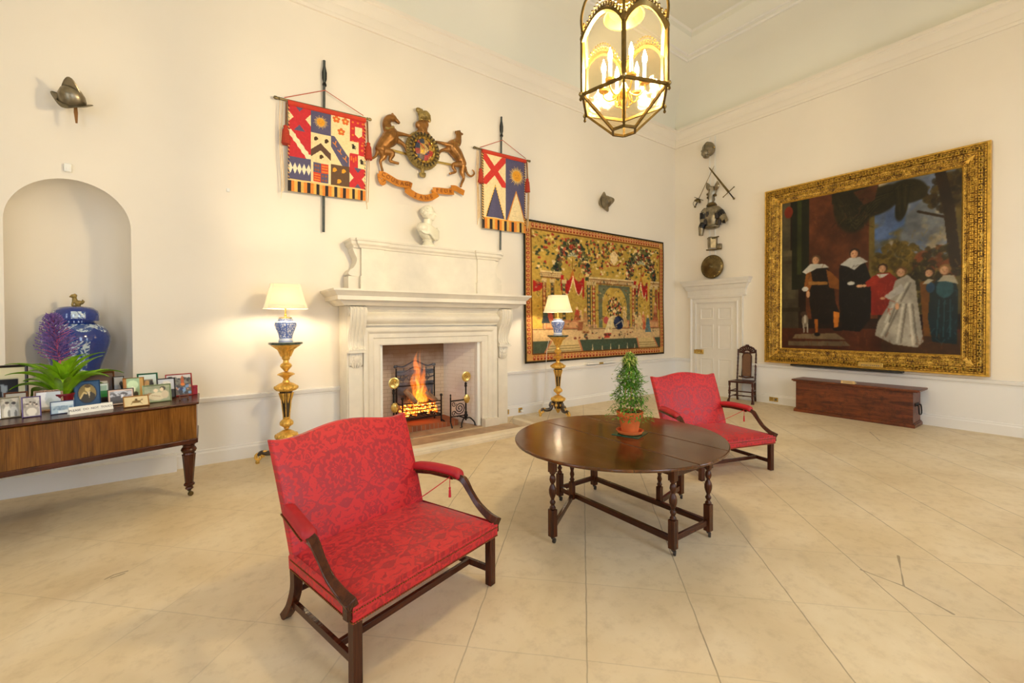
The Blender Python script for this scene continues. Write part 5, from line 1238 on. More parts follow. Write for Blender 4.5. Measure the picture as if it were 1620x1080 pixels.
# ---------------------------------------------------------------- helmets
def morion(label, M_, s_, strap=False, M0=None):
    o = thing('morion_helmet', label, 'helmet', M0)
    mb = MB(); A = M_ @ Matrix.Scale(s_, 4)
    mb.lathe([(.108, 0), (.112, .03), (.105, .09), (.08, .145), (.045, .175), (.0, .185)], 24, A, sx=1.15, sy=.92, cap=True); mb.build('skull', M['steel'], o, world=True)
    mb = MB()
    pts = [(-.125+.25*t, .0, .165*sin(pi*t)**.8+.105*sin(pi*t)) for t in np.linspace(0, 1, 15)]
    vs = [(x, 0) for x in ()]
    poly = [(x, z) for x, _, z in pts]+[(-.09+.18*t, .05) for t in np.linspace(1, 0, 6)]
    mb.prism(poly, -.006, .006, 'xz', A); mb.tube(pts, .009, 6, A); mb.build('comb', M['steel'], o, world=True)
    mb = MB(); ri = []
    for k in range(40):
        a = 2*pi*k/40; cx, cy = cos(a), sin(a); rx_ = .122*(1); up = .075*abs(cx)**2.2-.028
        pk = 1+.62*abs(cx)**3
        ri.append([(rx_*1.02*cx, .098*cy, 0), (rx_*pk*1.02*cx+.0, (.098+.045*abs(cy))*cy, up), (rx_*pk*cx, (.098+.042*abs(cy))*cy, up-.008), (rx_*.98*cx, .095*cy, -.008)])
    mb.loft(ri, True, False, A, loop=True); mb.tube([tuple(r[1]) for r in ri], .0045, 5, A, loop=True); mb.build('brim', M['steel'], o, world=True)
    mb = MB(); p = A @ Vector((0, 0, .04)); mb.tube([p, (p.x, Y1-.001, p.z)], .012, 6); mb.build('wall_hook', M['iron'], o, world=True)
    if strap:
        mb = MB(); p = A @ Vector((.05, -.03, -.0)); mb.tube([p, p+Vector((.002, -.0, -.08)), p+Vector((.006, 0, -.19))], [.012, .016, .008], 6, sq=(1, .25))
        tag(mb.build('strap', simple('brown_strap', S(130, 86, 30), .6), o, world=True), 'hanging brown leather strap')
    return o
morion('dark steel morion helmet with tall comb and hanging strap, high above the niche', T(-1.02, 6.47, 4.08) @ RZ(R(-22)) @ RY(R(17)) @ RX(R(34)), .92, True, (-1.03, 6.6, 4.1))
morion('small steel morion helmet mounted sideways on wall above the tapestry', T(7.17, 6.5, 4.33) @ RZ(R(-10)) @ RY(R(72)) @ RZ(R(4)), 1.05, False, (7.17, 6.6, 4.3))
# ---------------------------------------------------------------- arms above the door (right wall)
XW = X1-.10
def Wd(px, py, x=None): return Vector(tuple(at(px, py, 0, XW if x is None else x)))
ra = thing('hanging_rail', 'two thin cream battens running up wall above the door behind the armour', 'rail', (X1, 5.6, 2.8))
for px in (1122.5, 1131):
    p = Wd(px, 400, X1-.008); mb = MB(); mb.box(X1-.014, X1-.001, p.y-.016, p.y+.016, 2.85, 6.12); mb.build('batten', M['trimw'], ra, world=True)
hp = Wd(1121, 236, X1-.155)
o = thing('close_helmet', 'round steel closed helmet at top of armour display above the door', 'helmet', tuple(hp), R(-10))
mb = MB(); mb.ell((0, 0, 0), (.15, .145, .165), 20); mb.build('skull', M['steel'], o)
mb = MB(); mb.tube([(.1*sin(a)*1.5, .0, .168*cos(a)) for a in np.linspace(-2.6, 1.2, 18)], .010, 6); mb.build('comb', M['steel'], o)
mb = MB(); mb.loft([[(-.05-.11*cos(b)*q, .13*sin(b)*q, -.03-.19*(1-q)-.02) for b in np.linspace(-1.7, 1.7, 13)] for q in (1.12, .9, .4)], False, False); mb.ell((-.13, 0, -.11), (.06, .09, .085), 12); mb.ell((-.08, 0, -.18), (.08, .07, .05), 12); mb.build('visor', M['steel'], o)
mb = MB()
for q in (-1, 1): mb.lathe([(0, 0), (.02, 0), (.02, .01), (0, .014)], 10, T(0, q*.145, -.01) @ RX(R(-90*q)))
mb.build('pivot', M['brass'], o)
def sword(label, tip, hilt, name, kind):
    d = (hilt-tip); L = d.length; d.normalize(); o = thing(name, label, 'sword', tuple(hilt))
    side = Vector((0, -d.z, d.y)); Vn = Vector((1, 0, 0))
    def P(a, b, c=0): return tip+d*a+side*b+Vn*c
    mb = MB(); w_ = .011 if kind == 'rapier' else .024; bl = L*.80
    rg_ = []
    for a, s_ in ((0, .05), (.06, .6), (bl*.5, .85), (bl, 1)): rg_.append([P(a, w_*s_), P(a, 0, -.006), P(a, -w_*s_), P(a, 0, .006)])
    mb.loft(rg_); mb.build('blade', M['steeld'], o, world=True)
    mb = MB(); mb.tube([P(bl, 0), P(L-.03, 0)], [.012, .016], 8); mb.build('grip', M['leather'], o, world=True)
    mb = MB(); mb.ell(P(L, 0), .026, 10); mb.build('pommel', M['steeld'], o, world=True)
    mb = MB()
    if kind == 'rapier':
        Q = T(*P(bl+.03, 0)) @ d.to_track_quat('Z', 'Y').to_matrix().to_4x4()
        mb.lathe([(.012, -.03), (.05, -.02), (.078, .02), (.082, .05), (.078, .05), (.045, -.012), (.01, -.022)], 18, Q)
        mb.tube(smoothpts([P(bl+.07, .08), P(bl+.14, .09), P(L, .02)], 5), .006, 6); mb.tube([P(bl, -.13), P(bl, .13)], .007, 6)
    else: mb.tube([P(bl, -.15), P(bl, .15)], .010, 8); mb.ell(P(bl, -.15), .016, 8); mb.ell(P(bl, .15), .016, 8)
    mb.build('guard', M['steeld'], o, world=True)
sword('cup-hilted rapier crossed point up on left of armour display above the door', Wd(1130, 262), Wd(1099.5, 327), 'rapier', 'rapier')
sword('broad sword with straight crossguard crossed on right of armour display above the door', Wd(1121, 264, XW-.03), Wd(1161, 314, XW-.03), 'broadsword', 'broad')
c_ = Wd(1127, 305)
o = thing('horse_chanfron', 'steel horse face armour with two upright ear guards between the crossed swords', 'armour', tuple(c_))
gy = lambda x, y, xx: Vector(tuple(at(1090+x/9.82, 220+y/9.82, 0, xx)))
mb = MB(); rg_ = []
for x0, x1, y in ((335, 430, 740), (310, 435, 790), (300, 420, 850), (308, 400, 900), (305, 405, 940), (305, 375, 1005)):
    a, b = gy(x0, y, X1-.02), gy(x1, y, X1-.02); m_ = (a+b)/2
    rg_.append([a, a.lerp(b, .2)+Vector((-.08, 0, 0)), m_+Vector((-.115, 0, 0)), a.lerp(b, .8)+Vector((-.08, 0, 0)), b])
mb.loft(rg_, True, True); mb.build('face_plate', M['steel'], o, world=True)
for a, b, c2 in (((275, 680), (300, 745), (335, 800)), ((440, 650), (435, 720), (415, 790))):
    mb = MB(); mb.tube(smoothpts([gy(*a, X1-.12), gy(*b, X1-.12), gy(*c2, X1-.1)], 4), [.01, .055, .06, .03], 8, fl=.4); mb.build('ear_guard', M['steel'], o, world=True)
mb = MB()
for x, y in ((295, 860), (300, 910), (405, 870)): mb.ell(gy(x, y, X1-.05), (.05, .035, .035), 8)
mb.build('eye_guard', M['steeld'], o, world=True)
k2 = lambda x, y, xx=X1-.12: Vector(tuple(at(1090+x/8.31, 310+y/8.31, 0, xx)))
o = thing('cuirass', 'steel breastplate with articulated shoulder and arm plates hung above the door', 'armour', tuple(k2(300, 260)))
mb = MB(); p = k2(298, 270, X1-.13); mb.ell(p, (.13, .185, .30), 20); mb.ell(p+Vector((-.02, 0, .12)), (.10, .2, .14), 16); mb.ell(p+Vector((0, 0, -.24)), (.12, .20, .06), 16)
mb.build('breastplate', M['steel'], o, world=True, remesh=.014, smoothit=3)
mb = MB(); mb.lathe([(.10, 0), (.12, .02), (.09, .07), (.07, .08)], 18, T(*(p+Vector((0, 0, .24))))); mb.build('gorget', M['steeld'], o, world=True)
for nm, pts, rr in (('left_arm', [(245, 190), (205, 240), (190, 310), (190, 360), (165, 420), (158, 510)], [.10, .11, .085, .075, .075, .05]), ('right_arm', [(355, 180), (400, 225), (440, 270), (470, 320), (440, 330)], [.10, .11, .09, .075, .05])):
    for k in range(len(pts)-1):
        mb = MB(); a, b = k2(*pts[k], X1-.13-.02*k), k2(*pts[k+1], X1-.13-.02*(k+1)); d = b-a
        mb.tube([a-d*.08, a+d*.4, b+d*.1], [rr[k], (rr[k]+rr[k+1])/2*1.02, rr[k+1]*.98], 12); mb.build(nm+'_plate', M['steel'] if k % 2 == 0 else M['iron'], o, world=True)
for x, y in ((245, 240), (370, 260), (400, 345), (215, 340)):
    mb = MB(); mb.ell(k2(x, y, X1-.24), (.04, .045, .08), 8); mb.build('strap', M['leather'], o, world=True)
o = thing('tasset_plate', 'small curved steel thigh plate hanging between breastplate and shield', 'armour', tuple(k2(310, 620)))
mb = MB(); rg_ = []
for y in np.linspace(545, 690, 6):
    a, b = k2(247-4*sin((y-545)/145*pi), y, X1-.02), k2(375, y-8, X1-.02)
    rg_.append([a, a.lerp(b, .25)+Vector((-.08, 0, 0)), a.lerp(b, .6)+Vector((-.12, 0, 0)), b+Vector((-.07, 0, 0)), b])
mb.loft(rg_); mb.build('plate', M['steel'], o, world=True)
mb = MB(); a, b = k2(380, 625, X1-.06), k2(432, 622, X1-.06); mb.box(X1-.12, X1-.04, b.y, a.y, k2(400, 685).z, k2(400, 622).z); mb.build('side_lame', M['steel'], o, world=True, bevel=.01)
for y0, y1, x0, x1 in ((530, 560, 245, 395), (690, 710, 230, 430)):
    mb = MB(); mb.tube([k2(x0, y1, X1-.07), k2((x0+x1)/2, (y0+y1)/2+4, X1-.14), k2(x1, y0, X1-.08)], .016, 8); mb.build('rolled_edge', M['steeld'], o, world=True)
p = Wd(1127.3, 418.5, X1-.08)
o = thing('round_shield', 'round domed dark bronze shield resting on the cornice over the door', 'shield', (X1-.09, p.y, 2.765+.275), 0)
mb = MB(); mb.lathe([(0, 0), (.265, 0), (.272, .006), (.265, .014), (.2, .035), (.1, .055), (.045, .066), (.03, .085), (.012, .105), (0, .108)], 40, RY(R(-90)) @ RZ(0)); mb.build('bowl', M['steeld'], o)
mb = MB(); mb.tube([(-.012, .27*cos(a), .27*sin(a)) for a in np.linspace(0, 2*pi, 41)[:-1]], .009, 6, loop=True); mb.build('rim', M['steeld'], o)
mb = MB()
for k in range(20): a = k*pi/10; mb.ell((-.028, .235*cos(a), .235*sin(a)), .007, 6)
mb.build('rivets', M['brass'], o)
# small sensor above the niche
o = thing('alarm_sensor', 'tiny white alarm sensor on wall above the niche arch', 'sensor', tuple(at(108, 266, 1, Y1)))
p = at(108, 266, 1, Y1); mb = MB(); mb.box(p.x-.03, p.x+.03, Y1-.035, Y1, p.z-.045, p.z+.045); mb.build('housing', M['white'], o, world=True, bevel=.008)
mb = MB(); mb.ell((p.x+.005, Y1-.036, p.z-.015), (.018, .006, .018), 8); mb.build('lens', M['white'], o, world=True)
p = at(361, 301, 1, Y1); o = thing('alarm_sensor', 'tiny white sensor on bare wall between niche and the left banner', 'sensor', tuple(p)); mb = MB(); mb.box(p.x-.018, p.x+.018, Y1-.025, Y1, p.z-.022, p.z+.022); mb.build('housing', M['white'], o, world=True, bevel=.006)
# brass socket plates
def socket(px, py, ax, val, label):
    p = at(px, py, ax, val); o = thing('wall_socket', label, 'socket', tuple(p), 0, 'brass sockets on the skirting')
    for k in (0,) if ax == 1 else (-1, 1):
        mb = MB()
        if ax == 1: mb.box(p.x-.045, p.x+.045, val-.008, val, .045, .135)
        else: mb.box(val-.008, val, p.y+k*.045-.043, p.y+k*.045+.043, .05, .14)
        mb.build('plate', M['brass'], o, world=True, bevel=.003)
    mb = MB()
    if ax == 1: mb.box(p.x-.015, p.x+.015, val-.016, val-.007, .07, .11)
    else: mb.box(val-.016, val-.007, p.y-.06, p.y-.03, .075, .115)
    mb.build('switch', M['ink'], o, world=True)
socket(802, 652, 1, Y1-.036, 'single brass socket on skirting, nearest the fireplace'); socket(823, 650, 1, Y1-.036, 'single brass socket on skirting, second from fireplace'); socket(1224, 629, 0, X1-.036, 'double brass socket on skirting between carved chair and chest')
# ================================================================ lantern
LX, LY = LANT
ln = thing('hanging_lantern', 'large hexagonal brass and glass hall lantern with lit candle bulbs hanging from ceiling', 'lantern', (LX, LY, 3.165), 0)
LR = .335; A0 = atan2(-LY, -LX)      # one vertical bar of the hexagon faces the camera side
zb, z1, z2, z3 = 0.0, .10, .235, .615       # bottom plate, low finials, waist, spring of the arches
hexp = lambda r, z, k: Vector((r*cos(A0+k*pi/3), r*sin(A0+k*pi/3), z))
bar = .0085
r1 = .092; rL = LR*.97
for k in range(6):
    b = MB(); b.tube([hexp(LR, z2, k), hexp(LR, z3+.02, k)], 1, sq=(bar*1.3, bar*1.3)); b.build('upright_bar', M['lbrass'], ln)
    b = MB(); b.tube([hexp(LR, z2, k), hexp(r1, .01, k)], 1, sq=(bar, bar)); b.build('lower_bar', M['lbrass'], ln)
    b = MB(); b.tube([hexp(LR, z2, k), hexp(LR, z2, k+1)], 1, sq=(bar*1.2, bar)); b.build('waist_bar', M['lbrass'], ln)
    b = MB(); b.tube([hexp(r1, .01, k), hexp(r1, .01, k+1)], 1, sq=(bar, bar)); b.build('bottom_bar', M['lbrass'], ln)
    b = MB(); p = hexp(LR+.015, z2, k); b.ell(p, .016, 8); b.lathe([(.004, -.05), (.012, -.04), (.006, -.02), (.01, 0)], 8, T(*p)); b.build('waist_finial', M['lbrass'], ln)
    # arch rib of each side
    a, c = hexp(LR, 0, k), hexp(LR, 0, k+1); pts = []
    for i in range(17):
        t = i/16; q = a.lerp(c, t); pts.append((q.x, q.y, z3-.01+.15*sin(pi*t)**.75))
    b = MB(); b.tube(pts, 1, sq=(.015, .010)); b.build('arch_rib', M['lbrass'], ln)
    # glass: arched upper pane and triangular lower pane
    g = MB(); n = len(pts)
    vs = [(a.x, a.y, z2)]+[p for p in pts]+[(c.x, c.y, z2)]
    inn = [Vector(v)*1.0 for v in vs]; ctr = (a+c)/2; nn = Vector((ctr.x, ctr.y, 0)).normalized()*.003
    m_ = len(vs); g.add([Vector(v)-nn for v in vs]+[Vector(v)+nn*0 for v in vs], [tuple(range(m_)), tuple(range(2*m_-1, m_-1, -1))]+[(i, (i+1) % m_, m_+(i+1) % m_, m_+i) for i in range(m_)])
    g.build('upper_pane', M['lglass'], ln)
    g = MB(); q = [hexp(LR, z2, k), hexp(LR, z2, k+1), hexp(r1, .01, k+1), hexp(r1, .01, k)]
    g.add(q+[v-nn for v in q], [(0, 1, 2, 3), (7, 6, 5, 4), (0, 4, 5, 1), (1, 5, 6, 2), (2, 6, 7, 3), (3, 7, 4, 0)]); g.build('lower_pane', M['lglass2'], ln)
    # pierced scroll cresting on each arch
    b = MB()
    for i in range(1, 16):
        p = Vector(pts[i]); h = .05+.03*sin(pi*i/16)
        d = (c-a).normalized()
        cc = [p+d*(.016*cos(th)*(1-th/14))+Vector((0, 0, h*.5+.018*sin(th)*(1-th/14))) for th in np.linspace(-1.6, 7, 12)]
        b.tube([p]+cc, .004, 5)
        b.ell(p+Vector((0, 0, h)), .009, 6)
    b.build('pierced_cresting', M['lbrass'], ln)
    # corner pinnacle and the scroll stay up to the crown
    b = MB(); p = hexp(LR, z3+.02, k); b.ell(p, (.02, .02, .03), 8); b.ell(p+Vector((0, 0, .04)), .014, 8); b.build('corner_pinnacle', M['lbrass'], ln)
    b = MB(); b.tube(smoothpts([hexp(LR, z3+.04, k), hexp(LR*1.02, z3+.18, k), hexp(LR*.86, z3+.33, k), hexp(LR*.5, z3+.36, k), hexp(LR*.2, z3+.50, k), hexp(.03, z3+.62, k)], 5), .010, 7); b.build('scroll_stay', M['lbrass'], ln)
    if k % 1 == 0:
        b = MB(); p = hexp(LR*.62+r1*.38, z1, k); b.lathe([(.002, -.06), (.010, -.05), (.004, -.035), (.018, -.02), (.016, -.005), (.006, 0)], 8, T(*hexp(LR+.006, z2-.20, k))) if False else None
g = MB(); g.add([hexp(r1, .01, k) for k in range(6)]+[hexp(r1, .006, k) for k in range(6)], [tuple(range(6)), tuple(range(11, 5, -1))]+[(i, (i+1) % 6, 6+(i+1) % 6, 6+i) for i in range(6)]); g.build('bottom_pane', M['lglass'], ln)
b = MB(); b.lathe([(0, 1.32), (.05, 1.30), (.03, 1.26), (.05, 1.22), (.02, 1.18), (0, 1.18)], 14); b.build('crown_boss', M['goldd'], ln)
b = MB(); b.tube([(0, 0, .30), (0, 0, 1.22)], .008, 8); b.lathe([(.008, .24), (.03, .27), (.04, .31), (.025, .34), (.010, .37)], 16); b.build('stem', M['goldd'], ln)
b = MB(); b.lathe([(.0, .93), (.12, .91), (.15, .85), (.14, .85), (.11, .895), (0, .915)], 24); b.build('smoke_cap', M['goldd'], ln)
for k in range(6):
    a = A0+.35+k*pi/3; q = lambda r, z: (r*cos(a), r*sin(a), z)
    b = MB(); b.tube(smoothpts([q(.02, .33), q(.06, .27), q(.11, .255), q(.15, .29), q(.15, .325)], 5), .006, 7); b.tube(smoothpts([q(.05, .28), q(.06, .21), q(.03, .19)], 4), .0045, 6)
    b.lathe([(0, .32), (.035, .33), (.04, .345), (.025, .34), (.0, .335)], 16, T(*q(.15, 0))); arm = b.build('candle_arm', M['goldd'], ln)
    b = MB(); b.lathe([(0, .335), (.012, .335), (.012, .475), (0, .475)], 12, T(*q(.15, 0))); b.build('candle_tube', M['white'], arm)
    b = MB(); b.lathe([(.008, .475), (.016, .50), (.015, .525), (.006, .555), (.0, .575)], 12, T(*q(.15, 0))); tag(b.build('bulb', M['bulb'], arm), 'glowing candle bulb')
b = MB()
for k in range(50):
    z = 1.36+k*.07; a = (k % 2)*pi/2
    b.tube([(.018*cos(t)*cos(a), .018*cos(t)*sin(a), z+.045*sin(t)) for t in np.linspace(0, 2*pi, 11)[:-1]], .005, 5, loop=True)
b.build('chain', M['lbrass'], ln)
b = MB(); b.lathe([(0, 4.865), (.11, 4.86), (.09, 4.82), (.03, 4.79), (0, 4.79)], 20); b.build('ceiling_rose', M['trimw'], ln)

# ================================================================ gilt torchere stands with porcelain lamps
def torchere(x, y, rz, label):
    o = thing('torchere_stand', label, 'stand', (x, y, 0), rz, 'gilt stands beside the fireplace')
    mb = MB(); mb.lathe([(0, 1.48), (.185, 1.48), (.195, 1.485), (.2, 1.497), (.195, 1.51), (0, 1.51)], 40); mb.build('marble_top', M['marblet'], o)
    prof1 = [(.0, 1.30), (.045, 1.30), (.055, 1.35), (.075, 1.40), (.115, 1.44), (.165, 1.465), (.175, 1.48), (0, 1.48)]
    mb = MB(); mb.lathe(prof1, 32); mb.lathe([(0, 1.13), (.025, 1.14), (.03, 1.155), (.062, 1.19), (.07, 1.21), (.058, 1.235), (.035, 1.25), (.032, 1.28), (.05, 1.30), (0, 1.301)], 28)
    mb.lathe([(0, 1.03), (.03, 1.035), (.04, 1.06), (.085, 1.09), (.105, 1.10), (.085, 1.115), (.045, 1.13), (0, 1.135)], 28); mb.lathe([(0, .885), (.07, .885), (.118, .90), (.137, .925), (.125, .955), (.085, .985), (.045, 1.0), (.035, 1.03), (0, 1.032)], 32)
    for k in range(12):
        a = k*pi/6; mb.ell((.118*cos(a), .118*sin(a), .935), (.028, .028, .028), 8); mb.ell((.05*cos(a), .05*sin(a), 1.36), (.012, .012, .05), 6); mb.tube([(.052*cos(a), .052*sin(a), 1.33), (.09*cos(a), .09*sin(a), 1.42), (.15*cos(a), .15*sin(a), 1.465)], .010, 5)
    mb.build('baluster', M['gold'], o)
    mb = MB(); mb.lathe([(0, .56), (.037, .56), (.05, .68), (.062, .80), (.078, .86), (.082, .885), (0, .886)], 6); mb.build('tapered_shaft', M['ebony'], o, angle=20)
    mb = MB()
    for k in range(6):
        a = k*pi/3; c_, s_ = cos(a), sin(a)
        mb.tube([(.039*c_, .039*s_, .56), (.052*c_, .052*s_, .68), (.064*c_, .064*s_, .80), (.08*c_, .08*s_, .87)], .006, 6); a += pi/6; c_, s_ = cos(a), sin(a)
        mb.tube([(.066*c_, .066*s_, .87), (.055*c_, .055*s_, .80), (.046*c_, .046*s_, .74)], [.026, .018, .006], 6)
    mb.build('shaft_mounts', M['gold'], o)
    mb = MB(); mb.lathe([(0, .40), (.03, .41), (.035, .43), (.07, .455), (.078, .48), (.065, .515), (.04, .535), (.045, .56), (0, .561)], 24)
    for k in range(8): a = k*pi/4; mb.ell((.066*cos(a), .066*sin(a), .48), (.02, .02, .03), 8)
    mb.lathe([(0, .29), (.125, .29), (.14, .31), (.13, .335), (.09, .365), (.05, .39), (0, .41)], 28)
    for k in range(9): a = k*2*pi/9; mb.ell((.108*cos(a), .108*sin(a), .33), (.034, .034, .024), 8)
    mb.build('lower_knop', M['gold'], o)
    mb = MB(); mb.lathe([(0, .14), (.075, .15), (.095, .20), (.10, .27), (.115, .29), (0, .292)], 6); mb.build('pedestal', M['ebony'], o, angle=20)
    mb = MB()
    for k in range(6):
        a = k*pi/3+pi/6; q = T(.088*cos(a), .088*sin(a), .215) @ RZ(a)
        mb.ell((0, 0, 0), (.012, .028, .035), 8, q); mb.ell((0, 0, .045), (.01, .012, .018), 6, q); mb.ell((0, 0, -.045), (.01, .012, .018), 6, q)
    mb.lathe([(0, .06), (.02, .07), (.035, .10), (.05, .13), (.08, .15), (0, .152)], 16); mb.build('pedestal_mounts', M['gold'], o)
    for k in range(3):
        a = k*2*pi/3+pi/6; q = lambda r, z: (r*cos(a), r*sin(a), z)
        mb = MB(); mb.tube(smoothpts([q(.08, .26), q(.13, .25), q(.145, .20), q(.12, .18), q(.15, .13), q(.22, .115), q(.28, .13), q(.325, .105)], 5), [.02, .026, .03, .03, .036, .032, .028, .024], 8); leg = mb.build('leg', M['ebony'], o)
        mb = MB(); mb.tube([q(.315+.05*(1-t/9)*cos(3.2-t), .075+.055*(1-t/9)*sin(3.2-t)) for t in np.linspace(0, 7.5, 26)], [.020, .020, .012], 7)
        mb.tube(smoothpts([q(.32, .03), q(.335, .015), q(.33, .012)], 3), .022, 7); mb.ell(q(.125, .23), (.026, .026, .026), 8); mb.ell(q(.25, .145), (.03, .03, .014), 8); mb.ell(q(.19, .135), (.024, .024, .014), 8)
        mb.lathe([(0, 0), (.022, 0), (.026, .02), (.014, .04), (0, .041)], 12, T(*q(.33, 0))); mb.build('scroll_foot', M['gold'], leg)
    return o
torchere(.935, 6.20, R(14), 'tall gilt and black torchere stand left of the fireplace behind the near settee')
torchere(5.47, 6.10, R(-6), 'tall gilt and black torchere stand right of the fireplace before the tapestry')
def porcelain(name, jar=False):
    """white body with painted blue panels and bands"""
    t = NT(name); tc = t.new('ShaderNodeTexCoord'); sp = t.new('ShaderNodeSeparateXYZ'); t.link(tc.outputs['Object'], sp.inputs[0])
    z = sp.outputs[2]; an = t.math('DIVIDE', t.math('ARCTAN2', sp.outputs[1], sp.outputs[0]), 2*pi)
    v = t.obj((1, 1, 1)); n = t.noise(v, 34 if not jar else 16, 5, .6, 1.4); n2 = t.noise(v, 70 if not jar else 38, 3)
    W_, Bl = S(226, 230, 236), S(34, 62, 148)
    def band(a, b): return t.math('MULTIPLY', t.math('GREATER_THAN', z, a), t.math('LESS_THAN', z, b))
    if not jar:
        body = t.math('MULTIPLY', t.math('GREATER_THAN', n, .47), band(.06, .235))
        edge = t.math('ABSOLUTE', t.math('SUBTRACT', t.math('FRACT', t.math('MULTIPLY', an, 6)), .5)); fr = t.math('LESS_THAN', edge, .06)
        b2 = t.math('ADD', band(.235, .245), t.math('ADD', band(.05, .06), t.math('ADD', band(.008, .016), band(.262, .275))))
        m = t.math('MAXIMUM', t.math('MULTIPLY', body, .9), t.math('MAXIMUM', t.math('MULTIPLY', fr, band(.06, .235)), b2))
        m = t.math('MAXIMUM', m, t.math('MULTIPLY', t.math('MULTIPLY', t.math('GREATER_THAN', n2, .55), t.math('GREATER_THAN', z, .245)), .8))
        n.node if False else None
        col = t.mix(m, W_, t.mix(n2, Bl, S(110, 140, 206)))
    else:
        # dark blue ground, white reserve panels and a lobed collar
        lob = t.math('MULTIPLY', t.math('ABSOLUTE', t.math('SINE', t.math('MULTIPLY', an, 2*pi*4))), .055)
        col_b = band(.66, .755); collar = t.math('MULTIPLY', t.math('GREATER_THAN', t.math('ADD', z, lob), .70), t.math('LESS_THAN', z, .74))
        px = t.math('ABSOLUTE', t.math('SUBTRACT', t.math('FRACT', t.math('ADD', t.math('MULTIPLY', an, 4), .35)), .5))
        wob = t.math('MULTIPLY', t.math('SUBTRACT', n2, .5), .08)
        pan = t.math('MULTIPLY', t.math('LESS_THAN', t.math('ADD', px, wob), .19), t.math('MULTIPLY', t.math('GREATER_THAN', z, .10), t.math('LESS_THAN', t.math('ADD', z, wob), .56)))
        lidp = t.math('MULTIPLY', t.math('LESS_THAN', t.math('ADD', px, wob), .20), t.math('MULTIPLY', t.math('GREATER_THAN', z, .80), t.math('LESS_THAN', z, .88)))
        res = t.math('MAXIMUM', collar, t.math('MAXIMUM', pan, lidp))
        inner = t.mix(t.ramp(n, [(.44, (0,)*3), (.52, (1,)*3)]), S(196, 214, 226), S(52, 84, 150))
        col = t.mix(res, t.mix(n2, S(22, 44, 120), S(38, 66, 150)), inner)
    return t.set(col, .12, coat=.6)
M['porc'] = porcelain('blue_and_white_porcelain'); M['jar'] = porcelain('powder_blue_porcelain', True)
def lamp(x, y, label, rz):
    o = thing('table_lamp', label, 'lamp', (x, y, 1.5105), rz, 'porcelain lamps on the gilt stands')
    mb = MB(); mb.lathe([(0, 0), (.082, 0), (.085, .015), (.075, .05), (.085, .10), (.112, .17), (.128, .215), (.122, .25), (.10, .27), (.085, .275), (.085, .30), (0, .302)], 40); mb.build('base', M['porc'], o)
    mb = MB(); mb.lathe([(0, .30), (.075, .30), (.075, .312), (.02, .32), (.012, .33), (.018, .345), (.010, .36), (.010, .42), (.02, .425), (.02, .46), (0, .462)], 20)
    mb.tube([(.10*cos(a), 0, .58+.14*sin(a)) for a in np.linspace(-1.2, 4.34, 20)], .002, 4); mb.build('fitting', M['brass'], o)
    mb = MB(); mb.lathe([(.014, .46), (.03, .49), (.034, .53), (.02, .57), (0, .58)], 16); mb.build('bulb', M['lbulb'], o)
    z0, z1_, hb, ht = .425, .735, (.245, .185), (.165, .115); rg_ = []
    def ring(z, hw, d, cut=.035): return [(hw-cut, -d, z), (hw, -d+cut, z), (hw, d-cut, z), (hw-cut, d, z), (-hw+cut, d, z), (-hw, d-cut, z), (-hw, -d+cut, z), (-hw+cut, -d, z)]
    def rr(t, k=0): return ring(z0+(z1_-z0)*t, hb[0]+(ht[0]-hb[0])*t**.8-k, hb[1]+(ht[1]-hb[1])*t**.8-k, .04-.01*t)
    mb = MB(); rg_ = [rr(t) for t in (0, .12, .3, .5, .7, .88, 1)]+[rr(t, .004) for t in (1, .88, .7, .5, .3, .12, 0)]
    mb.loft(rg_, loop=True); sh = mb.build('shade', M['shade'], o, angle=20)
    mb = MB()
    for t in (0, .13, .87, 1): mb.tube([(p[0]*1.005, p[1]*1.005, p[2]) for p in rr(t)], .0035, 5, loop=True)
    for i in range(8): mb.tube([(rr(t)[i][0]*1.006, rr(t)[i][1]*1.006, rr(t)[i][2]) for t in (0, .3, .6, 1)], .0022, 4)
    mb.build('shade_trim', M['trimw'], sh)
    return o
M['lbulb'] = emit('lamp_bulb', (1, .80, .54, 1), 420)
lamp(.935, 6.20, 'lit porcelain lamp with cream shade on gilt stand left of fireplace', R(-4)); lamp(5.47, 6.10, 'lit porcelain lamp with cream shade on gilt stand before the tapestry', R(-30))
cb = thing('lamp_cable', 'thin pale cable hanging down from lamp stand before the tapestry', 'cable', (5.3, 6.2, 0))
mb = MB(); mb.tube(smoothpts([(5.36, 6.2, 1.50), (5.335, 6.26, 1.2), (5.32, 6.28, .7), (5.27, 6.3, .2), (5.25, 6.45, .012), (5.05, 6.5, .008), (4.99, Y1-.06, .07)], 6), .004, 5); mb.build('flex', M['cable'], cb, world=True)
mb = MB(); mb.box(4.965, 5.015, Y1-.085, Y1-.052, .06, .10); mb.build('plug', M['white'], cb, world=True, bevel=.004)

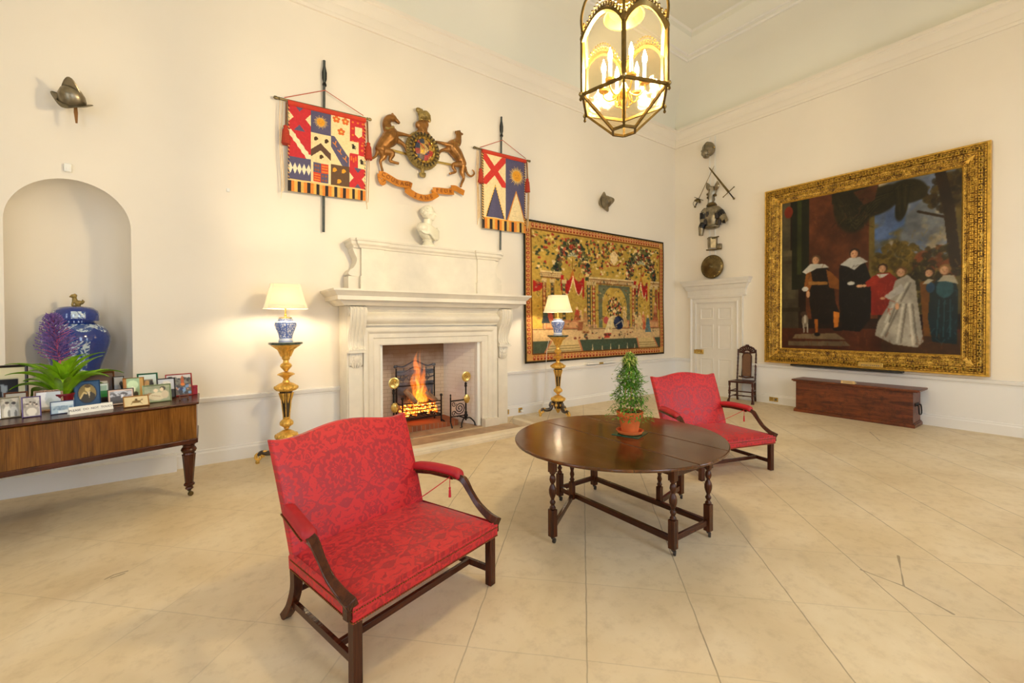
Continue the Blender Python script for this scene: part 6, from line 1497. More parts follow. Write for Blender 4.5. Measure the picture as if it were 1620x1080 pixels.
# ================================================================ settees
M['armred'] = simple('plain_red_damask', S(172, 24, 34), .55, var=.08, scale=14)
M['nail'] = simple('brass_nail', S(120, 84, 44), .35, .8)
def uvbox(vs, su=1.0):  return [(p[0], p[1]+p[2]) for p in vs]
def cushion(mb, fn, nu, nv, thick_fn, uvf):
    """closed upholstered slab: fn(u,v)->front point; thick_fn(u,v)->offset vector to back"""
    vs = []; uv = []
    for side in (0, 1):
        for j in range(nv+1):
            for i in range(nu+1):
                u, v = i/nu, j/nv; p = Vector(fn(u, v)); 
                if side: p = p+Vector(thick_fn(u, v))
                vs.append(p); uv.append(uvf(u, v))
    N = (nu+1)*(nv+1); fs = []
    for j in range(nv):
        for i in range(nu):
            a = j*(nu+1)+i; fs.append((a, a+1, a+nu+2, a+nu+1)); fs.append((N+a, N+a+nu+1, N+a+nu+2, N+a+1))
    per = [i for i in range(nu+1)]+[(j*(nu+1)+nu) for j in range(1, nu and nv+1)]+[(nv*(nu+1)+i) for i in range(nu-1, -1, -1)]+[(j*(nu+1)) for j in range(nv-1, 0, -1)]
    m_ = len(per)
    for k in range(m_): a, b = per[k], per[(k+1) % m_]; fs.append((a, N+a, N+b, b))
    mb.add(vs, fs, uv=uv); return mb
SW = 1.065
def settee(loc, rz, label, mirror=1):
    o = thing('settee', label, 'settee', loc, rz, 'red damask settees')
    W_ = SW
    zs, zt = .315, .405         # underside and top edge of the seat rail
    # front legs (square), raked back legs
    for x in (.025, W_-.025):
        mb = MB(); mb.box(x-.025, x+.025, 0, .05, 0, zs+.005); mb.build('front_leg', M['mahog'], o, bevel=.004)
    for x, q in ((.075, 1), (W_-.075, -1)):
        mb = MB(); mb.tube(smoothpts([(x, .70, zs), (x, .70, .2), (x-q*.01, .74, .08), (x-q*.02, .80, 0)], 5), [.026, .026, .024, .024], sq=(1, 1), up=(0, 1, 0)); mb.build('back_leg', M['mahog'], o, bevel=.003)
    for x0, x1, y0, y1 in ((.03, .07, .045, .72), (W_-.03, W_-.07, .045, .72)):
        mb = MB(); mb.tube([(x0, y0, .105), (x1, y1, .105)], 1, sq=(.02, .012)); mb.build('side_stretcher', M['mahogx'], o, bevel=.002)
    mb = MB(); mb.box(.05, W_-.05, .190, .215, .088, .125); mb.build('cross_stretcher', M['mahogx'], o, bevel=.002)
    mb = MB(); mb.box(.09, W_-.09, .705, .73, .16, .195); mb.build('rear_stretcher', M['mahogx'], o, bevel=.002)
    # seat
    ya, yb_ = -.01, .715
    def edge(v): return -.008+(.05)*v, W_+.008-.05*v
    def fs_(u, v):
        a, b = edge(v); x = a+(b-a)*u; y = ya+(yb_-ya)*v
        e = min(1, 6*min(u, 1-u, v*1.3+.0, 1.0)); dome = .055*(sin(pi*u)**.35)*(sin(pi*min(1, .06+v*.9))**.4)
        return (x, y, zt+dome-.008*(1-e))
    mb = MB(); vs = []
    nu, nv = 30, 22
    cushion(mb, fs_, nu, nv, lambda u, v: (0, 0, zt-.03-fs_(u, v)[2]), lambda u, v: (.12+u*W_-.02, .10+v*.72)); seat = mb.build('seat', M['damask'], o, angle=50)
    mb = MB(); path = [(-.008, ya), (W_+.008, ya), (W_-.042, yb_), (.042, yb_)]
    rail = []; L = 0
    P4 = [Vector((p[0], p[1], 0)) for p in path]
    vs = []; uv = []; fs = []
    seq = [P4[3], P4[0], P4[1], P4[2], P4[3]]
    for i, p in enumerate(seq):
        if i: L += (seq[i]-seq[i-1]).length
        c_ = Vector((W_/2, .36, 0)); d = (p-c_)
        for z, out in ((zs, -.006), (zs+.006, 0), (zt-.01, .002), (zt+.012, -.010)):
            q = p+Vector((out*(1 if d.x > 0 else -1), out*(1 if d.y > 0 else -1), z)); vs.append(q); uv.append((L, .3+z*1.0))
    for i in range(4):
        for k in range(3): fs.append((i*4+k, (i+1)*4+k, (i+1)*4+k+1, i*4+k+1))
    fs.append((0, 4, 8, 12)[::-1]); mb.add(vs, fs, uv=uv); mb.build('seat_rail_cover', M['damask'], o, angle=40)
    def nails(pts, name, parent, sp_=.0145, r=.0066):
        mb = MB()
        for a, b in zip(pts[:-1], pts[1:]):
            a, b = Vector(a), Vector(b); n = max(1, int((b-a).length/sp_))
            for i in range(n): p = a.lerp(b, (i+.5)/n); mb.ell(p, r, 6)
        return tag(mb.build(name, M['nail'], parent), 'close row of brass nails', kind='stuff')
    for z in (zs+.012, zt-.022): nails([(-.009+.05*.97, yb_-.02, z), (-.010, ya, z), (W_+.010, ya, z), (W_+.009-.05*.97, yb_-.02, z)], 'nail_row', seat)
    # back: serpentine top
    zb0, zb1 = .40, 1.068
    def top(u): return .030*cos((u-.5)*2*pi*1.0)*1.0+.028*(abs(2*u-1)**6)-.014
    def fb(u, v):
        x0, x1 = .040-.02*v, W_-.050+.01*v; x = x0+(x1-x0)*u
        z = zb0+(zb1+top(u)-zb0)*v; y = .655+.215*((z-zb0)/(.63))**1.1
        bul = .022*(sin(pi*u)**.4)*(sin(pi*min(1, v*.97+.015))**.5)
        return (x, y-bul, z)
    def tb(u, v):
        p = fb(u, v); bul = .022*(sin(pi*u)**.4)*(sin(pi*min(1, v*.97+.015))**.5); return (0, .055+bul, -.006)
    mb = MB(); cushion(mb, fb, 36, 24, tb, lambda u, v: (u*W_*.96-.0+.0, .02+v*.66)); back = mb.build('backrest', M['damask'], o, angle=50, bevel=.008)
    # arms
    for q, xo in ((-1, .0), (1, W_)):
        xa = xo-q*.062; xb = xo+q*.022
        mb = MB(); pts = smoothpts([(xa, .775, .660), (xa+q*.045, .60, .672), (xb, .40, .662), (xb, .33, .640)], 5)
        n = len(pts); rg_ = []
        for i, p in enumerate(pts):
            t_ = (pts[min(i+1, n-1)]-pts[max(i-1, 0)]).normalized(); ee = min(1, .55+5*min(i, n-1-i)/n); up_ = Vector((0, 0, 1))
            rg_.append([p+Vector((.041*ee*cos(a)*abs(cos(a))**-.25 if abs(cos(a)) > .01 else 0, 0, .034*ee*sin(a))) for a in np.linspace(0, 2*pi, 15)[:-1]])
        b0 = len(mb.v); mb.loft(rg_); mb.uv = {i: ((mb.v[i][0]+mb.v[i][2])*1.0, mb.v[i][1]) for i in range(len(mb.v))}
        pad = mb.build('arm_pad', M['armred'], o, angle=60)
        nails([(p.x-q*-.041, p.y, p.z-.018) for p in pts[1:-1:3]], 'nail_row', pad); nails([(p.x-q*.041, p.y, p.z-.018) for p in pts[1:-1:3]], 'nail_row', pad)
        mb = MB(); mb.tube([(xa, .775, .625), (xa+q*.045, .60, .636), (xb, .40, .627)], 1, sq=(.012, .026)); mb.build('arm_rail', M['mahogx'], o, bevel=.003)
        mb = MB(); sp_ = smoothpts([(xb, .40, .640), (xb+q*.002, .315, .625), (xb, .245, .555), (xb-q*.002, .17, .485), (xb-q*.008, .07, .435), (xb-q*.010, -.012, .415)], 6)
        mb.tube(sp_, [.024, .026, .021, .022, .026, .030], sq=(.85, 1), up=(0, 1, .2)); mb.tube([(xb-q*.014, .02, .425), (xb-q*.014, .018, .34)], 1, sq=(.026, .022)); mb.build('arm_support', M['mahog'], o, bevel=.005)
    # red cord tied across the seat from the far arm, with a tassel
    q = 1; x = W_+.022
    mb = MB(); mb.tube([(x+.035*cos(a), .42, .648+.042*sin(a)) for a in np.linspace(0, 2*pi, 15)[:-1]], .0035, 6, loop=True)
    mb.tube(smoothpts([(x-.03, .42, .63), (x-.17, .50, .54), (x-.30, .58, .462)], 6), .0035, 6); rope = mb.build('cord', M['cord'], o)
    mb = MB(); mb.tube([(x-.034, .415, .63), (x-.04, .41, .56)], .003, 6); mb.ell((x-.04, .41, .555), .009, 8); mb.lathe([(.004, 0), (.008, -.01), (.010, -.06), (0, -.061)], 8, T(x-.04, .41, .55)); mb.build('tassel', M['cord'], rope)
    return o
settee((.598, 2.1225, 0), R(16.9), 'near red damask settee with mahogany frame, front centre of the floor')
settee((4.475, 2.655, 0), R(-16.6), 'far red damask settee with mahogany frame, behind right side of oval table')

# ================================================================ gateleg table
TX, TY = 3.06, 2.61; TH = .73
tb_ = thing('gateleg_table', 'oval dark oak gateleg table with turned legs and casters', 'table', (TX, TY, 0))
def oval(x0, x1, rx, ry, z0, z1, inset=0):
    pts = []
    N = 48
    xs = np.linspace(max(x0, -rx), min(x1, rx), N)
    up = [(x, ry*math.sqrt(max(0, 1-(x/rx)**2))) for x in xs]; dn = [(x, -y) for x, y in up[::-1]]
    pts = up+dn; out = [pts[0]]
    for p in pts[1:]:
        if hypot(p[0]-out[-1][0], p[1]-out[-1][1]) > 1e-4: out.append(p)
    if hypot(out[0][0]-out[-1][0], out[0][1]-out[-1][1]) < 1e-4: out.pop()
    return out[::-1]
RXT, RYT = .945, .885
for nm, x0, x1 in (('left_leaf', -RXT, -.152), ('fixed_top', -.148, .338), ('right_leaf', .342, RXT)):
    mb = MB(); mb.prism(oval(x0, x1, RXT, RYT, 0, 0), TH-.024, TH, 'xy'); mb.build(nm, M['ttop'], tb_, bevel=.008, segs=3, angle=25)
def tleg(mb, x, y, zt_, foot=True):
    s_ = .027
    mb.box(x-s_, x+s_, y-s_, y+s_, .565, zt_)
    mb.lathe([(.016, .27), (.024, .275), (.026, .285), (.018, .295), (.014, .305), (.022, .32), (.024, .33), (.016, .34), (.013, .352), (.022, .375), (.029, .40), (.030, .425), (.024, .45), (.014, .468), (.013, .475), (.020, .485), (.026, .505), (.022, .53), (.014, .545), (.024, .555), (.026, .566)], 18, T(x, y, 0))
    mb.box(x-s_, x+s_, y-s_, y+s_, .055, .272)
def caster(x, y, par):
    mb = MB(); mb.lathe([(.010, .055), (.016, .045), (.012, .035), (0, .035)], 10, T(x, y, 0)); mb.lathe([(0, -.010), (.019, -.010), (.021, 0), (.019, .010), (0, .010)], 16, T(x+.01, y-.006, .021) @ RX(R(90)) @ RY(R(25))); mb.build('caster', M['brass'] if False else M['leather'], par)
fx0, fx1, fy0, fy1 = 2.88-TX, 3.36-TX, 1.935-TY, 3.19-TY
for x, y in ((fx0, fy0), (fx1, fy0), (fx0, fy1), (fx1, fy1)):
    mb = MB(); tleg(mb, x, y, TH-.03); l = mb.build('leg', M['oak'], tb_, bevel=.003); caster(x, y, l)
for nm, bxs, mt in (('end_stretcher', (fx0, fx1, fy0-.012, fy0+.012, .105, .15), 'mahogx'), ('end_stretcher', (fx0, fx1, fy1-.012, fy1+.012, .105, .15), 'mahogx'), ('long_stretcher', (fx0-.016, fx0+.016, fy0, fy1, .10, .145), 'oaky'), ('long_stretcher', (fx1-.016, fx1+.016, fy0, fy1, .10, .145), 'oaky'),
                    ('long_apron', (fx0-.012, fx0+.012, fy0, fy1, .60, TH-.026), 'oaky'), ('long_apron', (fx1-.012, fx1+.012, fy0, fy1, .60, TH-.026), 'oaky'), ('end_apron', (fx0, fx1, fy0-.012, fy0+.012, .59, TH-.026), 'mahogx'), ('end_apron', (fx0, fx1, fy1-.012, fy1+.012, .59, TH-.026), 'mahogx')):
    mb = MB(); mb.box(*bxs); mb.build(nm, M[mt], tb_, bevel=.003)
for (px, py), (gx_, gy_) in (((fx0-.035, 2.98-TY), (2.28-TX, 2.61-TY)), ((fx1+.035, 2.42-TY), (3.87-TX, 2.52-TY))):
    gt = MB(); d = Vector((gx_-px, gy_-py, 0)); L = d.length; a = atan2(d.y, d.x)
    mb = MB(); s_ = .022; mb.box(px-s_, px+s_, py-s_, py+s_, .095, .26); mb.lathe([(.014, .255), (.024, .28), (.014, .30), (.022, .33), (.014, .36), (.026, .41), (.014, .46), (.024, .50), (.014, .53), (.024, .56)], 14, T(px, py, 0)); mb.box(px-s_, px+s_, py-s_, py+s_, .56, TH-.032); mb.build('gate_post', M['oak'], tb_, bevel=.002)
    mb = MB(); tleg(mb, gx_, gy_, TH-.03); l = mb.build('gate_leg', M['oak'], tb_, bevel=.003); caster(gx_, gy_, l)
    for z in (.12, .66):
        mb = MB(); mb.box(0, L, -.012, .012, z-.024, z+.024, T(px, py, 0) @ RZ(a)); mb.build('gate_rail', M['mahogx'], tb_, bevel=.002)
# green glass mat and potted jasmine
PX, PYY = 3.205, 2.60
o = thing('glass_mat', 'square green-edged glass mat under the terracotta pot on the oval table', 'mat', (PX, PYY, TH), R(18))
mb = MB(); mb.box(-.125, .125, -.125, .125, .0, .005); mb.build('sheet', M['greenmat'], o, bevel=.002)
o = thing('plant_saucer', 'round terracotta saucer on glass mat under the jasmine pot', 'saucer', (PX, PYY, TH+.0055))
mb = MB(); mb.lathe([(0, 0), (.095, 0), (.108, .008), (.118, .032), (.122, .034), (.122, .028), (.115, .006), (.1, .0)][:6]+[(.108, .03), (.098, .010), (0, .010)], 36); mb.build('dish', M['terra'], o)
pz = TH+.0165
pt = thing('potted_jasmine', 'jasmine trained as a leafy cone in a terracotta pot on the oval table', 'potted plant', (PX, PYY, pz))
mb = MB(); mb.lathe([(0, 0), (.072, 0), (.082, .05), (.098, .135), (.10, .14), (.112, .142), (.116, .15), (.12, .19), (.116, .195), (.106, .19), (.10, .15), (.0, .15)], 40); mb.build('pot', M['terra'], pt)
mb = MB(); mb.lathe([(0, .16), (.10, .165), (.101, .172), (.05, .18), (0, .178)], 24); mb.build('soil', M['soil'], pt)
mb = MB(); mb.tube([(.01, -.0, .15), (.012, -.01, .58)], .006, 7); mb.tube([(-.05, .03, .15), (-.02, .02, .5)], .005, 6); mb.build('cane', simple('bamboo_cane', S(196, 160, 84), .5), pt)
rg = random.Random(11)
def leaf(mb, p, d, L, w_, droop=.3, m=0):
    d = Vector(d).normalized(); s_ = d.cross(Vector((0, 0, 1)));
    if s_.length < .1: s_ = Vector((1, 0, 0))
    s_.normalize(); n = s_.cross(d).normalized()
    rows = []
    for t, ww in ((0, .12), (.35, 1), (.7, .75), (1, .06)):
        c = p+d*L*t-Vector((0, 0, droop*L*t*t)); rows.append((c+s_*w_*ww, c+n*w_*.18*ww*1.0, c-s_*w_*ww))
    vs = [q for r in rows for q in r]; fs = []
    for i in range(3):
        a = i*3; fs += [(a, a+3, a+4, a+1), (a+1, a+4, a+5, a+2)]
    mb.add(vs, fs, None, m)
mb = MB()
for i in range(3600):
    h = rg.random()**.85; z = .195+h*.53; rr_ = (.172*(1-h)**.75+.012)*(rg.random()**.42)*(1+.25*sin(h*22+rg.random()))
    if rg.random() < .04: rr_ *= 1.45
    a = rg.random()*2*pi; p = Vector((rr_*cos(a), rr_*sin(a), z-.05*rr_/.15*(1-h)))
    d = Vector((cos(a)+rg.gauss(0, .6), sin(a)+rg.gauss(0, .6), rg.gauss(.15, .5))); leaf(mb, p, d, rg.uniform(.018, .036), rg.uniform(.005, .009), .4, 1 if (h > .80 and rg.random() < .7) or rg.random() < .10 else 0)
mb.build('leaves', [M['leafg'], M['leafy']], pt, smooth=False)
mb = MB()
for i in range(30):
    a = rg.random()*2*pi; z0 = rg.uniform(.2, .6); r0_ = .13*(1-(z0-.16)/.5)**.75+.01; P0 = Vector((r0_*.6*cos(a), r0_*.6*sin(a), z0)); P1 = P0+Vector((cos(a)*.06, sin(a)*.06, .05*rg.random())); P2 = P1+Vector((cos(a)*.05+rg.gauss(0, .02), sin(a)*.05, rg.gauss(0, .03)))
    q = smoothpts([P0, P1, P2], 5); mb.tube(q, .0012, 4, m=0)
    for k in range(3, len(q)):
        for s_ in (-1, 1): leaf(mb, q[k], (cos(a+s_*1.2), sin(a+s_*1.2), .2), .018, .0035, .3, 0)
mb.build('tendrils', M['leafg'], pt, smooth=False)
mb = MB()
for i in range(5): mb.tube(smoothpts([(rg.gauss(0, .03), rg.gauss(0, .03), .16), (rg.gauss(0, .05), rg.gauss(0, .05), .32), (rg.gauss(0, .02), rg.gauss(0, .02), .5), (rg.gauss(0, .01), rg.gauss(0, .01), .64)], 5), .0022, 5)
mb.build('stems', simple('woody_stem', S(110, 84, 50), .7), pt)

# ================================================================ long chest and carved chair by right wall
ch = thing('long_chest', 'long low dark wooden chest with iron end handle under the painting', 'chest', (9.70, 2.80, 0))
cx0, cx1, cy0, cy1 = 9.47-9.70, 9.93-9.70, 1.94-2.80, 3.66-2.80
mb = MB(); mb.box(cx0, cx1, cy0, cy1, .05, .585); mb.build('body', M['chest'], ch, bevel=.004)
mb = MB(); mb.box(cx0-.03, cx1, cy0-.03, cy1+.03, 0, .055); mb.box(cx0-.018, cx1, cy0-.018, cy1+.018, .055, .075); mb.build('plinth', M['chest'], ch, bevel=.006)
mb = MB(); mb.box(cx0-.05, cx1+.01, cy0-.09, cy1+.06, .598, .63); mb.box(cx0-.032, cx1, cy0-.06, cy1+.04, .583, .600); mb.build('lid', M['chest'], ch, bevel=.006)
mb = MB(); mb.tube(smoothpts([(.06, cy0-.012, .36), (.06, cy0-.04, .35), (.05, cy0-.05, .22), (-.09, cy0-.05, .22), (-.10, cy0-.04, .35), (-.10, cy0-.012, .36)], 5), .009, 7); mb.box(-.13, .09, cy0-.012, cy0, .34, .39); mb.build('handle', M['iron'], ch)
o = thing('card_label', 'small cream card lying on front of the long chest lid', 'card', (9.60, 2.82, .631)); mb = MB(); mb.prism([(-.15, 0), (-.02, 0), (-.145, .05), (-.15, .05)], -.10, .10, 'xz', RZ(0) @ Matrix(((1, 0, 0, 0), (0, 1, 0, 0), (0, 0, 1, 0), (0, 0, 0, 1)))); mb.build('card', simple('cream_card', S(232, 196, 130), .6), o)
mb = MB()
for k in range(3): mb.box(-.1515, -.150, -.07, .07, .012+.012*k, .016+.012*k)
mb.build('printed_lines', M['ink'], o)
def carved_chair(loc, rz):
    o = thing('carved_chair', 'tall narrow caned walnut chair with carved crest standing beside the white door', 'chair', loc, rz)   # faces -y
    w_, d_ = .225, .20
    for x in (-w_, w_):
        mb = MB(); mb.tube(smoothpts([(x*1.05, -d_-.045, .0), (x*1.05, -d_-.03, .05), (x, -d_, .10)], 4), [.034, .026, .018], 8); mb.lathe([(.018, .10), (.024, .13), (.014, .16), (.026, .20), (.026, .215), (.016, .24), (.022, .30), (.014, .34), (.024, .38), (.024, .44)], 12, T(x, -d_, 0)); mb.ell((x, -d_, .25), (.032, .03, .03), 8); mb.build('front_leg', M['carved'], o)
        mb = MB(); xb = x*.80; mb.tube(smoothpts([(xb, d_+.05, 0), (xb, d_+.01, .12), (xb, d_, .42)], 4), .020, 8, sq=(.9, .9)); mb.build('back_leg', M['carved'], o)
        mb = MB(); mb.tube([(xb, d_, .42), (xb, d_+.10, 1.13)], .016, 8)
        for k in range(7): t_ = .12+k*.12; mb.ell((xb, d_+.10*t_, .42+.71*t_), (.022, .022, .028 if k % 2 else .016), 8)
        mb.build('back_post', M['carved'], o)
    mb = MB(); mb.prism([(-w_-.02, -d_-.03), (w_+.02, -d_-.03), (w_*.8+.02, d_+.02), (-w_*.8-.02, d_+.02)], .43, .465, 'xy'); mb.build('seat', M['carved'], o, bevel=.006)
    for z, y in ((.25, -d_), (.13, 0)): mb = MB(); mb.tube([(-w_*.95, y, z), (-.04, y, z), (.04, y, z), (w_*.95, y, z)], [.014, .010, .018, .010, .014], 8); mb.ell((0, y, z), (.03, .02, .02), 8); mb.build('stretcher', M['carved'], o)
    for x in (-w_*.93, w_*.93):
        mb = MB(); mb.tube([(x, -d_, .25), (x*.9, d_, .25)], .012, 8); mb.tube([(x, -d_, .13), (x*.88, d_+.01, .13)], .012, 8); mb.build('side_stretcher', M['carved'], o)
    lean = lambda z: d_+.10*(z-.42)/.71
    mb = MB(); hw = .088
    pl = [(-hw, .54), (hw, .54), (hw, .98), (hw*.75, 1.03), (0, 1.06), (-hw*.75, 1.03), (-hw, .98)]
    out = [Vector((x, lean(z), z)) for x, z in pl]; mb.tube(out, .014, 6, loop=True); mb.tube([(-.15, lean(.53), .53), (0, lean(.50)+.0, .505), (.15, lean(.53), .53)], .016, 8); mb.build('back_frame', M['carved'], o)
    mb = MB(); mb.prism([(x, z) for x, z in pl], -.003, .003, 'xz', T(0, lean(.8), 0) @ T(0, 0, .8) @ RX(-atan2(.10, .71)) @ T(0, 0, -.8)); mb.build('cane_panel', simple('woven_cane', S(112, 76, 48), .7, var=.5, scale=120), o)
    mb = MB()
    for k in range(13):
        a = pi*k/12; r_2 = .03 if k in (0, 12) else .026
        mb.ell((-.16*cos(a), lean(1.12), 1.08+.115*sin(a)), (r_2, .02, r_2), 8)
    for k in range(9): a = pi*k/8; mb.tube([(-.05*cos(a), lean(1.08), 1.07+.03*sin(a)), (-.13*cos(a), lean(1.1), 1.08+.10*sin(a))], [.010, .016], 6)
    mb.tube([(-.18, lean(1.1), 1.07), (0, lean(1.1), 1.045), (.18, lean(1.1), 1.07)], .018, 8); mb.ell((0, lean(1.12), 1.215), (.04, .02, .03), 8); mb.build('carved_crest', M['carved'], o)
    return o
carved_chair((9.66, 4.76, 0), R(-78))
# ================================================================ grand piano (tail end) with its ornaments
pn = thing('grand_piano', 'rosewood piano with turned leg and brass caster standing before the arched niche', 'piano', (-1.1, 5.6, 0))
outl = [(.005, 5.43), (.015, 6.10), (-.05, 6.14), (-2.55, 6.14), (-2.55, 4.62), (-1.9, 4.88), (-1.30, 5.07), (-.6, 5.262)]
def offp(poly, d):
    P = [Vector((x, y)) for x, y in poly]; n = len(P); out = []
    for i in range(n):
        a, b, c = P[i-1], P[i], P[(i+1) % n]; d1 = (b-a).normalized(); d2 = (c-b).normalized()
        n1, n2 = Vector((d1.y, -d1.x)), Vector((d2.y, -d2.x)); o = (n1+n2)/(1+n1.dot(n2)); out.append((b.x+o.x*d, b.y+o.y*d))
    return out
mb = MB(); mb.prism(offp(outl, 0), .565, .935, 'xy'); mb.build('case', M['rose'], pn, world=True, bevel=.006)
mb = MB(); mb.prism(offp(outl, .010), .552, .600, 'xy'); mb.build('lower_moulding', M['mahogx'], pn, world=True, bevel=.008, segs=3)
mb = MB(); mb.prism(offp(outl, .022), .940, .963, 'xy'); mb.build('lid', M['mahogx'], pn, world=True, bevel=.009, segs=3)
def pleg(x, y):
    mb = MB(); A = T(x, y, 0)
    mb.lathe([(.0, .553), (.062, .553), (.064, .535), (.05, .52), (.05, .505), (.060, .495), (.068, .475), (.060, .455), (.048, .445), (.052, .43), (.060, .425), (.0, .424)], 28, A)
    mb.lathe([(.0, .43), (.058, .43), (.052, .36), (.036, .15), (.034, .135), (0, .134)], 8, A)
    mb.lathe([(0, .14), (.036, .14), (.046, .128), (.046, .115), (.034, .105), (.03, .095), (.036, .08), (.026, .07), (0, .069)], 24, A); l = mb.build('leg', M['mahog'], pn, world=True, angle=30)
    mb = MB(); mb.lathe([(.012, .07), (.018, .06), (.010, .05), (0, .05)], 12, A); mb.tube([(x, y, .055), (x+.02, y-.01, .03)], .010, 6); mb.lathe([(0, -.013), (.022, -.013), (.025, 0), (.022, .013), (0, .013)], 18, T(x+.01, y-.01, .026) @ RZ(R(30)) @ RX(R(90))); mb.build('caster', M['brass'] if False else M['steeld'], l, world=True)
pleg(-.062, 5.52); pleg(-2.4, 5.9); pleg(-2.4, 4.8)
# ---- jar in the niche
jz = .951
sill = thing('plinth_block', 'low white painted block inside the niche under the great jar', 'block', (NCX, Y1+.32, NZ0))
mb = MB(); mb.box(NCX-.18, NCX+.18, Y1+.12, Y1+.48, NZ0+.001, NZ0+.06); mb.build('block', M['wall'], sill, world=True, bevel=.004)
jr = thing('ginger_jar', 'very large blue and white lidded porcelain jar standing in the niche', 'jar', (NCX-.01, Y1+.27, NZ0+.061))
JS = .93
def sc_(pf): return [(r*JS*1.0, z*JS) for r, z in pf]
mb = MB(); mb.lathe([(r, z) for r, z in ((0, 0), (.15, 0), (.155, .02), (.15, .06), (.175, .16), (.215, .30), (.262, .44), (.285, .54), (.284, .60), (.262, .665), (.222, .715), (.175, .745), (.150, .755), (.150, .79), (.0, .79))], 56); mb.build('body', M['jar'], jr)
mb = MB(); mb.lathe([(0, .775), (.186, .775), (.192, .79), (.192, .85), (.180, .89), (.14, .925), (.08, .94), (0, .943)], 48); mb.build('lid', M['jar'], jr)
mb = MB(); A = T(0, 0, .94)
mb.lathe([(0, 0), (.04, 0), (.035, .012), (.0, .014)], 16, A); mb.ell((.018, 0, .04), (.035, .026, .032), 12, A); mb.ell((-.012, 0, .07), (.024, .024, .035), 12, A); mb.ell((-.018, 0, .115), (.028, .028, .026), 12, A); mb.ell((-.044, 0, .108), (.014, .016, .013), 8, A); mb.tube([(.045, 0, .03), (.062, 0, .055), (.05, 0, .08)], [.012, .012, .006], 8, A)
for s_ in (-1, 1): mb.tube([(-.02, s_*.014, .07), (-.034, s_*.016, .01)], [.010, .009], 8, A); mb.ell((-.008, s_*.02, .14), (.009, .008, .010), 6, A)
for k in range(7): mb.ell((-.018+.02*cos(k), .02*sin(k), .128), .011, 6, A)
tag(mb.build('lion_finial', M['lambbronze'], jr, remesh=.006, smoothit=1), 'gilt seated lion finial')

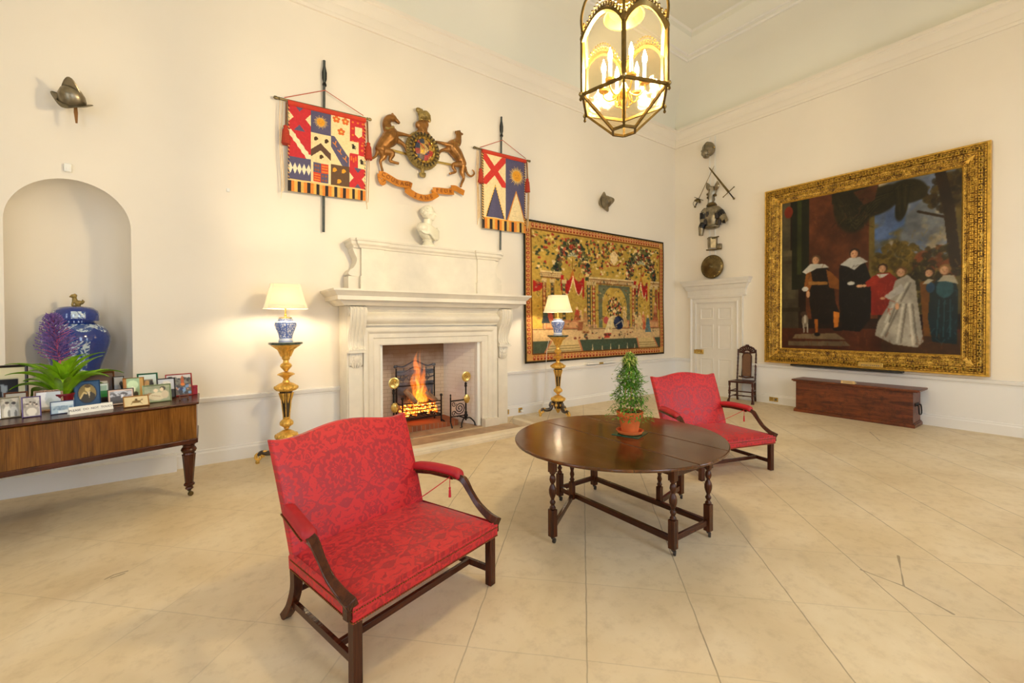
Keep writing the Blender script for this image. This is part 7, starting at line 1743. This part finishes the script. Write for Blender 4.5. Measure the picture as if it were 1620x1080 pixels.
# ---- things standing on the piano
PT = .9635
def onp(px, py): return at(px, py, 2, PT)
def onY(px, Y):
    d = ray(px, 645); return Vector((d.x/d.y*Y, Y, PT))
DIR = R(14)
def pic(kind, seed):
    rg = np.random.RandomState(seed)
    bw = [(210, 206, 192), (120, 118, 112), (60, 58, 56)]
    if kind == 'bw2':
        c = Cv(30, 34, (196, 190, 176)); c.blobs(14, (0, 0, 1, .5), .12, [(150, 146, 134), (170, 168, 150)], .7, seed)
        for u, v in ((.35, .32), (.72, .36)): c.ell(u, v+.45, .22, .38, (226, 222, 208)); c.ell(u, v, .11, .12, (206, 196, 180)); c.ell(u, v-.08, .12, .07, (70, 62, 54)); c.ell(u+.1, v+.5, .08, .2, (130, 126, 116))
    elif kind == 'group':
        c = Cv(30, 34, (206, 200, 188)); c.blobs(20, (0, .1, 1, .8), .1, [(160, 154, 142), (120, 114, 104)], .6, seed)
        for u, v in ((.25, .4), (.45, .3), (.68, .35), (.8, .45)): c.ell(u, v+.3, .14, .26, (170, 162, 150)); c.ell(u, v, .075, .08, (214, 200, 182)); c.ell(u, v-.05, .075, .045, (90, 80, 70))
        c.ell(.5, .75, .3, .2, (222, 216, 200))
    elif kind == 'glare':  # white reflection as on glass, painted into the print's colours
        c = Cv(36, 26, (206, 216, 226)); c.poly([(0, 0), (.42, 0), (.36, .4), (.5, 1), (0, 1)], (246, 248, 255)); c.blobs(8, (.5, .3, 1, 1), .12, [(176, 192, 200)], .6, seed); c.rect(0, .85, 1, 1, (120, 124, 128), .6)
    elif kind == 'blue':
        c = Cv(40, 20, (206, 220, 228)); c.rect(0, .35, 1, 1, (170, 192, 206)); c.blobs(22, (.1, .4, .9, .75), .06, [(110, 136, 160), (140, 160, 176)], .8, seed); c.rect(.3, .75, 1, 1, (226, 236, 240))
    elif kind == 'oval':
        c = Cv(48, 48, (40, 82, 124)); c.ell(.5, .5, .40, .42, (20, 46, 80)); c.ell(.5, .5, .36, .38, (150, 126, 66)); c.a0 = c.a.copy()
        m = (((c.u-.5)/.36)**2+((c.v-.5)/.38)**2 < 1)
        c.ell(.52, .30, .11, .14, (222, 196, 130)); c.ell(.52, .20, .12, .07, (90, 70, 34)); c.poly([(.2, .9), (.28, .55), (.45, .45), (.62, .42), (.8, .55), (.85, .9)], (62, 54, 36)); c.poly([(.50, .45), (.62, .42), (.58, .70)], (230, 210, 160)); c.line([(.22, .68), (.36, .46), (.46, .50)], .07, (222, 196, 130))
        bd = ~m; c.a[bd] = c.a0[bd]
    elif kind == 'dark':
        c = Cv(26, 30, (150, 140, 122)); c.rect(.08, .08, .92, .92, (200, 196, 186)); c.ell(.5, .6, .3, .4, (52, 48, 46)); c.ell(.5, .3, .13, .13, (196, 170, 140))
    elif kind == 'bigdark':
        c = Cv(34, 34, (232, 222, 178)); c.rect(.0, .28, .78, 1, (18, 20, 28)); c.poly([(.3, .4), (.5, .45), (.46, .8), (.36, .7)], (150, 160, 166)); c.poly([(.1, .4), (.2, .45), (.15, .7)], (70, 80, 90))
    elif kind == 'brownmat':
        c = Cv(34, 30, (86, 58, 34)); c.rect(.2, .3, .82, .9, (150, 150, 120)); c.rect(.2, .6, .82, .9, (60, 110, 70)); c.rect(.55, .3, .82, .5, (206, 206, 196)); c.blobs(10, (.2, .5, .8, .7), .05, [(40, 40, 36)], .8, seed)
    elif kind == 'green':
        c = Cv(26, 34, (216, 226, 216)); c.rect(.1, .35, .9, .68, (30, 120, 50)); c.rect(.1, .08, .9, .35, (150, 180, 160)); c.rect(.1, .68, .9, .95, (36, 22, 20))
    elif kind == 'portrait':
        c = Cv(24, 30, (168, 168, 170)); c.ell(.75, .55, .3, .35, (54, 52, 54)); c.ell(.55, .5, .14, .16, (190, 184, 178))
    elif kind == 'glow':
        c = Cv(34, 30, (160, 190, 150)); c.rect(0, 0, .16, 1, (170, 110, 50)); c.rect(.8, 0, 1, 1, (196, 150, 76)); c.ell(.45, .3, .28, .2, (206, 232, 190)); c.ell(.45, .5, .14, .12, (240, 250, 220)); c.ell(.6, .72, .12, .12, (60, 56, 44))
    elif kind == 'yard':
        c = Cv(40, 28, (226, 196, 176)); c.rect(.08, .12, .92, .92, (150, 150, 156)); c.blobs(20, (.1, .15, .9, .5), .08, [(210, 212, 220), (90, 88, 92)], .8, seed); c.poly([(.08, .5), (.5, .4), (.9, .7), (.92, .92), (.08, .92)], (84, 82, 86)); c.ell(.55, .45, .06, .14, (232, 232, 238)); c.ell(.75, .6, .05, .1, (220, 222, 230))
    elif kind == 'rider':
        c = Cv(40, 22, (222, 204, 158)); c.ell(.5, .55, .18, .14, (128, 104, 64)); c.line([(.36, .55), (.28, .8)], .03, (120, 96, 60)); c.line([(.62, .55), (.74, .8)], .03, (120, 96, 60)); c.line([(.64, .5), (.76, .36)], .06, (128, 104, 64)); c.ell(.5, .35, .05, .12, (96, 80, 56))
    elif kind == 'gmat':
        c = Cv(28, 26, (212, 226, 220)); c.rect(.2, .25, .8, .95, (110, 96, 70)); c.ell(.45, .5, .15, .25, (206, 160, 96)); c.ell(.7, .55, .12, .3, (40, 40, 44))
    elif kind == 'mother':
        c = Cv(44, 34, (158, 164, 132)); c.blobs(20, (.0, .0, 1, .9), .12, [(138, 142, 112), (176, 178, 146)], .6, seed)
        c.ell(.72, .22, .11, .14, (70, 62, 48)); c.ell(.68, .28, .08, .12, (226, 206, 170)); c.ell(.45, .32, .09, .11, (232, 212, 178)); c.ell(.22, .55, .09, .12, (160, 130, 90)); c.ell(.5, .68, .34, .24, (216, 204, 168)); c.ell(.8, .6, .14, .25, (206, 190, 158)); c.line([(.3, .6), (.6, .7)], .06, (190, 170, 136))
    elif kind == 'pale':
        c = Cv(26, 32, (196, 200, 206)); c.blobs(12, (.2, .2, .9, .5), .09, [(226, 220, 206), (140, 130, 120)], .8, seed); c.rect(0, .55, 1, 1, (30, 30, 32))
    elif kind == 'crowd':
        c = Cv(44, 40, (96, 92, 86)); c.rect(0, 0, 1, .18, (206, 200, 196)); c.blobs(30, (0, .12, 1, .5), .06, [(40, 46, 52), (130, 130, 124)], .8, seed); c.poly([(.58, .2), (.64, .02), (.70, .2), (.72, .5), (.56, .5)], (170, 84, 44)); c.blobs(34, (.1, .5, .95, .95), .06, [(230, 226, 226), (36, 48, 96), (206, 150, 120), (60, 60, 70), (120, 160, 210)], .9, seed+1); c.ell(.64, .48, .09, .07, (220, 120, 40))
    else: c = Cv(20, 20, (180, 176, 166)); c.blobs(14, (0, 0, 1, 1), .1, [(120, 116, 108), (210, 204, 190)], .7, seed)
    return c.blur(1)
FR = {'silver': simple('silver_frame', S(190, 186, 172), .3, .85), 'gold': M['goldd'], 'dark': simple('dark_frame', S(36, 26, 22), .35), 'brown': simple('brown_frame', S(104, 58, 30), .4), 'blue': simple('blue_leather', S(44, 88, 128), .4), 'green': simple('green_frame', S(28, 92, 62), .35), 'red': simple('red_frame', S(168, 44, 40), .4), 'bluem': simple('blue_metal', S(70, 96, 140), .35, .3), 'purple': simple('violet_silver', S(120, 104, 160), .35, .6), 'pearl': simple('shell_inlay_frame', S(176, 144, 120), .35, var=.6, scale=110), 'gsilver': simple('green_silver', S(150, 168, 128), .35, .5), 'ginger': simple('amber_frame', S(170, 120, 56), .4)}
def photo(label, l, r, top, fr, kind, bot=None, Y=None, bw=.010, rot=0, lean=13, seed=1):
    xc = (l+r)/2; P = onp(xc, bot) if bot else onY(xc, Y)
    a = DIR+R(rot); d = Vector((cos(a), sin(a), 0))
    e = .02; w_ = (r-l)/((proj(P+d*e)[0]-proj(P-d*e)[0])/(2*e))
    py0 = proj(P)[1]; h = (py0-top)/((py0-proj(P+Vector((0, 0, .1)))[1])/.1)
    o = thing('photo_frame', label, 'photo frame', tuple(P), a, 'framed photographs on the piano')
    L = RX(-R(lean)); t = .012
    mb = MB(); mb.sweep([(-w_/2, 0), (w_/2, 0), (w_/2, h), (-w_/2, h)], [(0, 0), (0, t), (bw*.4, t+.003), (bw, t*.6), (bw, 0)], True, -1, L @ Matrix(((1, 0, 0, 0), (0, 0, -1, 0), (0, 1, 0, 0), (0, 0, 0, 1))))
    mb.build('frame_border', FR[fr], o, angle=25)
    c = pic(kind, seed)
    # the print lies inside the border
    R3 = (Matrix.Rotation(a, 4, 'Z') @ L); q = lambda x, y, z: P+(R3 @ Vector((x, y, z)))
    O = q(-w_/2+bw*.8, -.004, h-bw*.8); U = (q(w_/2-bw*.8, -.004, h-bw*.8)-O); V = (q(-w_/2+bw*.8, -.004, bw*.8)-O)
    sheet('photograph', c, M['print'], tuple(O), tuple(U), tuple(V), o, thick=.003)
    mb = MB(); mb.box(-w_/2+.004, w_/2-.004, 0, .006, .004, h-.004, L); mb.build('back_board', FR['dark'], o)
    mb = MB(); zt = h*.7; yt = zt*math.tan(R(lean)); mb.tube([(0, yt*.98+.004, zt), (0, yt+h*.30, .002)], 1, sq=(.002, max(.01, w_*.12)), up=(0, 1, 0)); mb.build('strut', FR['dark'], o)
    return o
photo('large dark gilt-edged frame with black picture, farthest left on the piano', -22, 47, 577, 'dark', 'bigdark', Y=5.93, bw=.022, seed=3)
photo('brown frame mostly hidden behind the two small black and white photographs, far left', 6, 45, 620, 'brown', 'other', Y=5.62, bw=.012, seed=8)
photo('small silver frame with two women in black and white, front left corner of piano', 0, 33, 628, 'silver', 'bw2', bot=661, seed=2, rot=6)
photo('small silver and violet frame with seated group in black and white, second from left', 35, 66, 627, 'purple', 'group', bot=659.5, bw=.008, rot=4)
photo('shell-inlaid frame with a white glare painted over its picture, beside the red plant pot', 54, 101, 617, 'pearl', 'glare', bot=650, bw=.016)
photo('low wide blue frame with pale group picture, left of the paper sign', 80, 119, 634, 'bluem', 'blue', bot=654, bw=.006, rot=3)
photo('square blue leather frame with round sepia portrait, centre front of piano', 118, 160, 602, 'blue', 'oval', bot=642, bw=.006)
photo('large brown frame with wide brown mat behind the blue leather frame', 124, 184, 588, 'brown', 'brownmat', Y=5.98, bw=.012)
photo('thin silver frame with green stripe picture just right of blue leather frame', 157, 173, 606, 'silver', 'green', Y=5.84, bw=.005)
photo('small dark frame with grey profile portrait, back row right of the jar', 181, 198, 595, 'dark', 'portrait', Y=5.99, bw=.006)
photo('thin dark frame with glowing pale green interior picture, back middle row', 196, 230, 597, 'ginger', 'glow', Y=5.86, bw=.006, seed=4)
photo('black frame with pink mat and black and white yard scene, middle front', 171, 213, 615, 'dark', 'yard', bot=640, bw=.006)
photo('low amber frame with sepia horse and rider, front right row', 196, 237, 625, 'ginger', 'rider', bot=643, bw=.008, lean=28)
photo('green frame with white mat, back row right', 219, 252, 590, 'green', 'gmat', Y=6.0, bw=.014)
photo('black frame with pale picture between green frame and red frame', 250, 279, 598, 'dark', 'pale', Y=5.86, bw=.010)
photo('pale green silver frame of mother and children, right of piano top', 227, 272, 608, 'gsilver', 'mother', bot=636, bw=.010)
photo('red frame with colour picture of a crowd, farthest right on the piano', 264, 306, 591, 'red', 'crowd', Y=5.96, bw=.010, seed=6)
# paper sign
P0, P1 = onp(109, 656), onp(178, 646); d = P1-P0; a = atan2(d.y, d.x); wS = d.length; hS = .062
o = thing('paper_sign', 'long white sign reading PLEASE DO NOT TOUCH on front edge of piano', 'sign', tuple((P0+P1)/2), a)
mb = MB(); mb.prism([(-.018, 0), (.030, 0), (.006, hS), (.002, hS)], -wS/2, wS/2, 'yz'); card = mb.build('folded_card', M['white'], o)
mb = text_mesh('PLEASE  DO  NOT  TOUCH', .0255, T(0, -.0085, hS*.5) @ RX(R(90-17.5)), .0012)
mb.build('lettering', M['ink'], card)
# small red box and bronze easel
p = onY(308.5, 6.03); o = thing('red_box', 'small dark red leather box at back right corner of the piano', 'box', tuple(p), DIR)
mb = MB(); mb.box(-.022, .022, -.02, .02, 0, .075); mb.build('base', simple('red_leather', S(150, 20, 44), .4), o, bevel=.004)
mb = MB(); mb.box(-.023, .023, -.021, .021, .0755, .10); mb.build('lid', simple('red_leather_lid', S(162, 24, 50), .4), o, bevel=.004)
p = onp(291, 632); o = thing('small_easel', 'tiny brown wooden easel holding a picture in front of red frame on piano', 'easel', tuple(p), DIR)
mb = MB()
for x in (-.035, .035): mb.tube([(x, 0, 0), (x, .008, .045)], .004, 6); mb.tube([(x, 0, .004), (x+.0, -.03, .004)], .004, 6)
mb.tube([(-.04, -.004, .022), (.04, -.004, .022)], .004, 6); mb.tube([(-.04, .006, .044), (.04, .006, .044)], .004, 6); mb.build('stand', FR['brown'], o)
# bromeliad
bp = onY(100, 5.78); bp.z = PT
br = thing('bromeliad', 'bromeliad with arching green leaves and purple flower spike in dark red pot', 'potted plant', tuple(bp))
mb = MB(); mb.lathe([(0, 0), (.055, 0), (.058, .01), (.075, .12), (.08, .125), (.08, .14), (.07, .14), (.066, .125), (0, .12)], 28); mb.build('pot', M['redpot'], br)
rg = random.Random(5)
mb = MB()
for k in range(30):
    a = k*2.39996+.3; L = rg.uniform(.42, .56)*(1 if k > 6 else .7); el = rg.uniform(.5, 1.0) if k > 13 else rg.uniform(.95, 1.3); w_ = rg.uniform(.036, .050)
    if k > 22: el = rg.uniform(.1, .4)
    if k > 22 and sin(a-.2) < .1: continue
    if sin(a-.2) < -.3: el = max(el, .75)
    d = Vector((cos(a), sin(a), 0)); s_ = Vector((-sin(a), cos(a), 0)); rows = []
    n = 12
    pos = d*.02+Vector((0, 0, .10)); ang = el+.35
    for i in range(n+1):
        t = i/n; ww = w_*(.75+.5*sin(pi*min(1, t*1.2)))*(1 if t < .7 else max(.04, (1-t)/.3))
        dn = d*cos(ang)+Vector((0, 0, sin(ang))); up_ = Vector((0, 0, cos(ang)))-d*sin(ang)
        rows.append([pos+s_*ww+up_*ww*.5, pos+s_*ww*.5+up_*ww*.1, pos-up_*ww*.05, pos-s_*ww*.5+up_*ww*.1, pos-s_*ww+up_*ww*.5, pos-up_*(ww*.05+.003)])
        pos = pos+dn*L/n; ang -= (.055+.10*t)*(1.4 if k > 8 else 1)
    mb.loft(rows, True, True)
mb.build('leaves', M['leafbro'], br, angle=60)
mb = MB(); tilt = Vector((-.10, -.02, 1)).normalized()
mb.tube(smoothpts([(0, 0, .12), (-.012, 0, .34), (-.03, 0, .56), (-.065, -.005, .87)], 4), [.010, .009, .006], 8); mb.build('flower_stem', M['flowerpk'], br)
mb = MB(); rgp = random.Random(9)
for k in range(130):
    t = (k/130); base = Vector((-.020-.044*t, 0, .44+.42*t)); a = k*2.39996; L = (.16*(1-t)**.6*min(1, .5+t*3)+.03)
    d = Vector((cos(a), sin(a), .35+.6*t)).normalized(); q = [base, base+d*L*.5, base+d*L]
    mb.tube(q, [.0045, .004, .002], 5, m=1 if k % 4 == 0 else 0)
    for j in range(9):
        c = base+d*L*(.15+.10*j); dd = (d+Vector((rgp.gauss(0, .6), rgp.gauss(0, .6), rgp.gauss(.2, .5)))).normalized(); mb.tube([c, c+dd*.010, c+dd*.018], [.004, .0045, .001], 5)
mb.build('flower_spike', [M['flowerp'], M['flowerpk']], br)
